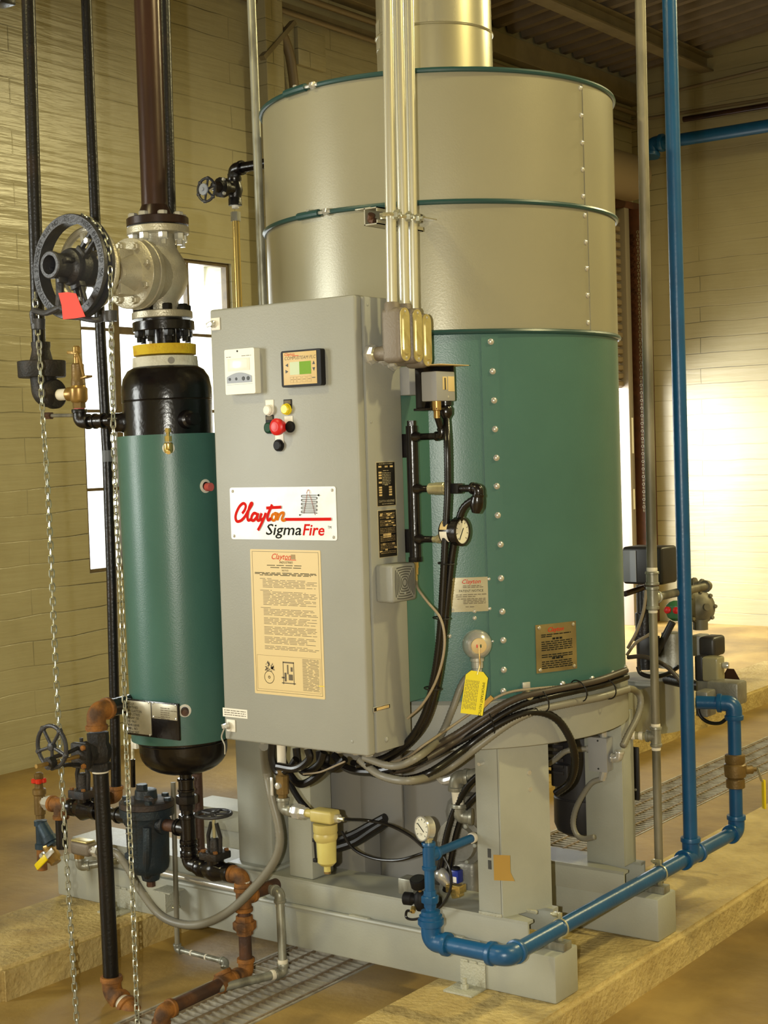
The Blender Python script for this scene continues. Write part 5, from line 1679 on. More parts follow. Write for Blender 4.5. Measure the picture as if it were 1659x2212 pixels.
gv = thing('gate_valve', 'dark gate valve with a round handwheel beside the maker plates', 'valve', gbot)
gm_ = (gtop + gbot) / 2
B().lathe(gbot, gtop - gbot, [(0, 0.031), (0.02, 0.031), (0.024, 0.027), (0.04, 0.034), (0.06, 0.036), (0.078, 0.030), (0.09, 0.031), ((gtop - gbot).length, 0.031)], 8).o('body', 'cast_iron', gv)
B().lathe(gm_, yn, [(0, 0.026), (0.045, 0.026), (0.046, 0.038), (0.058, 0.038)], 8).o('bonnet_neck', 'cast_iron', gv)
B().obox(gm_ + yn * 0.068, (1, 0, 0), (0, 1, 0), (0, 0, 1), (0.034, 0.010, 0.036), 0.006).o('bonnet', 'cast_iron', gv)
for s_ in (-1, 1):
    B().tube([gm_ + yn * 0.075 + V((0, 0, 0.024 * s_)), gm_ + yn * 0.12 + V((0, 0, 0.016 * s_)), gm_ + yn * 0.175 + V((0, 0, 0.014 * s_))], 0.006, 8).o('yoke_arm', 'cast_iron', gv)
    bolt(gv, gm_ + yn * 0.078 + V((0.024, 0, 0.026 * s_)), yn, 0.008, 0.008, 'rust')
B().cyl(gm_ + yn * 0.07, gm_ + yn * 0.23, 0.006, seg=10).o('stem', 'brass', gv)
B().lathe(gm_ + yn * 0.17, yn, [(0, 0.018), (0.02, 0.018)], 12).o('yoke_nut', 'cast_iron', gv)
hwc = V((-3.201,2.758,0.7614))
handwheel(gv, hwc, yn, 0.058, 'wheel_iron', 5, 0.0058)

# ------------------------------------------------------------------ condensate drain train below the tank
dl = thing('drain_pipe', 'black drain leg with couplings, tee and elbow under the tank', 'pipe', V((-3.1336,3.2,0.3355)))
dA, dB = V((-3.1272,3.2,0.6136)), V((-3.1258,3.2,0.3394))
run(dl, [dA, dB], 0.0185, 'black_gloss', seg=18)
dax = (dB - dA).normalized()
dpt = lambda py: dA + (dB - dA) * ((py - 1668) / 198.0)
coupling(dl, dpt(1695), dax, 0.0185, 'black_gloss', 0.02)
union(dl, dpt(1727), dax, 0.0175, 'black_iron', 0.03)
tc_ = dpt(1790)
tee(dl, tc_, dax, (-1, 0, 0), 0.0185, 'black_gloss', 0.042)
coupling(dl, dpt(1838), dax, 0.0185, 'black_gloss', 0.02)
elbow(dl, dB, -dax, (1, 0, 0), 0.0185, 'black_gloss', 0.04)

gl_ = thing('globe_valve', 'black globe valve with a flat handwheel left of the rusty tee', 'valve', V((-3.0213,3.2,0.3458)))
gc = V((dB.x + 0.105, TYY, dB.z - 0.004))
B().lathe(gc - V((0.062, 0, 0)), (1, 0, 0), [(0, 0.028), (0.018, 0.028), (0.024, 0.024), (0.045, 0.030), (0.062, 0.034), (0.08, 0.030), (0.10, 0.024), (0.106, 0.028), (0.124, 0.028)], 20).o('body', 'black_gloss', gl_)
B().cyl(gc, gc + V((0, 0, 0.036)), 0.026, seg=16).o('neck', 'black_gloss', gl_)
B().obox(gc + V((0, 0, 0.045)), (1, 0, 0), (0, 1, 0), (0, 0, 1), (0.034, 0.034, 0.011), 0.004).o('bonnet_flange', 'cast_iron', gl_)
for sx_ in (-1, 1):
    for sy_ in (-1, 1):
        bolt(gl_, gc + V((0.024 * sx_, 0.024 * sy_, 0.056)), zax, 0.007, 0.007, 'rust')
    B().tube([gc + V((0.022 * sx_, 0, 0.056)), gc + V((0.024 * sx_, 0, 0.10)), gc + V((0.010 * sx_, 0, 0.14))], 0.006, 8).o('yoke_arm', 'cast_iron', gl_)
B().lathe(gc + V((0, 0, 0.056)), zax, [(0, 0.016), (0.03, 0.014), (0.04, 0.010)], 14).o('gland', 'cast_iron', gl_)
B().cyl(gc + V((0, 0, 0.09)), gc + V((0, 0, 0.172)), 0.0055, seg=10).o('stem', 'zinc', gl_)
handwheel(gl_, gc + V((0, 0, 0.166)), zax, 0.052, 'wheel_iron', 5, 0.005, lobes=False)

tr = thing('steam_trap', 'dark blue bucket steam trap with a bolted rusty lid', 'steam trap', V((-3.2976,3.2,0.267)))
tcx = V((-3.2957,3.2,0.4518))
zt_ = (-3.2936,3.2,0.4918)[2]
zb_ = (-3.2962,3.2,0.2928)[2]
B().lathe(V((tcx.x, TYY, zb_)), zax, [(0, 0.050), (0.012, 0.060), (0.03, 0.063), (zt_ - zb_ - 0.035, 0.066), (zt_ - zb_ - 0.026, 0.070), (zt_ - zb_ - 0.024, 0.082), (zt_ - zb_, 0.083)], 36).o('body', 'trap_blue', tr)
B().lathe(V((tcx.x, TYY, zt_ + 0.0015)), zax, [(0, 0.083), (0.016, 0.083), (0.018, 0.08), (0.022, 0.045)], 36).o('lid', 'trap_top', tr)
for k in range(6):
    a = 2 * PI * k / 6 + 0.35
    bolt(tr, (tcx.x + 0.069 * math.cos(a), TYY + 0.069 * math.sin(a), zt_ + 0.017), zax, 0.0115, 0.012, 'trap_blue')
B().lathe(V((tcx.x - 0.012, TYY + 0.01, zt_ + 0.018)), zax, [(0, 0.036), (0.03, 0.033), (0.032, 0.028)], 20).o('top_boss', 'trap_blue', tr)
B().hexa(V((tcx.x - 0.018, TYY, zt_ + 0.048)), V((tcx.x - 0.018, TYY, zt_ + 0.066)), 0.018).o('plug', 'trap_blue', tr)
B().obox((tcx.x + 0.03, TYY - 0.02, zt_ + 0.028), (1, -0.6, 0), (0.6, 1, 0), zax, (0.03, 0.010, 0.008), 0.003).o('lid_rib', 'trap_top', tr)
B().lathe(V((tcx.x + 0.006, TYY, zb_ - 0.028)), zax, [(0, 0.018), (0.004, 0.026), (0.022, 0.030), (0.03, 0.045)], 20).o('bottom_boss', 'trap_blue', tr)
B().hexa(V((tcx.x + 0.006, TYY, zb_ - 0.045)), V((tcx.x + 0.006, TYY, zb_ - 0.026)), 0.014).o('drain_plug', 'rust_pipe', tr)
B().tube(smooth([(tcx.x + 0.045, TYY - 0.045, zt_ - 0.05), (tcx.x + 0.047, TYY - 0.05, zt_ - 0.11), (tcx.x + 0.03, TYY - 0.04, zb_ + 0.02), (tcx.x + 0.01, TYY - 0.015, zb_ - 0.01)], 5), 0.013, 10).o('side_rib', 'trap_blue', tr)
bolt(tr, (tcx.x - 0.02, TYY - 0.062, zb_ + 0.06), yn, 0.013, 0.008, 'trap_blue', name='plug')
for k in range(2):
    B().box((tcx.x - 0.026, TYY - 0.0676, zt_ - 0.055 - 0.018 * k), (tcx.x - 0.004, TYY - 0.064, zt_ - 0.052 - 0.018 * k)).o('cast_mark', 'smudge', tr)
# inlet stub from the tee
B().cyl((tcx.x + 0.05, TYY, tc_.z), (tc_.x - 0.03, TYY, tc_.z), 0.0185, seg=18).o('inlet_nipple', 'rust_pipe', tr)
B().lathe((tcx.x + 0.045, TYY, tc_.z), (1, 0, 0), [(0, 0.03), (0.03, 0.03), (0.034, 0.026)], 20).o('inlet_boss', 'trap_blue', tr)
B().lathe((tcx.x - 0.045, TYY, tc_.z + 0.004), (-1, 0, 0), [(0, 0.03), (0.03, 0.03), (0.034, 0.026)], 20).o('outlet_boss', 'trap_blue', tr)

zl = tc_.z + 0.006
cl_ = thing('condensate_line', 'black and rusty condensate pipe with a bolted valve, left of the steam trap', 'pipe', V((tcx.x - 0.3, TYY, zl)))
xv = (-3.5746,3.2,0.4369)[0]
xt = (-3.6841,3.2,0.4387)[0]
run(cl_, [(tcx.x - 0.07, TYY, zl), (xv, TYY, zl)], 0.0185, 'black_gloss', seg=18)
coupling(cl_, V((tcx.x - 0.10, TYY, zl)), (1, 0, 0), 0.0185, 'black_gloss', 0.03)
B().lathe((xv - 0.062, TYY, zl), (1, 0, 0), [(0, 0.028), (0.02, 0.028), (0.026, 0.024), (0.045, 0.03), (0.062, 0.036), (0.08, 0.03), (0.10, 0.024), (0.106, 0.028), (0.126, 0.028)], 18).o('valve_body', 'black_gloss', cl_)
B().cyl((xv, TYY, zl), (xv, TYY, zl + 0.04), 0.025, seg=14).o('valve_neck', 'black_gloss', cl_)
B().obox((xv, TYY, zl + 0.05), (1, 0, 0), (0, 1, 0), zax, (0.036, 0.034, 0.013), 0.004).o('bonnet_flange', 'trap_top', cl_)
for sx_ in (-1, 1):
    for sy_ in (-1, 1):
        bolt(cl_, V((xv + 0.026 * sx_, TYY + 0.024 * sy_, zl + 0.063)), zax, 0.007, 0.007, 'rust')
    B().tube([(xv + 0.022 * sx_, TYY, zl + 0.064), (xv + 0.026 * sx_, TYY, zl + 0.11), (xv + 0.014 * sx_, TYY, zl + 0.145)], 0.007, 8).o('yoke_arm', 'cast_iron', cl_)
B().lathe((xv, TYY, zl + 0.06), zax, [(0, 0.018), (0.05, 0.015), (0.055, 0.009)], 12).o('gland', 'cast_iron', cl_)
B().lathe((xv, TYY, zl + 0.135), zax, [(0, 0.018), (0.018, 0.018), (0.02, 0.006), (0.09, 0.006)], 12).o('stem', 'cast_iron', cl_)
tee(cl_, V((xt, TYY, zl)), (1, 0, 0), (0, 0, -1), 0.0185, 'rust', 0.042)
run(cl_, [(xt, TYY, zl - 0.04), (xt, TYY, zl - 0.14)], 0.0185, 'black_iron')
xh = (-3.7365,3.2,0.4416)[0]
B().hexa((xh - 0.014, TYY, zl), (xh + 0.016, TYY, zl), 0.024).o('hex_union', 'steel', cl_)
B().hexa((xh - 0.026, TYY, zl), (xh - 0.012, TYY, zl), 0.018).o('hex_union', 'steel', cl_)

# angle valve with red handle, strainer and ball valve
av = thing('angle_valve', 'small brass angle valve with a red cross handle', 'valve', V((-3.7861,3.2,0.3921)))
ax_ = (-3.7833,3.2,0.4376)[0]
B().lathe((ax_, TYY, zl - 0.055), zax, [(0, 0.0145), (0.012, 0.0145), (0.014, 0.018), (0.075, 0.018), (0.08, 0.022), (0.095, 0.022), (0.10, 0.014), (0.125, 0.012), (0.13, 0.015), (0.145, 0.015), (0.15, 0.008)], 16).o('body', 'bronze', av)
B().cyl((ax_, TYY, zl), (xh - 0.022, TYY, zl), 0.014, seg=12).o('inlet', 'bronze', av)
zr = (-3.7785,3.2,0.5179)[2]
B().cyl((ax_, TYY, zl + 0.09), (ax_, TYY, zr), 0.005, seg=8).o('stem', 'brass', av)
b = B()
for k in range(4):
    a = PI / 4 + PI / 2 * k
    b.lathe((ax_ + 0.014 * math.cos(a), TYY + 0.014 * math.sin(a), zr - 0.008), zax, [(0, 0.006), (0.003, 0.0105), (0.013, 0.0105), (0.016, 0.007)], 12)
b.lathe((ax_, TYY, zr - 0.008), zax, [(0, 0.012), (0.013, 0.016), (0.014, 0.008)], 12)
b.o('cross_handle', 'handle_red', av)

ys_ = thing('y_strainer', 'blue-grey Y-shaped strainer under the brass angle valve', 'strainer', V((-3.7918,3.2,0.2977)))
s1_, s2_ = (-3.7863,3.2,0.389)[2], (-3.7918,3.2,0.2977)[2]
B().lathe((ax_, TYY, s2_), zax, [(0, 0.021), (0.016, 0.021), (0.018, 0.0165), (s1_ - s2_ - 0.018, 0.0165), (s1_ - s2_ - 0.016, 0.021), (s1_ - s2_, 0.021)], 12).o('body', 'strainer_blue', ys_)
B().lathe((ax_ + 0.004, TYY, s1_ - 0.012), (0.62, 0, -0.78), [(0, 0.019), (0.05, 0.022), (0.052, 0.027), (0.07, 0.027), (0.072, 0.021), (0.08, 0.021)], 18).o('strainer_leg', 'strainer_blue', ys_)
B().cyl((ax_, TYY, s2_ - 0.07), (ax_, TYY, s2_ + 0.002), 0.0165, seg=14).o('nipple', 'rust', ys_)

bv = thing('ball_valve', 'brass ball valve with a yellow lever by the strainer', 'valve', V((-3.7175,3.2,0.2807)))
bc = V((-3.7237,3.2,0.2873)) + V((0, -0.01, 0))
B().lathe(bc + V((-0.022, 0, 0.028)), (0.62, 0, -0.78), [(0, 0.016), (0.012, 0.017), (0.02, 0.024), (0.05, 0.024), (0.058, 0.018), (0.066, 0.018)], 8).o('body', 'brass', bv)
B().lathe(bc + V((-0.008, -0.01, 0.004)), (0, -1, 0), [(0, 0.012), (0.018, 0.012), (0.02, 0.008), (0.028, 0.008)], 10).o('stem', 'steel', bv)
l0, l1 = V((-3.6875,3.16,0.3121)), V((-3.7729,3.15,0.2356))
ld = (l1 - l0).normalized()
B().obox(l0 + ld * 0.02, ld, V((0, 1, 0)), ld.cross(V((0, 1, 0))), (0.026, 0.0015, 0.009), 0.001).o('lever', 'steel', bv)
B().obox(l0 + ld * 0.062, ld, V((0, 1, 0)), ld.cross(V((0, 1, 0))), (0.030, 0.0045, 0.0115), 0.004).o('grip', 'handle_yellow', bv)

# conduit body with flexible conduit swinging over to the panel
cb = thing('conduit_fitting', 'grey conduit fitting with gold cover at the skid end', 'conduit fitting', V((-3.5868,3.2,0.2985)))
k0 = V((-3.5853,3.2,0.3253))
B().obox(k0, (1, 0, 0), (0, 1, 0), zax, (0.042, 0.020, 0.021), 0.010, 3).o('body', 'conduit_body', cb)
B().obox(k0 + V((0, 0, 0.024)), (1, 0, 0), (0, 1, 0), zax, (0.036, 0.019, 0.003), 0.0025).o('cover', 'cover_gold', cb)
B().hexa(k0 + V((0.05, 0, -0.002)), k0 + V((0.07, 0, -0.002)), 0.018).o('locknut', 'steel', cb)
B().cyl(k0 + V((0.03, 0, -0.002)), k0 + V((0.055, 0, -0.002)), 0.016, seg=14).o('hub', 'conduit_body', cb)
B().cyl(k0 + V((-0.02, 0, -0.04)), k0 + V((-0.02, 0, -0.015)), 0.016, seg=14).o('hub', 'brass', cb)
k1 = k0 + V((-0.018, 0, -0.062))
elbow(cb, k1, (0, 0, 1), (0.7, 0.7, 0.1), 0.012, 'galvanised', 0.026)
run(cb, [k1 + V((0.02, 0.02, 0.003)), k1 + V((0.085, 0.085, 0.012))], 0.012, 'galvanised')
fxp = [tuple(k0 + V((0.068, 0, -0.002)))] + [(-3.4068,3.17,0.3403),(-3.3583,3.17,0.3056),(-3.3022,3.17,0.2385),(-3.2271,3.17,0.1796),(-3.1417,3.17,0.1641),(-3.0474,3.17,0.181),(-2.9446,3.17,0.2343),(-2.8469,3.17,0.3164),(-2.7743,3.17,0.3931),(-2.7443,3.17,0.4537),(-2.7468,3.17,0.5122),(-2.7689,3.17,0.5881),(-2.7843,3.17,0.6651)] + [tuple((-2.658,3.02,0.7664))]
fc = tag(flex(None, fxp, 0.0125, 'hose_grey'), 'grey flexible conduit swinging in a low loop in front of the skid beam', 'flexible conduit')

# ------------------------------------------------------------------ rusty drain pipework in front of the beam
rp = thing('rusty_drain', 'rusty pipe with elbows, tee and union dropping to the floor grating', 'pipe', V((-2.9165,3.2,-0.0026)))
rx = (-2.914,3.2,0.242)[0]
e3 = V((rx - 0.002, TYY, gc.z - 0.002))
elbow(rp, e3, (-1, 0, 0), (0, 0, -1), 0.0185, 'rust', 0.042)
ztee = (-2.909,3.2,0.2725)[2]
tee(rp, V((rx, TYY, ztee)), (0, 0, 1), (0, 1, 0), 0.0185, 'rust', 0.04)
collar(rp, V((rx, TYY, ztee + 0.044)), zax, 0.0205, 'tape_white', 0.008, 'tape_ring')
zun = (-2.9111,3.2,0.191)[2]
run(rp, [(rx, TYY, ztee), (rx, TYY, zun)], 0.0185, 'rust_pipe', seg=16)
union(rp, V((rx, TYY, zun)), zax, 0.0185, 'rust', 0.028)
zfl = 0.07
run(rp, [(rx, TYY, zun - 0.02), (rx, TYY, zfl)], 0.0185, 'rust_pipe', seg=16)
elbow(rp, V((rx, TYY, zfl - 0.02)), (0, 0, 1), (0, -1, 0), 0.0185, 'rust', 0.042)
tee(rp, V((rx, TYY - 0.085, zfl - 0.02)), (0, 1, 0), (-0.5, 0, 0.86), 0.0185, 'rust', 0.03)
run(rp, [(rx, TYY - 0.1, zfl - 0.02), (rx + 0.004, TYY - 0.33, zfl - 0.022)], 0.0185, 'rust_pipe', seg=16)
elbow(rp, V((rx + 0.004, TYY - 0.345, zfl - 0.022)), (0, 1, 0), (-0.2, 0, -1), 0.0185, 'rust', 0.036)
yb = (-2.914,3.42,0.2708)[1]
run(rp, [(rx, TYY + 0.03, ztee), (rx, yb, ztee)], 0.0185, 'rust_pipe', seg=16)
elbow(rp, V((rx, yb, ztee)), (0, -1, 0), (-1, 0, 0), 0.0185, 'rust', 0.036)
collar(rp, V((rx, yb - 0.04, ztee)), (0, 1, 0), 0.0262, 'tape_white', 0.006, 'tape_ring')
xq = (-3.2943,3.43,0.2913)[0]
run(rp, [(rx - 0.03, yb, ztee), (xq, yb, ztee)], 0.0175, 'rust_pipe', seg=14)
elbow(rp, V((xq, yb, ztee)), (1, 0, 0), (0, 0, 1), 0.0175, 'rust', 0.034)
run(rp, [(xq, yb, ztee + 0.02), (xq, yb, 0.86)], 0.0175, 'rust_pipe', seg=14, name='riser')

# galvanised water lines at the beam
gw = thing('drain_tube', 'slim galvanised pipe dropping past the beam clip to the grating', 'pipe', V((-3.2586,3.27,0.0399)))
g0, g1, g2 = V((-3.2698,3.29,0.5501)), V((-3.2584,3.27,0.0428)), V((-3.0592,3.2713,0.035))
run(gw, [g0, g1], 0.008, 'old_galvanised', seg=12)
elbow(gw, g1 + V((0, 0, -0.004)), (0, 0, 1), g2 - g1, 0.009, 'galvanised', 0.016)
run(gw, [g1 + V((0.01, 0, -0.004)), g2], 0.008, 'galvanised', seg=12)
elbow(gw, g2, g1 - g2, (0.2, -0.5, -0.6), 0.009, 'galvanised', 0.018)
for f in (0.3, 0.6):
    collar(gw, g1.lerp(g2, f) + V((0, 0, -0.002)), g2 - g1, 0.0092, 'tape_white', 0.006, 'tape_ring')
ck2 = (-3.3023,3.3,0.1834)
bk = thing('pipe_bracket', 'small grey angle bracket with a pipe clip on the beam face', 'bracket', (ck2[0], 3.33, ck2[2]))
B().box((ck2[0] - 0.055, 3.27, ck2[2] + 0.020), (ck2[0] + 0.02, 3.334, ck2[2] + 0.025), 0.001).o('shelf', 'weld_paint', bk)
B().box((ck2[0] - 0.004, 3.27, ck2[2] - 0.04), (ck2[0] + 0.0, 3.334, ck2[2] + 0.02), 0.0008).o('leg', 'weld_paint', bk)
B().torus(((-3.2737,3.29,0.1644)[0], 3.285, (-3.2737,3.29,0.1644)[2]), zax, 0.0105, 0.003, 16, 6).o('clip', 'zinc', bk)
em = tag(run(None, [(-3.398,3.315,0.253), (-3.0404,3.315,0.2463)], 0.0115, 'steel', seg=14, name='conduit_tube'), 'short shiny conduit lying along the beam top behind the trap', 'conduit')
gp2 = thing('galvanised_drop', 'galvanised pipe drop with elbows beside the rusty tee', 'pipe', V((-2.8503,3.28,0.0535)))
h0, h1 = V((-2.8549,3.29,0.2615)), V((-2.8342,3.27,0.0662))
run(gp2, [h0, h1], 0.0125, 'galvanised', seg=14)
elbow(gp2, h0 + V((0, 0, 0.008)), (0, 0, -1), (-1, 0.25, 0.1), 0.0125, 'galvanised', 0.026)
run(gp2, [h0 + V((-0.02, 0.005, 0.010)), h0 + V((-0.10, 0.02, 0.012))], 0.0125, 'galvanised')
h1b = V((h1.x, h1.y, 0.045))
elbow(gp2, h1b, (0, 0, 1), (-0.35, -0.94, 0), 0.0125, 'galvanised', 0.026)
collar(gp2, h1b + V((0, 0, 0.032)), zax, 0.015, 'tape_white', 0.012, 'tape_ring')
hd2 = V((-0.35, -0.94, 0)).normalized()
run(gp2, [h1b + hd2 * 0.02, h1b + hd2 * 0.21], 0.0125, 'galvanised', seg=14)
collar(gp2, h1b + hd2 * 0.034, hd2, 0.015, 'tape_white', 0.012, 'tape_ring')
collar(gp2, h0 + V((0, 0, -0.028)), zax, 0.014, 'tape_white', 0.008, 'tape_ring')

# glass level fitting behind the tank foot
lg = thing('level_fitting', 'slim black level fitting with white cap beside the tank foot', 'fitting', V((-3.43,3.28,0.5203)))
B().cyl((-3.4341,3.28,0.5199), (-3.4314,3.28,0.6077), 0.0075, seg=10).o('tube', 'black_gloss', lg)
B().cyl((-3.4314,3.28,0.6077), (-3.4303,3.28,0.666), 0.005, seg=10).o('glass_tube', 'dial_white', lg)
B().obox((-3.4185,3.28,0.6584), (1, 0, 0), (0, 1, 0), zax, (0.012, 0.008, 0.016), 0.002).o('cap', 'white_plate', lg)

# high valve on the wall side
uv = thing('upper_gate_valve', 'dark gate valve with a white-centred handwheel high beside the grey conduit', 'valve', V((-3.2635,3.66,2.3522)))
u0 = V((-3.2634,3.66,2.3964))
B().lathe(u0 + V((0, 0, -0.05)), zax, [(0, 0.022), (0.02, 0.022), (0.025, 0.02), (0.05, 0.027), (0.075, 0.02), (0.08, 0.022), (0.10, 0.022)], 10).o('body', 'black_iron', uv)
B().lathe(u0, yn, [(0, 0.02), (0.05, 0.02), (0.052, 0.032), (0.07, 0.032), (0.075, 0.018), (0.10, 0.014)], 12).o('bonnet', 'black_iron', uv)
for s_ in (-1, 1):
    bolt(uv, u0 + yn * 0.07 + V((0.02, 0, 0.022 * s_)), yn, 0.006, 0.007, 'steel')
wq = V((-3.2634,3.5274,2.3807))
B().cyl(u0 + yn * 0.09, wq, 0.006, seg=8).o('stem', 'steel', uv)
handwheel(uv, wq, yn, 0.036, 'wheel_iron', 6, 0.0045)
B().lathe(wq + yn * 0.012, yn, [(0, 0.019), (0.004, 0.018), (0.006, 0.006), (0.01, 0.006)], 18).o('hub_disc', 'key_grey', uv)
e5 = V((u0.x, u0.y, (-3.2583,3.66,2.4621)[2]))
run(uv, [u0 + V((0, 0, 0.04)), e5], 0.0145, 'black_gloss')
elbow(uv, e5, (0, 0, -1), (1, 0, 0), 0.0165, 'black_gloss', 0.036)
run(uv, [e5 + V((0.03, 0, 0)), V((-2.985, e5.y, e5.z))], 0.0165, 'black_gloss')
l5 = V((-3.2622,3.66,2.3373))
run(uv, [u0 + V((0, 0, -0.04)), l5], 0.012, 'white_plate')
B().hexa(V((u0.x, u0.y, (-3.2641,3.66,2.2962)[2])), V((u0.x, u0.y, (-3.2628,3.66,2.3255)[2])), 0.0165).o('union_nut', 'galvanised', uv)
run(uv, [(u0.x, u0.y, (-3.264,3.66,2.2991)[2]), (u0.x, u0.y, (-3.2676,3.66,1.9675)[2])], 0.0115, 'bright_brass', name='gauge_glass')
gcv = tag(run(None, [to_roof((-3.0223,3.5,2.0048), (-3.027,3.5,2.916)), (-3.027,3.5,2.916), (-3.0244,3.5,2.6113), (-3.0223,3.5,2.0048), V((-3.0223,3.5,2.0048)) + V((0, 0, -0.6))], 0.0135, 'galvanised', seg=14, name='grey_conduit'),
          'tall grey conduit rising past the drum side behind the control panel', 'conduit')
mb = tag(B().obox((-3.6884,3.1,2.9565), (1, 0, 0), (0, 1, 0), zax, (0.03, 0.03, 0.012), 0.004).o('pipe_hanger', 'black_iron', None), 'bit of dark pipe hanger in the upper corner', 'hanger')

# ------------------------------------------------------------------ three conduits with conduit bodies at the panel side
CXX = -2.150
covers = [(-2.118,2.9725,1.825),(-2.118,3.0248,1.8238),(-2.118,3.0638,1.8141)]
tops = [(-2.156,2.993,2.6319),(-2.156,3.0373,2.6415),(-2.156,3.0825,2.6514)]
names = ('nearest the panel door', 'middle one of three', 'nearest the boiler')
for i, cv in enumerate(covers):
    cv = V(cv)
    ycen = cv.y
    ce = thing('panel_conduit', 'bright metal conduit rising from the control panel side, ' + names[i], 'conduit', (CXX, ycen, cv.z), 'conduits from the control panel side')
    zt = cv.z + 0.066 - 0.006 * i
    bot = V((CXX - 0.006, ycen, zt))
    tp = to_roof(bot, tops[i])
    run(ce, [bot, tp], (0.0135, 0.0135, 0.0125)[i], 'emt', seg=18, name='tube')
    bd_ = B().obox((CXX, ycen, cv.z), (1, 0, 0), (0, 1, 0), zax, (0.030, 0.0195, 0.067), 0.014, 4).o('fitting_body', 'conduit_body', ce)
    B().lathe((CXX - 0.006, ycen, cv.z + 0.05), zax, [(0, 0.020), (0.026, 0.0185), (0.03, 0.016)], 20).o('hub', 'conduit_body', ce)
    B().lathe((CXX - 0.02, ycen, cv.z - 0.042), (-1, 0, 0), [(0, 0.0195), (0.03, 0.0175), (0.034, 0.0175)], 20).o('hub', 'conduit_body', ce)
    B().lathe((CXX - 0.052, ycen, cv.z - 0.042), (-1, 0, 0), [(0, 0.0165), (0.006, 0.0175), (0.010, 0.0165)], 20).o('nipple', 'zinc', ce)
    B().lathe((PX + 0.020, ycen, cv.z - 0.042), (-1, 0, 0), [(0, 0.022), (0.012, 0.024), (0.013, 0.027), (0.019, 0.027)], 8).o('locknut', 'steel', ce)
    cvr = []
    n_ = 10
    hw_, hl_ = 0.0185, 0.064
    ol = [(hw_ * math.cos(PI * k / n_), hl_ - hw_ + hw_ * math.sin(PI * k / n_)) for k in range(n_ + 1)] + [(hw_ * math.cos(PI + PI * k / n_), -hl_ + hw_ + hw_ * math.sin(PI + PI * k / n_)) for k in range(n_ + 1)]
    cvo = B().prism(ol, (CXX + 0.030, ycen, cv.z), sxv, ZU, sn, 0.0025).o('cover', 'cover_gold', ce)
    il = [(a * 0.62, b_ * 0.74) for a, b_ in ol]
    ml = [(a * 0.74, b_ * 0.79) for a, b_ in ol]
    B().loft([[V((CXX + 0.0325, ycen + a, cv.z + b_)) for a, b_ in ml], [V((CXX + 0.036, ycen + a, cv.z + b_)) for a, b_ in il]], (True, True)).o('cover_dome', 'cover_gold', cvo)
    for s_ in (-1, 1):
        rivet(cvo, (CXX + 0.0325, ycen, cv.z + s_ * 0.0555), sn, 0.0035, 'steel', 'screw')

# strut bracket with pipe clamps
zc = (-2.1629,3,2.1143)[2]
sb = thing('strut_bracket', 'zinc strut bracket clamping the three conduits to the boiler ring', 'bracket', (CXX - 0.04, 3.05, zc))
b = B()
sx0, sx1 = CXX - 0.066, CXX - 0.026
ya, yb_ = (-2.19,2.9515,2.1124)[1], (-2.17,3.1441,2.1118)[1]
b.box((sx0, ya, zc - 0.021), (sx0 + 0.003, yb_, zc + 0.021))
b.box((sx0, ya, zc + 0.018), (sx1, yb_, zc + 0.021))
b.box((sx0, ya, zc - 0.021), (sx1, yb_, zc - 0.018))
b.box((sx1 - 0.003, ya, zc + 0.010), (sx1, yb_, zc + 0.021))
b.box((sx1 - 0.003, ya, zc - 0.021), (sx1, yb_, zc - 0.010))
b.o('strut', 'grey_shell', sb, flat=True)
B().box((sx0 - 0.035, ya + 0.01, zc + 0.0215), (sx0 + 0.012, 3.248, zc + 0.0245), 0.0005).o('mounting_plate', 'grey_shell', sb)
B().tube(smooth([(sx0 + 0.02, ya + 0.004, zc + 0.004), (sx0 + 0.012, ya + 0.01, zc - 0.006), (sx0 + 0.022, ya + 0.012, zc - 0.012)], 3), 0.009, 10).o('spring_nut', 'rust_pipe', sb)
for cv in covers:
    yc_ = cv[1]
    cl = B().torus((CXX - 0.007, yc_, zc), zax, 0.0158, 0.005, 20, 6).o('pipe_clamp', 'zinc', sb)
    B().box((CXX - 0.032, yc_ - 0.004, zc - 0.008), (CXX - 0.018, yc_ + 0.004, zc + 0.008), 0.001).o('clamp_foot', 'zinc', cl)
    bolt(cl, (CXX + 0.008, yc_ + 0.004, zc + 0.0), (1, 0.4, 0), 0.0115, 0.010, 'chain_zinc', 0.006)

# ------------------------------------------------------------------ pressure switch on its bracket
se_ = V((-2.0918,3.06,1.6642))
sw = thing('pressure_switch', 'grey box pressure switch on a dark bracket beside the conduit bodies', 'pressure switch', se_)
bxz = 0.073
B().box((se_.x - 0.046, 3.06, se_.z), (se_.x, 3.06 + 0.082, se_.z + bxz), 0.003).o('case', 'box_grey', sw)
B().box((se_.x, 3.06 + 0.026, se_.z + 0.028), (se_.x + 0.001, 3.06 + 0.046, se_.z + 0.060), 0.0004).o('scale_window', 'tan_label', sw)
B().box((se_.x + 0.001, 3.06 + 0.034, se_.z + 0.028), (se_.x + 0.0018, 3.06 + 0.038, se_.z + 0.057)).o('pointer_slot', 'dark_key', sw)
B().box((se_.x, 3.06 + 0.050, se_.z + 0.024), (se_.x + 0.001, 3.06 + 0.078, se_.z + 0.061), 0.0004).o('label', 'tan_label', sw)
rivet(sw, (se_.x, 3.06 + 0.05, se_.z + 0.010), sn, 0.0035, 'steel', 'screw')
B().box((se_.x - 0.075, 3.075, se_.z - 0.022), (se_.x - 0.048, 3.155, se_.z + 0.088), 0.002).o('back_bracket', 'black_gloss', sw)
B().box((se_.x - 0.075, 3.065, se_.z - 0.022), (se_.x - 0.005, 3.12, se_.z - 0.016), 0.001).o('lower_bracket', 'black_gloss', sw)
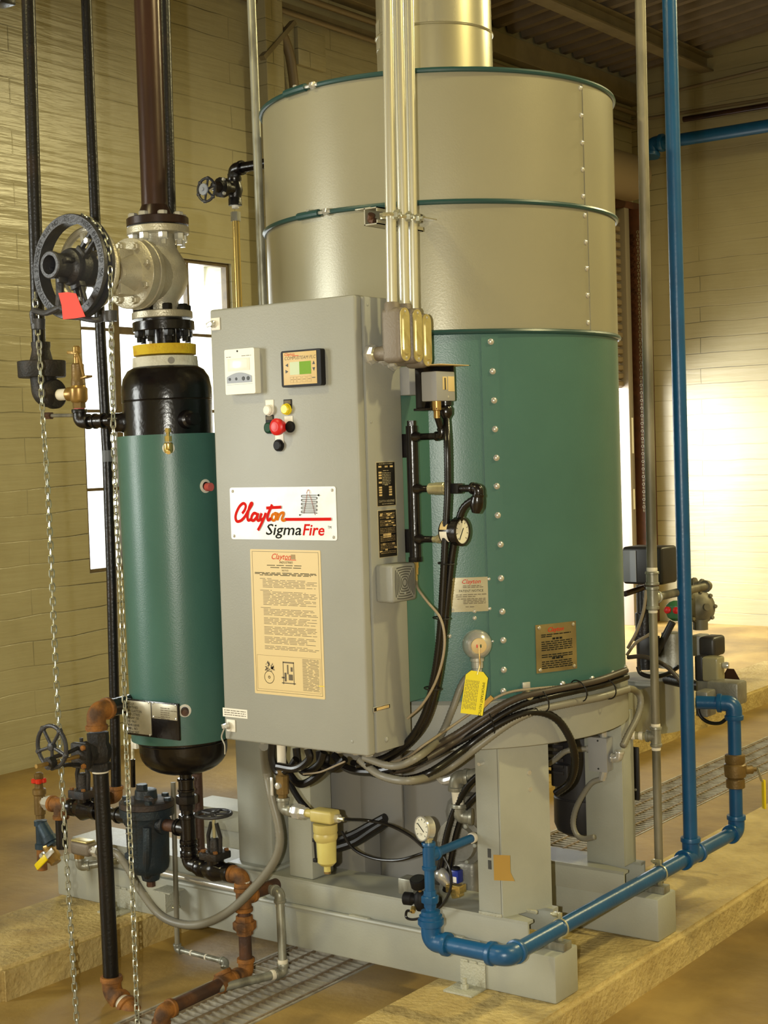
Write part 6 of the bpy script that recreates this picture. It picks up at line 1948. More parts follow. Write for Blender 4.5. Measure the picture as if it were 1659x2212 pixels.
B().box((se_.x - 0.073, 3.06, se_.z + 0.0885), (se_.x + 0.012, 3.19, se_.z + 0.0905), 0.0005).o('shade_plate', 'tan_face', sw)
B().box((se_.x - 0.05, 3.142, se_.z + 0.072), (se_.x - 0.004, 3.146, se_.z + 0.088)).o('hanger_tab', 'black_gloss', sw)
nb = V((se_.x - 0.012, 3.075, se_.z))
B().lathe(nb, (0, 0, -1), [(0, 0.0115), (0.022, 0.0115), (0.024, 0.008), (0.042, 0.008)], 14).o('pressure_port', 'brass', sw)
gb = V((se_.x - 0.014, 3.118, se_.z))
B().lathe(gb, (0, 0, -1), [(0, 0.0155), (0.010, 0.0155), (0.012, 0.0125), (0.018, 0.0165), (0.032, 0.0165), (0.044, 0.009)], 16).o('cable_gland', 'black_gloss', sw)
jb = tag(B().box((-2.2405, 3.105, se_.z + 0.02), (-2.205, 3.165, se_.z + 0.092), 0.003).o('terminal_box', 'box_grey', None), 'small grey box on the green housing behind the conduit bodies', 'terminal box')

# ------------------------------------------------------------------ black manifold pipe
MX, MY = (-2.195,3.0947,1.4552)[0], (-2.195,3.0947,1.4552)[1]
mf = thing('pressure_manifold', 'upright black manifold pipe beside the control panel', 'manifold', (MX, MY, (-2.195,3.0953,1.2743)[2]))
zlo, zhi = (-2.195,3.0974,1.2765)[2], (-2.195,3.0885,1.6064)[2]
run(mf, [(MX, MY, zlo), (MX, MY, zhi)], 0.0152, 'black_gloss', seg=20)
B().hexa((MX, MY, zhi), (MX, MY, zhi + 0.013), 0.0115).o('plug', 'black_gloss', mf)
B().lathe((MX, MY, zlo - 0.012), zax, [(0, 0.012), (0, 0.018), (0.012, 0.018)], 8).o('end_cap', 'black_gloss', mf)
for f in (0.12, 0.85):
    zz = zlo + (zhi - zlo) * f
    B().box((MX - 0.045, MY + 0.006, zz - 0.03), (MX - 0.006, MY + 0.018, zz + 0.03), 0.002).o('standoff', 'black_gloss', mf)
z1_ = (-2.1351,3.06,1.5782)[2]
z2_ = (-2.1398,3.06,1.4479)[2]
z3_ = (-2.1445,3.06,1.3216)[2]
for zz in (z1_, z2_, z3_):
    B().lathe((MX + 0.008, MY, zz), (1, 0, 0), [(0, 0.016), (0.012, 0.012), (0.018, 0.0085), (0.048, 0.0085)], 16).o('branch', 'black_gloss', mf)
# elbow up to the switch
elbow(mf, (nb.x, MY, z1_), (-1, 0, 0), (0, 0, 1), 0.0085, 'black_gloss', 0.018)
run(mf, [(nb.x, MY, z1_ + 0.012), (nb.x, nb.y, nb.z - 0.036)], 0.008, 'black_gloss')
run(mf, [(MX + 0.03, MY, z1_), (nb.x - 0.012, MY, z1_)], 0.0085, 'black_gloss')
# transmitter
tm = thing('pressure_transmitter', 'brass-bodied pressure transmitter plugged into the black manifold', 'transmitter', (MX + 0.1, MY, z2_))
xe = (-2.0005,3.06,1.4489)[0]
B().lathe((MX + 0.05, MY, z2_), (1, 0, 0), [(0, 0.0145), (0.016, 0.0145), (0.017, 0.016), (0.045, 0.016), (0.046, 0.0145), (0.054, 0.0145)], 12).o('body', 'zinc', tm)
B().obox((MX + 0.122, MY, z2_), (1, 0, 0), (0, 1, 0), zax, (0.020, 0.0125, 0.0125), 0.003).o('plug', 'black_plastic', tm)
B().cyl((MX + 0.14, MY, z2_), (xe - 0.016, MY, z2_), 0.009, seg=12).o('neck', 'black_gloss', tm)
elbow(tm, (xe, MY, z2_), (-1, 0, 0), (-0.12, 0.05, -1), 0.0105, 'black_gloss', 0.02)
# dial gauge
dg = thing('dial_gauge', 'black dial pressure gauge on the manifold, face turned to the boiler front', 'gauge', (MX + 0.08, MY, z3_))
B().lathe((MX + 0.045, MY, z3_), (1, 0, 0), [(0, 0.008), (0.02, 0.008), (0.022, 0.010), (0.03, 0.010)], 12).o('stem', 'zinc', dg)
zg = (-2.0609,3.06,1.3418)[2]
xg0, xg1 = (-2.098,3.06,1.3392)[0], (-2.0406,3.06,1.3397)[0]
gxx = xg0 - 0.006
B().cyl((MX + 0.07, MY, z3_), (gxx, MY, zg - 0.006), 0.010, seg=10).o('stem', 'zinc', dg)
B().lathe((gxx, MY, zg), (1, 0, 0), [(0, 0.029), (0.003, 0.031), (0.034, 0.031), (0.036, 0.036), (0.052, 0.0365), (0.054, 0.034), (0.054, 0.030), (0.05, 0.0295)], 40, caps=(True, False)).o('case', 'black_gloss', dg)
xf_ = gxx + 0.0505
B().lathe((xf_, MY, zg), (1, 0, 0), [(0, 0.0296), (0.001, 0.0296)], 40).o('dial', 'dial_white', dg)
for k in range(9):
    a = math.radians(225 - 33.75 * k)
    p_ = V((xf_ + 0.0012, MY + 0.024 * math.cos(a), zg + 0.024 * math.sin(a)))
    B().obox(p_, (1, 0, 0), (0, -math.sin(a), math.cos(a)), (0, math.cos(a), math.sin(a)), (0.0003, 0.0007, 0.0026)).o('tick', 'black_ink', dg)
nd = V((0, -0.55, -0.83))
B().obox(V((xf_ + 0.002, MY, zg)) + nd * 0.007, (1, 0, 0), nd.cross(V((1, 0, 0))), nd, (0.0004, 0.0011, 0.017)).o('needle', 'black_ink', dg)
for a_, m_ in ((2.3, 'tan_label'), (3.4, 'white_plate')):
    rws = []
    for k in range(7):
        a = a_ + 0.95 * k / 6 - 0.3
        rws.append([V((gxx + xx, MY + rr * math.cos(a), zg + rr * math.sin(a))) for xx, rr in ((0.005, 0.031), (0.005, 0.0316), (0.026, 0.0316), (0.026, 0.031))])
    B().loft(rws).o('label', m_, dg)

# ------------------------------------------------------------------ hoses down the front
YH = 3.06
h_sw = tag(flex(None, [tuple(gb + V((0, 0, -0.042)))] + [(-2.0757,3.075,1.557),(-2.0783,3.075,1.4433),(-2.0892,3.075,1.3292),(-2.1002,3.075,1.2144),(-2.1144,3.075,1.0872),(-2.135,3.075,0.9819),(-2.1666,3.075,0.8864),(-2.2178,3.075,0.8139),(-2.2835,3.075,0.7674)] + [(-2.3397,3.05,0.745)], 0.0088, 'hose_black', 'black_hose'),
           'black ribbed hose falling from the pressure switch behind the dial gauge', 'hose')
h_tm = tag(flex(None, [(xe - 0.002, MY + 0.002, z2_ - 0.02)] + [(-2.0467,3.095,1.399),(-2.0677,3.095,1.3453),(-2.0851,3.095,1.282),(-2.1026,3.095,1.1779),(-2.1206,3.095,1.0613),(-2.1426,3.095,0.9552),(-2.1785,3.095,0.8634),(-2.2385,3.095,0.7967),(-2.3137,3.095,0.7488)] + [(-2.3856,3.07,0.7307)], 0.0095, 'hose_black', 'black_hose'),
           'black ribbed hose from the pressure transmitter elbow', 'hose')
tag(B().lathe((xe - 0.004, MY + 0.002, z2_ - 0.016), (-0.2, 0.05, -1), [(0, 0.013), (0.014, 0.0165), (0.03, 0.0165), (0.045, 0.010)], 16).o('hose_gland', 'black_gloss', tm))
cp_ = thing('capillary_tube', 'thin tan capillary tube with brass nut below the manifold', 'tube', (MX, MY, zlo - 0.02))
B().lathe((MX, MY, zlo - 0.012), (0, 0, -1), [(0, 0.008), (0.014, 0.008), (0.016, 0.0065), (0.032, 0.0065), (0.034, 0.004), (0.056, 0.004)], 8).o('brass_nut', 'bright_brass', cp_)
hose(cp_, [(MX, MY, zlo - 0.06)] + [(-2.1622,3.055,1.2006),(-2.1326,3.055,1.167),(-2.0992,3.055,1.1327),(-2.087,3.055,1.0886),(-2.0931,3.055,1.0333),(-2.1189,3.055,0.9684),(-2.1602,3.055,0.911),(-2.2071,3.055,0.8723)], 0.0032, 'wire_tan', 'tube')
for p_ in [(-2.1136,3.082,1.1269),(-2.0935,3.082,1.2633),(-2.1466,3.082,0.9487)]:
    B().torus(p_, (0.1, 0.0, 1), 0.0205, 0.0018, 20, 5).o('cable_tie', 'black_plastic', cp_)

# flexible conduits swept along the skirt
H_ = [
    ('hose_grey', 0.0105, 'lowest grey flexible conduit of the bundle around the boiler skirt',
     [(-2.3695,3.06,0.7523),(-2.2965,3.06,0.7165),(-2.2022,3.06,0.7145)] + [(-2.217,3.2269,0.707),(-2.1468,3.2771,0.7656),(-2.0886,3.3347,0.8193),(-2.045,3.3927,0.8477),(-1.9983,3.4825,0.8581),(-1.9631,3.6231,0.8593),(-1.9711,3.7877,0.8548)]),
    ('hose_black', 0.0088, 'shiny black ribbed conduit above the grey one around the boiler skirt',
     [(-2.4161,3.09,0.7324),(-2.3182,3.09,0.7276),(-2.2222,3.09,0.7493)] + [(-2.2145,3.226,0.7611),(-2.1448,3.2762,0.8073),(-2.091,3.3288,0.8506),(-2.0509,3.3803,0.8737),(-2.0027,3.4669,0.8862),(-1.9613,3.6213,0.8913),(-1.9675,3.7798,0.8915)]),
    ('hose_dark', 0.0088, 'dark brown conduit running highest in the bundle around the boiler skirt',
     [(-2.409,3.12,0.7176),(-2.3029,3.12,0.7332),(-2.2284,3.12,0.7645)] + [(-2.1955,3.232,0.7958),(-2.132,3.2806,0.8441),(-2.0878,3.325,0.877),(-2.0554,3.3653,0.8927),(-2.0057,3.4485,0.9023),(-1.96,3.5937,0.908),(-1.9588,3.7585,0.9132)]),
    ('hose_dark', 0.0088, 'short dark conduit ending at the zinc clip on the boiler skirt',
     [(-2.4018,3.13,0.7066),(-2.2959,3.13,0.7175),(-2.2215,3.13,0.7478)] + [(-2.1896,3.2444,0.7845),(-2.1269,3.2947,0.8398),(-2.0917,3.3311,0.8733),(-2.0539,3.3794,0.8956)]),
    ('wire_tan', 0.0036, 'thin pale cable arching above the conduit bundle',
     [(-2.3708,3.11,0.7246),(-2.2654,3.11,0.7532),(-2.1986,3.11,0.7953)] + [(-2.197,3.2466,0.8249),(-2.1386,3.2922,0.8709),(-2.0903,3.3419,0.9023),(-2.0403,3.4116,0.9077),(-1.9858,3.5376,0.903),(-1.9703,3.7469,0.9024)]),
    ('hose_grey', 0.0095, 'grey flexible conduit climbing from the panel foot to the sensor head',
     [(-2.3311,3.03,0.7663),(-2.2366,3.03,0.7532),(-2.1571,3.03,0.7855)] + [(-2.2252,3.222,0.7949),(-2.1946,3.241,0.8698),(-2.1714,3.2575,0.9358)] + [tuple(nk + V((0, 0, -0.03)))]),
    ('hose_black', 0.0105, 'thick black hose looping down from the skirt to the motor',
     [(-2.3866,3.13,0.7033),(-2.282,3.13,0.6947),(-2.1936,3.13,0.7232)] + [(-2.1743,3.2528,0.7601),(-2.1176,3.301,0.8116),(-2.0668,3.3583,0.8429),(-2.0331,3.4081,0.8462),(-2.0067,3.4581,0.8181)] + [(-1.9871,3.4921,0.757)] + [(-1.9933,3.5199,0.694)] + [(-2.027,3.5463,0.6326)] + [(-2.0697,3.5436,0.598)]),
]
for m_, r_, lab, pts in H_:
    hx_ = tag(flex(None, pts, r_, m_, 'flexible_conduit', pitch=0.007), lab, 'flexible conduit')
    if 'highest' in lab:
        loom = hx_
h7 = tag(flex(None, [(-1.9711,3.7879,0.8574)] + [(-2.03,3.9498,0.8227),(-2.03,3.9838,0.793),(-2.03,3.9636,0.7483),(-2.03,3.9027,0.704),(-2.03,3.8638,0.6745)], 0.0098, 'hose_grey', 'flexible_conduit'), 'grey flexible conduit dropping from the skirt to the junction box', 'flexible conduit')
cz = V((-2.0619,3.3925,0.8931))
ckp = thing('conduit_clip', 'zinc conduit clip holding a dark conduit on the boiler skirt', 'clip', cz)
co = out(cz)
B().lathe(cz, co, [(-0.004, 0.012), (0.022, 0.012)], 12).o('strap', 'zinc', ckp)
B().obox(cz + V((0, 0, 0.024)), co, V((-co.y, co.x, 0)), zax, (0.004, 0.011, 0.009), 0.002).o('ear', 'steel', ckp)
for p_ in [(-2.1183,3.3031,0.8294),(-2.0288,3.4193,0.8767),(-1.961,3.6467,0.8775),(-1.9818,3.5298,0.8882)]:
    o_ = out(p_)
    B().torus(p_, V((-o_.y, o_.x, 0.25)), 0.03, 0.0018, 20, 5).o('cable_tie', 'black_plastic', loom)

# ------------------------------------------------------------------ fittings and hoses under the panel
uf = thing('panel_hoses', 'tangle of shiny black hoses with elbows under the control panel', 'hose loom', (-2.5, 3.0, 0.78))
for i, pts in enumerate(([(-2.6108,3,0.7817),(-2.6127,3,0.7396),(-2.5949,3,0.7068),(-2.5544,3,0.7208),(-2.5296,3,0.7477)], [(-2.6068,3.04,0.7676),(-2.6087,3.04,0.7263),(-2.566,3.04,0.6748),(-2.5213,3.04,0.6821),(-2.4697,3.04,0.7218),(-2.4604,3.04,0.7592)],
                         [(-2.5451,3.02,0.7719),(-2.539,3.02,0.7308),(-2.5163,3.02,0.711),(-2.4684,3.02,0.7378),(-2.4516,3.02,0.7698)], [(-2.4726,2.98,0.7835),(-2.4691,2.98,0.7573),(-2.5138,2.98,0.7287),(-2.5769,2.98,0.7284)], [(-2.4751,3.03,0.7694),(-2.4688,3.03,0.7359),(-2.4307,3.03,0.7276),(-2.3915,3.03,0.7557)],
                         [(-2.6386,3.06,0.7259),(-2.6147,3.06,0.6782),(-2.5767,3.06,0.6261),(-2.5306,3.06,0.588)], [(-2.4612,3.07,0.7537),(-2.4164,3.07,0.7215),(-2.3409,3.07,0.7195),(-2.2664,3.07,0.7367)])):
    hose(uf, pts, 0.0105 if i != 5 else 0.0085, 'hose_black', 'hose', 10)
for p_ in [(-2.6285,3.02,0.7716),(-2.5898,3.02,0.7702),(-2.5454,3.02,0.767),(-2.506,3.02,0.7683),(-2.4671,3.02,0.7683),(-2.4211,3.02,0.7667)]:
    B().lathe(V((p_[0], p_[1], 0.802)), (0, 0, -1), [(0, 0.014), (0.010, 0.014), (0.012, 0.0115), (0.024, 0.0125)], 12).o('gland', 'black_gloss', uf)
hose(uf, [(-2.5786,2.985,0.7849),(-2.531,2.985,0.788),(-2.4843,2.985,0.7851)], 0.0025, 'orange_ink', 'wire', 6)
hose(uf, [(-2.5076,3,0.7109),(-2.453,3,0.7214),(-2.4064,3,0.7406),(-2.368,3,0.7575)], 0.0025, 'wire_tan', 'wire', 6)
for p_, lab in zip([(-2.6576,3.02,0.7752),(-2.3984,3.02,0.7664),(-2.3458,3.02,0.7667),(-2.3056,3.02,0.773)], ('zinc connector at the panel foot above the low looping conduit', 'small zinc connector under the panel centre', 'zinc connector under the panel corner, left of two', 'zinc connector under the panel corner, right of two')):
    cn = tag(B().lathe((p_[0], p_[1], 0.7985), (0, 0, -1), [(0, 0.0165), (0.006, 0.0165), (0.007, 0.013), (0.02, 0.0145), (0.024, 0.012)], 8).o('conduit_connector', 'steel', None), lab, 'connector', 'zinc connectors under the panel')

# air filter with ball valve and union
FYY = 3.0
af = thing('air_filter', 'cream plastic bowl air filter hanging under the control panel', 'air filter', V((-2.4473,3,0.4898)))
fc_ = V((-2.4394,3,0.6058))
zhd, zbw = (-2.4403,3,0.5852)[2], (-2.4447,3,0.4805)[2]
B().obox(V((fc_.x, FYY, (-2.4393,3,0.6094)[2])), (1, 0, 0), (0, 1, 0), zax, (0.036, 0.022, 0.0165), 0.007, 3).o('head', 'filter_cream', af)
B().lathe(V((fc_.x, FYY, zhd + 0.004)), (0, 0, -1), [(0, 0.032), (0.02, 0.032), (0.024, 0.030), (0.03, 0.0315), (0.038, 0.0315), (0.046, 0.027)], 28).o('bowl_ring', 'filter_cream', af)
B().lathe(V((fc_.x + 0.002, FYY, zhd - 0.036)), (0, 0, -1), [(0, 0.0265), (zhd - zbw - 0.044, 0.0245), (zhd - zbw - 0.036, 0.017), (zhd - zbw - 0.034, 0.009), (zhd - zbw - 0.02, 0.009)], 24).o('bowl', 'bowl_cream', af)
B().hexa(V((fc_.x + 0.002, FYY, zbw - 0.022)), V((fc_.x + 0.002, FYY, zbw - 0.004)), 0.009).o('drain', 'bronze', af)
B().cyl(V((fc_.x - 0.028, FYY - 0.012, zhd - 0.042)), V((fc_.x - 0.025, FYY - 0.012, zbw + 0.012)), 0.0028, seg=8).o('sight_rod', 'black_plastic', af)
for zz in (zhd - 0.04, zbw + 0.012):
    B().obox((fc_.x - 0.026, FYY - 0.012, zz), (1, 0, 0), (0, 1, 0), zax, (0.006, 0.005, 0.005), 0.0015).o('sight_clip', 'black_plastic', af)
zp = (-2.4393,3,0.6094)[2]
B().hexa(V((fc_.x + 0.034, FYY, zp - 0.002)), V((fc_.x + 0.048, FYY, zp - 0.002)), 0.011).o('outlet_nut', 'steel', af)
B().cyl(V((fc_.x + 0.046, FYY, zp - 0.002)), V((fc_.x + 0.062, FYY, zp - 0.002)), 0.0055, seg=10).o('outlet_tip', 'zinc', af)
fe = V((-2.5797,3,0.6172))
fe.z = zp
union(af, V(((-2.5276,3,0.611)[0], FYY, zp)), (1, 0, 0), 0.0115, 'steel', 0.028)
elbow(af, fe, (1, 0, 0), (0, 0, 1), 0.0125, 'galvanised', 0.03)
run(af, [fe + V((0.02, 0, 0)), V((fc_.x - 0.02, FYY, zp))], 0.011, 'filter_cream')
ab = thing('air_valve', 'small brass ball valve with chrome lever above the air filter elbow', 'valve', V((fe.x, FYY, fe.z + 0.04)))
B().lathe(V((fe.x, FYY, fe.z + 0.028)), zax, [(0, 0.0125), (0.012, 0.0125), (0.014, 0.017), (0.062, 0.0175), (0.066, 0.013), (0.082, 0.013)], 8).o('body', 'bronze', ab)
B().cyl(V((fe.x, FYY, fe.z + 0.106)), V((fe.x, FYY, 0.80)), 0.012, seg=14).o('nipple', 'tape_white', ab)
B().lathe(V((fe.x, FYY - 0.014, fe.z + 0.066)), yn, [(0, 0.009), (0.008, 0.009), (0.010, 0.005)], 10).o('stem', 'steel', ab)
B().obox(V((fe.x - 0.022, FYY - 0.018, fe.z + 0.062)), (0, 0, 1), (0, 1, 0), (1, 0, 0), (0.024, 0.0015, 0.005), 0.001).o('lever', 'steel', ab)
# thin hoses from the filter into the burner bay
fo = V((fc_.x + 0.062, FYY, zp - 0.002))
tag(hose(None, [tuple(fo)] + [(-2.3994,3.12,0.5761),(-2.3239,3.12,0.5731),(-2.2581,3.12,0.5536),(-2.2153,3.12,0.5291)], 0.0042, 'hose_black', 'air_hose'), 'thin black air hose from the filter outlet to the regulator', 'hose')
tag(hose(None, [(-2.5133,3.16,0.5231),(-2.4724,3.16,0.4793),(-2.4032,3.16,0.4637),(-2.327,3.16,0.4705),(-2.2592,3.16,0.4945),(-2.2146,3.16,0.5139)], 0.0042, 'hose_black', 'air_hose'), 'thin black hose sagging below the filter outlet hose', 'hose')
tag(hose(None, [(-2.7359,3.42,0.3873),(-2.6664,3.42,0.4156),(-2.6061,3.42,0.4544),(-2.5603,3.42,0.4829)], 0.013, 'hose_black', 'black_hose'), 'thick black hose in the shade behind the air filter, lower of two', 'hose')
tag(hose(None, [(-2.7545,3.44,0.4022),(-2.6897,3.44,0.4298),(-2.6291,3.44,0.4633),(-2.5747,3.44,0.4929)], 0.013, 'hose_black', 'black_hose'), 'thick black hose in the shade behind the air filter, upper of two', 'hose')

# ------------------------------------------------------------------ blue gas line
GX, GZ = -1.982, 0.282
gas = thing('gas_pipe', 'blue painted gas pipe with elbows running along the skid ends', 'pipe', (GX, 3.8, GZ))
gr_ = 0.0215
yA = (-1.982,3.1344,0.2826)[1]
xB = (-2.2097,3.15,0.2571)[0]
run(gas, [(GX, yA + 0.03, GZ), (GX, 4.54, GZ)], gr_, 'blue_paint', seg=24)
elbow(gas, (GX, yA, GZ), (0, 1, 0), (-1, 0, 0), gr_, 'blue_paint', 0.05)
run(gas, [(GX - 0.03, yA, GZ), (xB + 0.03, yA, GZ)], gr_, 'blue_paint', seg=24)
elbow(gas, (xB, yA, GZ), (1, 0, 0), (0, 0, 1), gr_, 'blue_paint', 0.052)
zr1 = (-2.2119,3.15,0.3173)[2]
B().lathe((xB, yA, GZ + 0.046), zax, [(0, 0.034), (0.012, 0.034), (0.014, 0.030), (0.022, 0.030), (0.024, 0.025), (0.034, 0.025), (0.036, 0.016)], 28).o('reducer', 'blue_paint', gas)
zte = (-2.2153,3.15,0.5041)[2]
run(gas, [(xB, yA, GZ + 0.07), (xB, yA, zte)], 0.0132, 'blue_paint', seg=18, name='riser')
union(gas, V((xB, yA, (-2.2165,3.15,0.3928)[2])), zax, 0.0125, 'blue_paint', 0.022)
coupling(gas, V((xB, yA, (-2.2167,3.15,0.3468)[2])), zax, 0.012, 'blue_paint', 0.012)
tee(gas, V((xB, yA, zte)), zax, (0, 1, 0), 0.0132, 'blue_paint', 0.034)
ybr = 3.335
run(gas, [(xB, yA + 0.02, zte), (xB, ybr, zte)], 0.0115, 'blue_paint', seg=16, name='branch')
collar(gas, (xB, ybr + 0.004, zte), (0, 1, 0), 0.0145, 'tape_white', 0.014, 'tape_ring')
# main riser to the roof and second riser to the gas train
yR = (-1.982,4.1973,0.3166)[1]
tee(gas, V((GX, yR, GZ)), (0, 1, 0), (0, 0, 1), gr_, 'blue_paint', 0.056)
r0, r1 = V((GX, yR, GZ)), V((-1.982,4.1838,2.8566))
r1 = V((r1.x, yR + (r1.y - yR), r1.z))
run(gas, [r0, r1, to_roof(r0, r1)], gr_, 'blue_paint', seg=24, name='riser')
yE = 4.54
elbow(gas, (GX, yE, GZ), (0, -1, 0), (0, 0, 1), gr_, 'blue_paint', 0.05)
zv = (-1.982,4.5427,0.4783)[2]
zto = (-1.982,4.5359,0.6974)[2]
run(gas, [(GX, yE, GZ), (GX, yE, zv - 0.03)], gr_, 'blue_paint', seg=24, name='riser')
run(gas, [(GX, yE, zv + 0.03), (GX, yE, zto)], gr_, 'blue_paint', seg=24, name='riser')
edir = V((-0.9, -0.25, 0.0)).normalized()
elbow(gas, (GX, yE, zto), (0, 0, -1), edir, gr_, 'blue_paint', 0.05)
run(gas, [V((GX, yE, zto)) + edir * 0.04, V((GX, yE, zto)) + edir * 0.12], gr_, 'blue_paint', seg=20)

gbv = thing('gas_ball_valve', 'bronze ball valve in the blue riser with a hanging yellow lever', 'valve', (GX, yE, zv))
B().lathe((GX, yE, zv - 0.055), zax, [(0, 0.027), (0.002, 0.030), (0.028, 0.030), (0.032, 0.026), (0.038, 0.034), (0.068, 0.036), (0.076, 0.036), (0.08, 0.03), (0.084, 0.032), (0.108, 0.032), (0.11, 0.027)], 16).o('body', 'bronze', gbv)
B().lathe((GX + 0.02, yE + 0.02, zv), (0.6, 0.8, 0), [(0, 0.014), (0.03, 0.014), (0.032, 0.008), (0.044, 0.008)], 12).o('stem', 'bronze', gbv)
lq = V((GX + 0.05, yE + 0.06, zv))
B().obox(lq + V((0.004, 0.006, -0.018)), (0.2, 0.3, -1), (0.6, 0.8, 0.36), (0.8, -0.6, 0), (0.026, 0.0012, 0.008), 0.0005).o('lever', 'zinc', gbv)
B().obox(lq + V((0.012, 0.02, -0.085)), zax, (0.6, 0.8, 0), (0.8, -0.6, 0), (0.048, 0.004, 0.009), 0.003).o('grip', 'handle_yellow', gbv)

# beam clamps holding the gas pipe
for yc_, lab in ((3.40, 'zinc pipe clamp tying the blue pipe to the near beam end'), (3.985, 'zinc pipe clamp tying the blue pipe to the far beam end')):
    pcl = thing('pipe_clamp', lab, 'clamp', (GX, yc_, 0.225), 'pipe clamps on the beam ends')
    B().torus((GX, yc_, GZ), (0, 1, 0), gr_ + 0.002, 0.0028, 28, 6).o('strap', 'zinc', pcl)
    B().box((GX - 0.06, yc_ - 0.02, 0.2255), (GX + 0.022, yc_ + 0.02, 0.247), 0.002).o('strut_foot', 'galvanised', pcl)
    B().box((GX - 0.006, yc_ - 0.003, 0.247), (GX + 0.006, yc_ + 0.003, 0.262)).o('clamp_leg', 'zinc', pcl)
    B().box((GX - 0.005, yc_ - 0.004, GZ + gr_ + 0.002), (GX + 0.005, yc_ + 0.004, GZ + gr_ + 0.018), 0.001).o('clamp_ear', 'zinc', pcl)
    bolt(pcl, (GX - 0.005, yc_, GZ + gr_ + 0.011), (-1, 0, 0), 0.0075, 0.016, 'zinc', 0.006)

# dial gauge on top of the gas riser
gg = thing('gas_gauge', 'white-faced steel dial gauge on top of the small blue riser', 'gauge', (xB, yA, zte + 0.04))
zgc = (-2.2105,3.13,0.5742)[2]
gdir = (V((-0.35, -0.93, 0.06))).normalized()
B().lathe((xB, yA, zte + 0.034), zax, [(0, 0.010), (0.008, 0.010), (0.009, 0.013), (0.016, 0.013), (0.018, 0.008), (zgc - zte - 0.06, 0.008)], 12).o('stem', 'zinc', gg)
gc_ = V(((-2.2118,3.14,0.5718)[0], yA + 0.012, zgc))
B().lathe(gc_, gdir, [(0, 0.026), (0.003, 0.030), (0.020, 0.030), (0.024, 0.0325), (0.028, 0.032), (0.028, 0.029), (0.026, 0.0285)], 36, caps=(True, False)).o('case', 'steel', gg)
gu = gdir.cross(V((0, 0, 1))).normalized()
if gu.x < 0:
    gu = -gu
gw_ = gu.cross(gdir)
if gw_.z < 0:
    gw_ = -gw_
B().lathe(gc_ + gdir * 0.0255, gdir, [(0, 0.0286), (0.001, 0.0286)], 36).o('dial', 'dial_white', gg)
for k in range(9):
    a = math.radians(225 - 33.75 * k)
    d_ = gu * math.cos(a) + gw_ * math.sin(a)
    B().obox(gc_ + gdir * 0.027 + d_ * 0.0235, gdir, gdir.cross(d_), d_, (0.0003, 0.0006, 0.0024)).o('tick', 'black_ink', gg)
nd = (gu * -0.8 + gw_ * 0.5).normalized()
B().obox(gc_ + gdir * 0.0275 + nd * 0.004, gdir, gdir.cross(nd), nd, (0.0004, 0.001, 0.017)).o('needle', 'black_ink', gg)
text_rows(gg, gc_ + gdir * 0.0275 - gw_ * 0.013 - gu * 0.006, gu, gw_, 0.012, [(0, 0.0, 1.0), (-0.003, 0.2, 0.8)], 'grey_ink', 0.0012, gdir)

# ------------------------------------------------------------------ galvanised standpipe on the far beam
SX = -2.0
yS = (-2,4.0167,0.266)[1]
stp = thing('galvanised_standpipe', 'weathered galvanised standpipe with tees beside the blue riser', 'pipe', (SX, yS, 0.23))
zcp = (-2,4.0325,1.1473)[2]
zt2 = (-2,4.0386,1.0893)[2]
zt3 = (-2,4.0261,0.6787)[2]
sTop = V((-2,4.0282,2.8263))
run(stp, [(SX, yS, zcp), (SX, sTop.y, sTop.z), to_roof((SX, yS, zcp), (SX, sTop.y, sTop.z))], 0.0155, 'old_galvanised', seg=18)
coupling(stp, V((SX, yS, zcp)), zax, 0.0145, 'galvanised', 0.02)
collar(stp, V((SX, yS, zcp + 0.026)), zax, 0.0162, 'tape_white', 0.012, 'tape_ring')
tee(stp, V((SX, yS, zt2)), zax, (0, 1, 0), 0.0135, 'galvanised', 0.032)
run(stp, [(SX, yS, zt2), (SX, yS, 0.227)], 0.0125, 'old_galvanised', seg=16)
collar(stp, V((SX, yS, zt2 - 0.04)), zax, 0.0138, 'tape_white', 0.008, 'tape_ring')
tee(stp, V((SX, yS, zt3)), zax, (-1, -0.2, 0), 0.0125, 'galvanised', 0.028)
bd2 = V((-1, -0.2, 0)).normalized()
for f, m_, rr, nm in ((0.045, 'tape_white', 0.0128, 'tape_ring'), (0.068, 'tape_white', 0.0128, 'tape_ring')):
    collar(stp, V((SX, yS, zt3)) + bd2 * f, bd2, rr, m_, 0.012, nm)
run(stp, [V((SX, yS, zt3)) + bd2 * 0.02, V((SX, yS, zt3)) + bd2 * 0.085], 0.0115, 'zinc', name='nipple')
union(stp, V((SX, yS, zt3)) + bd2 * 0.098, bd2, 0.0125, 'zinc', 0.018)
for dz in (0.034, -0.036):
    collar(stp, V((SX, yS, zt3 + dz)), zax, 0.0138, 'tape_white', 0.009, 'tape_ring')
yq = (-2,4.4058,1.1002)[1]
run(stp, [(SX, yS + 0.03, zt2), (SX, yq, zt2)], 0.0125, 'old_galvanised', seg=14, name='branch')
elbow(stp, (SX, yq, zt2), (0, -1, 0), (-1, 0, 0.1), 0.0135, 'old_galvanised', 0.026)
elbow(stp, (SX - 0.07, yq, zt2 + 0.006), (1, 0, 0), (0, -0.2, -1), 0.0135, 'old_galvanised', 0.026)
run(stp, [(SX - 0.02, yq, zt2), (SX - 0.06, yq, zt2 + 0.005)], 0.0125, 'old_galvanised', seg=14, name='branch')

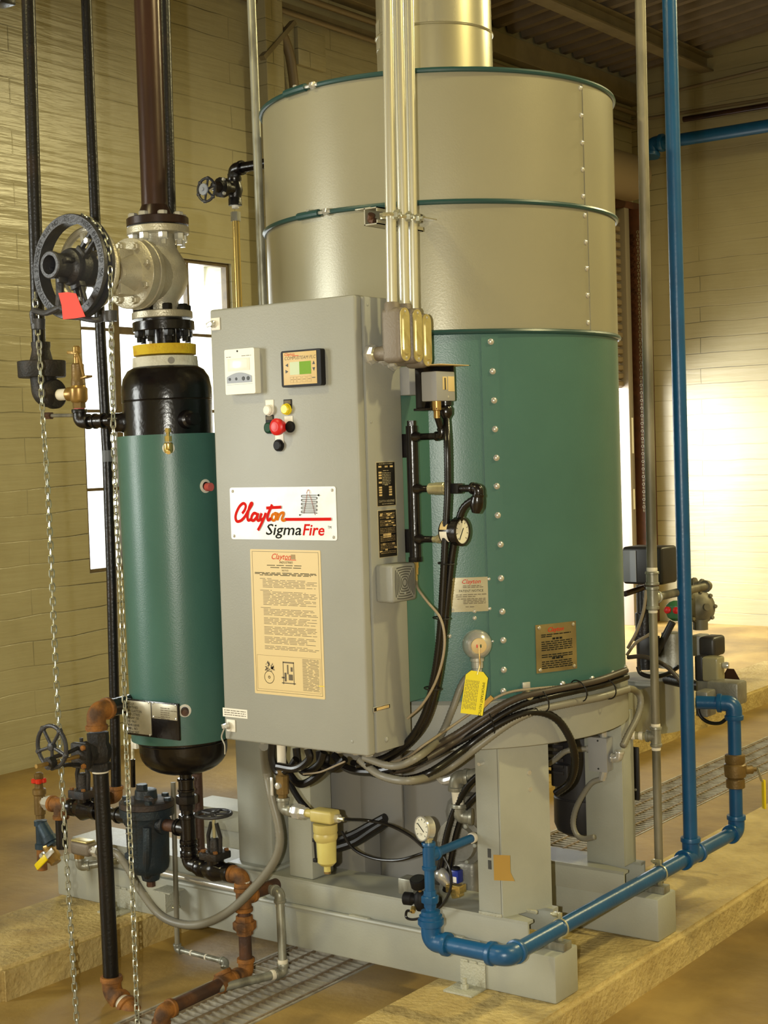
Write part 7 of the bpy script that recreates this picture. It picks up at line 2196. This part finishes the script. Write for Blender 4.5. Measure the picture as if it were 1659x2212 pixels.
# ------------------------------------------------------------------ junction box on the rear leg
jq = [(-2.1584,3.895,0.6831),(-2.0987,3.895,0.6844),(-2.1014,3.895,0.5858),(-2.158,3.895,0.5869)]
jx0, jx1, jz0, jz1 = jq[0][0], jq[1][0], jq[2][2], jq[1][2]
jbx = thing('junction_box', 'small grey junction box with screwed cover on the rear skid leg', 'junction box', ((jx0 + jx1) / 2, 3.93, jz0))
B().box((jx0, 3.897, jz0), (jx1, 3.934, jz1), 0.002).o('box', 'box_grey', jbx)
B().box((jx0 - 0.001, 3.893, jz0 - 0.001), (jx1 + 0.001, 3.8965, jz1 + 0.001), 0.0006).o('cover', 'box_grey', jbx)
for f in (0.08, 0.92):
    rivet(jbx, ((jx0 + jx1) / 2 + 0.002, 3.893, jz0 + f * (jz1 - jz0)), yn, 0.003, 'dark_key', 'screw')
jc = V((jx1, 3.915, jz0 + 0.4 * (jz1 - jz0)))
elbow(jbx, jc + V((0.028, 0, 0)), (-1, 0, 0), (0.15, 0, 1), 0.0105, 'steel', 0.022)
B().lathe((jx0, 3.915, jz0 + 0.6 * (jz1 - jz0)), (-1, 0, 0), [(0, 0.012), (0.014, 0.012), (0.016, 0.009)], 10).o('connector', 'steel', jbx)
B().lathe((jx1 - 0.02, 3.915, jz0), (-0.3, 0, -1), [(0, 0.011), (0.012, 0.012), (0.03, 0.011)], 10).o('connector', 'steel', jbx)
B().lathe(((jx0 + jx1) / 2 + 0.01, 3.915, jz1), zax, [(0, 0.011), (0.016, 0.011), (0.018, 0.008)], 10).o('connector', 'steel', jbx)
tag(flex(None, [(jx1 - 0.028, 3.915, jz0 - 0.026)] + [(-2.1645,3.91,0.5405),(-2.2084,3.91,0.4745),(-2.2257,3.91,0.4208),(-2.2158,3.91,0.3843),(-2.1895,3.91,0.3738),(-2.1535,3.91,0.384)], 0.0085, 'hose_grey', 'flexible_conduit'), 'grey flexible conduit curving down from the junction box to the motor', 'flexible conduit')
tag(flex(None, [(jx0 - 0.012, 3.915, jz0 + 0.6 * (jz1 - jz0))] + [(-2.2228,3.88,0.6399),(-2.263,3.88,0.611),(-2.2873,3.88,0.5947)], 0.0085, 'hose_grey', 'flexible_conduit'), 'grey conduit stub entering the junction box from behind the front leg', 'flexible conduit')

# fan motor
mo = V((-2.2729,4.05,0.4924))
fm = thing('fan_motor', 'black round-bottomed fan motor hanging under the boiler drum', 'motor', (mo.x, 4.05, 0.46))
zb2 = (-2.287,4.05,0.3437)[2]
B().lathe((mo.x, 4.05, zb2), zax, [(0, 0.03), (0.006, 0.055), (0.02, 0.078), (0.04, 0.086), (0.12, 0.086), (0.122, 0.081), (0.752 - zb2, 0.081)], 36).o('housing', 'motor_black', fm)
B().torus((mo.x, 4.05, zb2 + 0.122), zax, 0.083, 0.003, 36, 6).o('seam_ring', 'motor_black', fm)
B().obox((mo.x - 0.02, 3.97, zb2 + 0.2), (1, 0, 0), (0, 1, 0), zax, (0.03, 0.02, 0.035), 0.006).o('terminal_box', 'motor_black', fm)
bp2 = tag(B().box(((-2.214,4.25,0.5031)[0], 4.25, (-2.2017,4.25,0.4188)[2]), ((-2.1799,4.25,0.5066)[0], 4.262, (-2.1972,4.25,0.5873)[2]), 0.003).o('mounting_rail', 'motor_black', None), 'short upright black mounting rail beside the galvanised pipe', 'rail')
rivet(bp2, (-2.1906,4.249,0.4527), yn, 0.004, 'steel', 'screw')
vp_ = thing('louvre_plate', 'dark louvred vent plate between the legs', 'vent plate', (-2.2764,3.9,0.55))
for k in range(5):
    q_ = (-2.2974,3.93,0.6379)
    B().box((q_[0] - 0.09, 3.93, q_[2] - 0.02 * k - 0.006), (q_[0] + 0.03, 3.936, q_[2] - 0.02 * k + 0.004), 0.001).o('louvre', 'motor_black', vp_)

# pump and control air fittings in the burner bay
pm = thing('feed_pump', 'grey cast feed pump between the skid legs', 'pump', (-2.3492,3.52,0.2591))
pc_ = V((-2.3744,3.56,0.3788))
B().lathe(pc_ + V((0, -0.03, 0.05)), (0.2, -1, 0), [(-0.10, 0.05), (-0.06, 0.066), (0.0, 0.07), (0.012, 0.07), (0.014, 0.055), (0.03, 0.05), (0.032, 0.028)], 20).o('casing', 'aluminium', pm)
B().obox(pc_ + V((0.0, 0, -0.055)), (1, 0, 0), (0, 1, 0), zax, (0.05, 0.045, 0.055), 0.02, 3).o('sump', 'aluminium', pm)
B().lathe(pc_ + V((0, 0, 0.10)), zax, [(0, 0.055), (0.03, 0.06), (0.06, 0.052), (0.08, 0.03)], 24).o('dome', 'aluminium', pm)
for k in range(6):
    a = 2 * PI * k / 6
    bolt(pm, pc_ + V((0.058 * math.cos(a), -0.044, 0.05 + 0.058 * math.sin(a))), yn, 0.007, 0.007, 'galvanised')
elp = V((-2.2983,3.4,0.6452))
elbow(pm, elp, (1, 0.3, 0.1), (0, 0, -1), 0.0165, 'galvanised', 0.034)
run(pm, [elp + V((0.02, 0.006, 0.002)), elp + V((0.11, 0.04, 0.03))], 0.016, 'galvanised')
run(pm, [elp + V((0, 0, -0.02)), elp + V((0, 0.01, -0.09))], 0.0155, 'tape_white', name='nipple')
elbow(pm, elp + V((0.0, 0.012, -0.11)), (0, 0, 1), (0.9, 0.4, 0), 0.0165, 'galvanised', 0.034)
B().tube(smooth([elp + V((-0.06, 0, 0.005)), elp + V((-0.04, 0, -0.012)), elp + V((-0.01, 0, -0.004))], 4), 0.013, 10).o('bent_tube', 'steel', pm)
for lab, pts in (('black ribbed hose bowing down behind the front leg, outer of two', [(-2.2208,3.4,0.6635),(-2.2642,3.4,0.6233),(-2.306,3.4,0.5547),(-2.3329,3.4,0.487),(-2.3507,3.4,0.4201),(-2.3651,3.4,0.3636)]), ('black ribbed hose bowing down behind the front leg, inner of two', [(-2.2356,3.42,0.6072),(-2.2825,3.42,0.5596),(-2.3124,3.42,0.4916),(-2.3334,3.42,0.4177),(-2.3481,3.42,0.3507),(-2.3587,3.42,0.3166)])):
    tag(flex(None, pts, 0.0092, 'hose_black', 'black_hose'), lab, 'hose')
so = thing('solenoid_valve', 'brass solenoid valve with a blue coil on the skid channel', 'valve', (-2.3097,3.4,0.3162))
sc = V((-2.309,3.4,0.3382))
B().obox(sc, (1, 0, 0), (0, 1, 0), zax, (0.024, 0.018, 0.012), 0.004).o('body', 'bright_brass', so)
B().obox(sc + V((0.004, 0, -0.016)), (1, 0, 0.3), (0, 1, 0), (-0.3, 0, 1), (0.014, 0.014, 0.010), 0.004).o('port', 'bright_brass', so)
B().obox(sc + V((0.002, 0, 0.034)), (1, 0, 0), (0, 1, 0), zax, (0.015, 0.014, 0.018), 0.004).o('coil', 'solenoid_blue', so)
B().obox(sc + V((0.006, -0.0142, 0.027)), (1, 0, 0), (0, 1, 0), zax, (0.006, 0.0004, 0.008)).o('coil_label', 'white_plate', so)
B().lathe(sc + V((0.002, 0, 0.052)), zax, [(0, 0.012), (0.005, 0.012), (0.008, 0.007)], 12).o('coil_cap', 'black_plastic', so)
B().lathe(sc + V((-0.03, 0, 0.012)), (-0.5, -0.3, 0.8), [(-0.01, 0.012), (0.0, 0.016), (0.02, 0.020), (0.034, 0.018), (0.04, 0.013)], 14).o('strain_relief', 'steel', so)
re_ = thing('air_regulator', 'black air regulator with small gauge and zinc switch box on the skid channel', 'regulator', (-2.4016,3.34,0.2725))
rc = V((-2.3807,3.33,0.3106))
B().lathe(rc, zax, [(-0.028, 0.010), (-0.02, 0.016), (0.0, 0.019), (0.016, 0.017), (0.024, 0.010)], 16).o('body', 'black_plastic', re_)
B().lathe(rc + V((-0.012, -0.004, 0.002)), (-1, -0.2, 0), [(0, 0.010), (0.008, 0.014), (0.012, 0.018), (0.034, 0.018), (0.036, 0.015)], 18).o('knob', 'black_plastic', re_)
B().cyl(rc + V((0.0, 0, 0.02)), rc + V((0, 0, 0.045)), 0.005, seg=8).o('gauge_stem', 'brass', re_)
B().lathe(rc + V((0, -0.004, 0.040)), (0.05, -0.35, 0.94), [(0, 0.020), (0.003, 0.022), (0.024, 0.022), (0.026, 0.019)], 24).o('gauge', 'black_plastic', re_)
B().lathe(rc + V((0, -0.004, 0.040)) + V((0.05, -0.35, 0.94)) * 0.0262, (0.05, -0.35, 0.94), [(0, 0.0185), (0.0006, 0.0185)], 24).o('gauge_face', 'dark_key', re_)
B().lathe(rc + V((0.012, 0.004, 0)), (1, 0.2, 0), [(0, 0.012), (0.03, 0.012), (0.032, 0.016), (0.045, 0.016)], 14).o('tail', 'black_plastic', re_)
B().obox(V((-2.4354,3.36,0.3373)), (1, 0, 0), (0, 1, 0), zax, (0.026, 0.022, 0.022), 0.003).o('switch_box', 'galvanised', re_)
B().obox(V((-2.4366,3.36,0.3059)), (1, 0, 0), (0, 1, 0), zax, (0.016, 0.014, 0.010), 0.002).o('switch_base', 'box_grey', re_)
B().hexa(rc + V((-0.012, -0.018, -0.018)), rc + V((-0.006, -0.03, -0.024)), 0.008).o('brass_nut', 'bright_brass', re_)
tag(hose(None, [tuple(rc + V((-0.008, -0.03, -0.024)))] + [(-2.4128,3.31,0.2813),(-2.4151,3.31,0.2629),(-2.3886,3.31,0.262),(-2.3416,3.31,0.2824),(-2.2948,3.31,0.3165),(-2.266,3.31,0.3651),(-2.2657,3.31,0.4154),(-2.2855,3.31,0.4504)], 0.0036, 'hose_black', 'air_hose'), 'thin black hose curling under the regulator and up behind the blue riser', 'hose')

# ------------------------------------------------------------------ burner head equipment seen past the drum
YB = 4.75
pd = thing('burner_drum', 'low grey round burner housing behind the boiler', 'housing', (-2.4118,4.8,0.4923))
pcx = (-2.444,4.86,0.6123)[0]
pz0, pz1 = (-2.3243,4.75,0.5251)[2], (-2.3549,4.75,0.7042)[2]
B().lathe((pcx, 4.86, pz0), zax, [(0, 0.118), (pz1 - pz0, 0.118), (pz1 - pz0 + 0.002, 0.121), (pz1 - pz0 + 0.006, 0.121)], 48).o('drum', 'grey_paint', pd)
B().box((pcx - 0.10, 4.12, pz0 + 0.01), (pcx + 0.06, 4.80, pz1 - 0.01), 0.004).o('air_duct', 'grey_paint', pd)
ac = thing('damper_actuator', 'square black damper actuator with grey face behind the standpipe', 'actuator', (-2.4063,4.8,1.0472))
aq0, aq1 = (-2.4748,4.8,1.0518), (-2.3212,4.8,1.1821)
B().box((aq0[0], 4.74, aq0[2]), (aq1[0], 4.86, aq1[2]), 0.010, 3).o('case', 'motor_black', ac)
B().box((aq0[0] + 0.004, 4.736, aq0[2] + 0.008), (aq0[0] + 0.055, 4.7395, aq1[2] - 0.012), 0.001).o('face_panel', 'key_grey', ac)
vt_ = V((-2.4447,4.84,0.8971))
B().lathe((vt_.x, 4.84, (-2.4488,4.84,0.7395)[2]), zax, [(0, 0.03), (0.10, 0.03), (0.102, 0.04), (0.12, 0.04), (0.122, 0.032), (0.20, 0.032), (0.202, 0.026), (0.30, 0.026)], 16).o('valve_tower', 'black_iron', ac)
B().box(((-2.4177,4.76,0.8062)[0], 4.74, (-2.4178,4.76,0.8029)[2]), ((-2.3642,4.76,0.8092)[0], 4.80, (-2.3627,4.76,0.8676)[2]), 0.003).o('relay_box', 'motor_black', ac)
br_ = tag(run(None, [(-2.4458,4.7,1.0212), (-2.4345,4.9,1.0373)], 0.010, 'brown_pipe', name='brown_tube'), 'short brown tube under the black damper actuator', 'tube')
gg_ = thing('gas_regulator', 'green gas regulator cap with red vents behind the blue riser', 'regulator', (-2.3121,4.8,0.9156))
gq = V((-2.3111,4.8,0.9561))
B().lathe(gq + V((0, 0.02, -0.036)), zax, [(0, 0.012), (0.012, 0.03), (0.03, 0.036), (0.055, 0.034), (0.066, 0.022), (0.07, 0.01)], 20).o('cap', 'actuator_green', gg_)
for dx in (-0.014, 0.018):
    B().lathe(gq + V((dx, -0.012, 0.004)), (dx * 8, -1, 0.1), [(0, 0.012), (0.010, 0.012), (0.012, 0.009)], 14).o('vent', 'red_plastic', gg_)
B().cyl(gq + V((-0.01, 0.01, -0.04)), gq + V((-0.075, 0.0, -0.16)), 0.013, seg=12).o('link_rod', 'motor_black', gg_)
B().lathe(V((-2.3449,4.86,0.7515)), zax, [(0, 0.062), (0.04, 0.058), (0.09, 0.042), (0.12, 0.04), (0.122, 0.03)], 24).o('bell_housing', 'aluminium', gg_)
dr = thing('diaphragm_valve', 'tan cast diaphragm regulator with bolted rim, right of the blue riser', 'valve', (-2.1621,4.7,0.9254))
dq = V((-2.1657,4.7,0.9848))
B().lathe(dq, (0.75, -0.5, 0.1), [(-0.05, 0.03), (-0.03, 0.05), (-0.008, 0.055), (0.008, 0.055), (0.012, 0.045), (0.03, 0.03), (0.036, 0.012), (0.046, 0.012)], 24).o('casing', 'old_galvanised', dr)
for k in range(8):
    a = 2 * PI * k / 8
    u_, v_, n__ = frame((0.75, -0.5, 0.1))
    bolt(dr, dq + n__ * 0.006 + (u_ * math.cos(a) + v_ * math.sin(a)) * 0.052, n__, 0.007, 0.012, 'old_galvanised')
B().cyl(dq + V((0.0, 0, 0.05)), dq + V((0, 0, 0.075)), 0.006, seg=8).o('vent_stub', 'galvanised', dr)
B().cyl(dq + V((0.0, 0, -0.04)), dq + V((0, 0, -0.075)), 0.026, seg=14).o('outlet', 'old_galvanised', dr)
ma = thing('motor_actuator', 'black-capped gas valve actuator with clear gauge window right of the blue riser', 'actuator', (-2.1448,4.7,0.5968))
q0, q1 = (-2.1891,4.72,0.8146), (-2.1236,4.72,0.8841)
B().box((q0[0] - 0.03, 4.72, q0[2]), (q0[0] + 0.012, 4.80, q1[2]), 0.006).o('base', 'box_grey', ma)
B().box((q0[0] + 0.006, 4.715, q0[2]), (q1[0], 4.81, q1[2] - 0.002), 0.012, 3).o('cap', 'motor_black', ma)
q0, q1 = (-2.1466,4.66,0.7406), (-2.0883,4.66,0.8235)
B().box((q0[0], 4.66, q0[2]), (q1[0], 4.72, q1[2]), 0.008, 3).o('gauge_box', 'clear_cover', ma)
B().box((q0[0] - 0.03, 4.67, q0[2]), (q0[0] - 0.002, 4.74, q1[2]), 0.004).o('gauge_back', 'motor_black', ma)
B().lathe((q1[0], 4.70, q1[2] - 0.03), (1, 0.2, 0), [(0, 0.010), (0.012, 0.012), (0.02, 0.010)], 10).o('connector', 'steel', ma)
q2 = V((-2.1392,4.7,0.6915))
B().box((q2.x - 0.035, 4.67, q0[2] - 0.05), (q2.x + 0.03, 4.74, q0[2]), 0.004).o('valve_block', 'aluminium', ma)
B().cyl((q2.x - 0.03, 4.70, q0[2] - 0.025), (pcx + 0.10, 4.80, q0[2] - 0.025), 0.018, seg=14).o('burner_pipe', 'black_iron', ma)
q3 = V((-2.0713,4.56,0.6869))
gvb = thing('gas_valve_body', 'grey cast gas valve body joined to the blue elbow', 'valve', (q3.x, 4.6, q3.z - 0.04))
B().obox(V(((-2.0926,4.56,0.6823)[0], 4.57, q3.z)), (1, 0, 0), (0, 1, 0), zax, (0.022, 0.035, 0.042), 0.006).o('flange', 'aluminium', gvb)
B().obox(V(((-2.0571,4.62,0.7017)[0], 4.66, q3.z + 0.025)), (1, 0, 0), (0, 1, 0), zax, (0.055, 0.04, 0.038), 0.008).o('body', 'aluminium', gvb)
B().obox(V(((-2.0293,4.66,0.6931)[0], 4.68, q3.z + 0.02)), (1, 0, 0), (0, 1, 0), zax, (0.016, 0.036, 0.034), 0.004).o('end_plate', 'motor_black', gvb)
tag(hose(None, [(-2.1047,4.53,0.6891),(-2.0959,4.53,0.6517),(-2.0672,4.53,0.6313),(-2.027,4.53,0.6316),(-1.9995,4.53,0.652)], 0.006, 'hose_black', 'black_cable'), 'black cable drooping under the blue elbow', 'cable')
tpl = tag(B().prism([(0, 0), (0.10, 0), (0.045, 0.07), (0.02, 0.07)], (-2.1982,4.9,0.6866), (1, 0, 0), (0, 0.6, 0.8), (0, -0.8, 0.6), 0.003).o('floor_plate', 'brown_pipe', None), 'small brown sloping plate behind the gauge window', 'plate')
for lab, m_, r_, pts in (('dark cable looping over the grey burner housing', 'hose_dark', 0.0075, [(-2.3995,4.62,0.8124),(-2.3486,4.62,0.8185),(-2.3055,4.62,0.8115),(-2.2546,4.62,0.7893),(-2.2182,4.62,0.7572),(-2.1921,4.62,0.7231)]),
                         ('black cable lying round the grey burner housing', 'hose_black', 0.0075, [(-2.3822,4.66,0.7762),(-2.3705,4.66,0.7529),(-2.327,4.66,0.7445),(-2.2748,4.66,0.7574),(-2.2297,4.66,0.7855)]),
                         ('pale cable rising behind the standpipe to the black actuator', 'wire_tan', 0.0055, [(-2.4298,4.68,0.8351),(-2.3945,4.68,0.8932),(-2.3661,4.68,0.9665),(-2.3537,4.68,1.0388)]),
                         ('pale cable bent round the drum edge behind the standpipe', 'wire_tan', 0.0055, [(-2.4236,4.66,0.8139),(-2.3906,4.66,0.8557),(-2.3495,4.66,0.8818),(-2.3195,4.66,0.8991)])):
    tag(hose(None, pts, r_, m_, 'cable'), lab, 'cable')
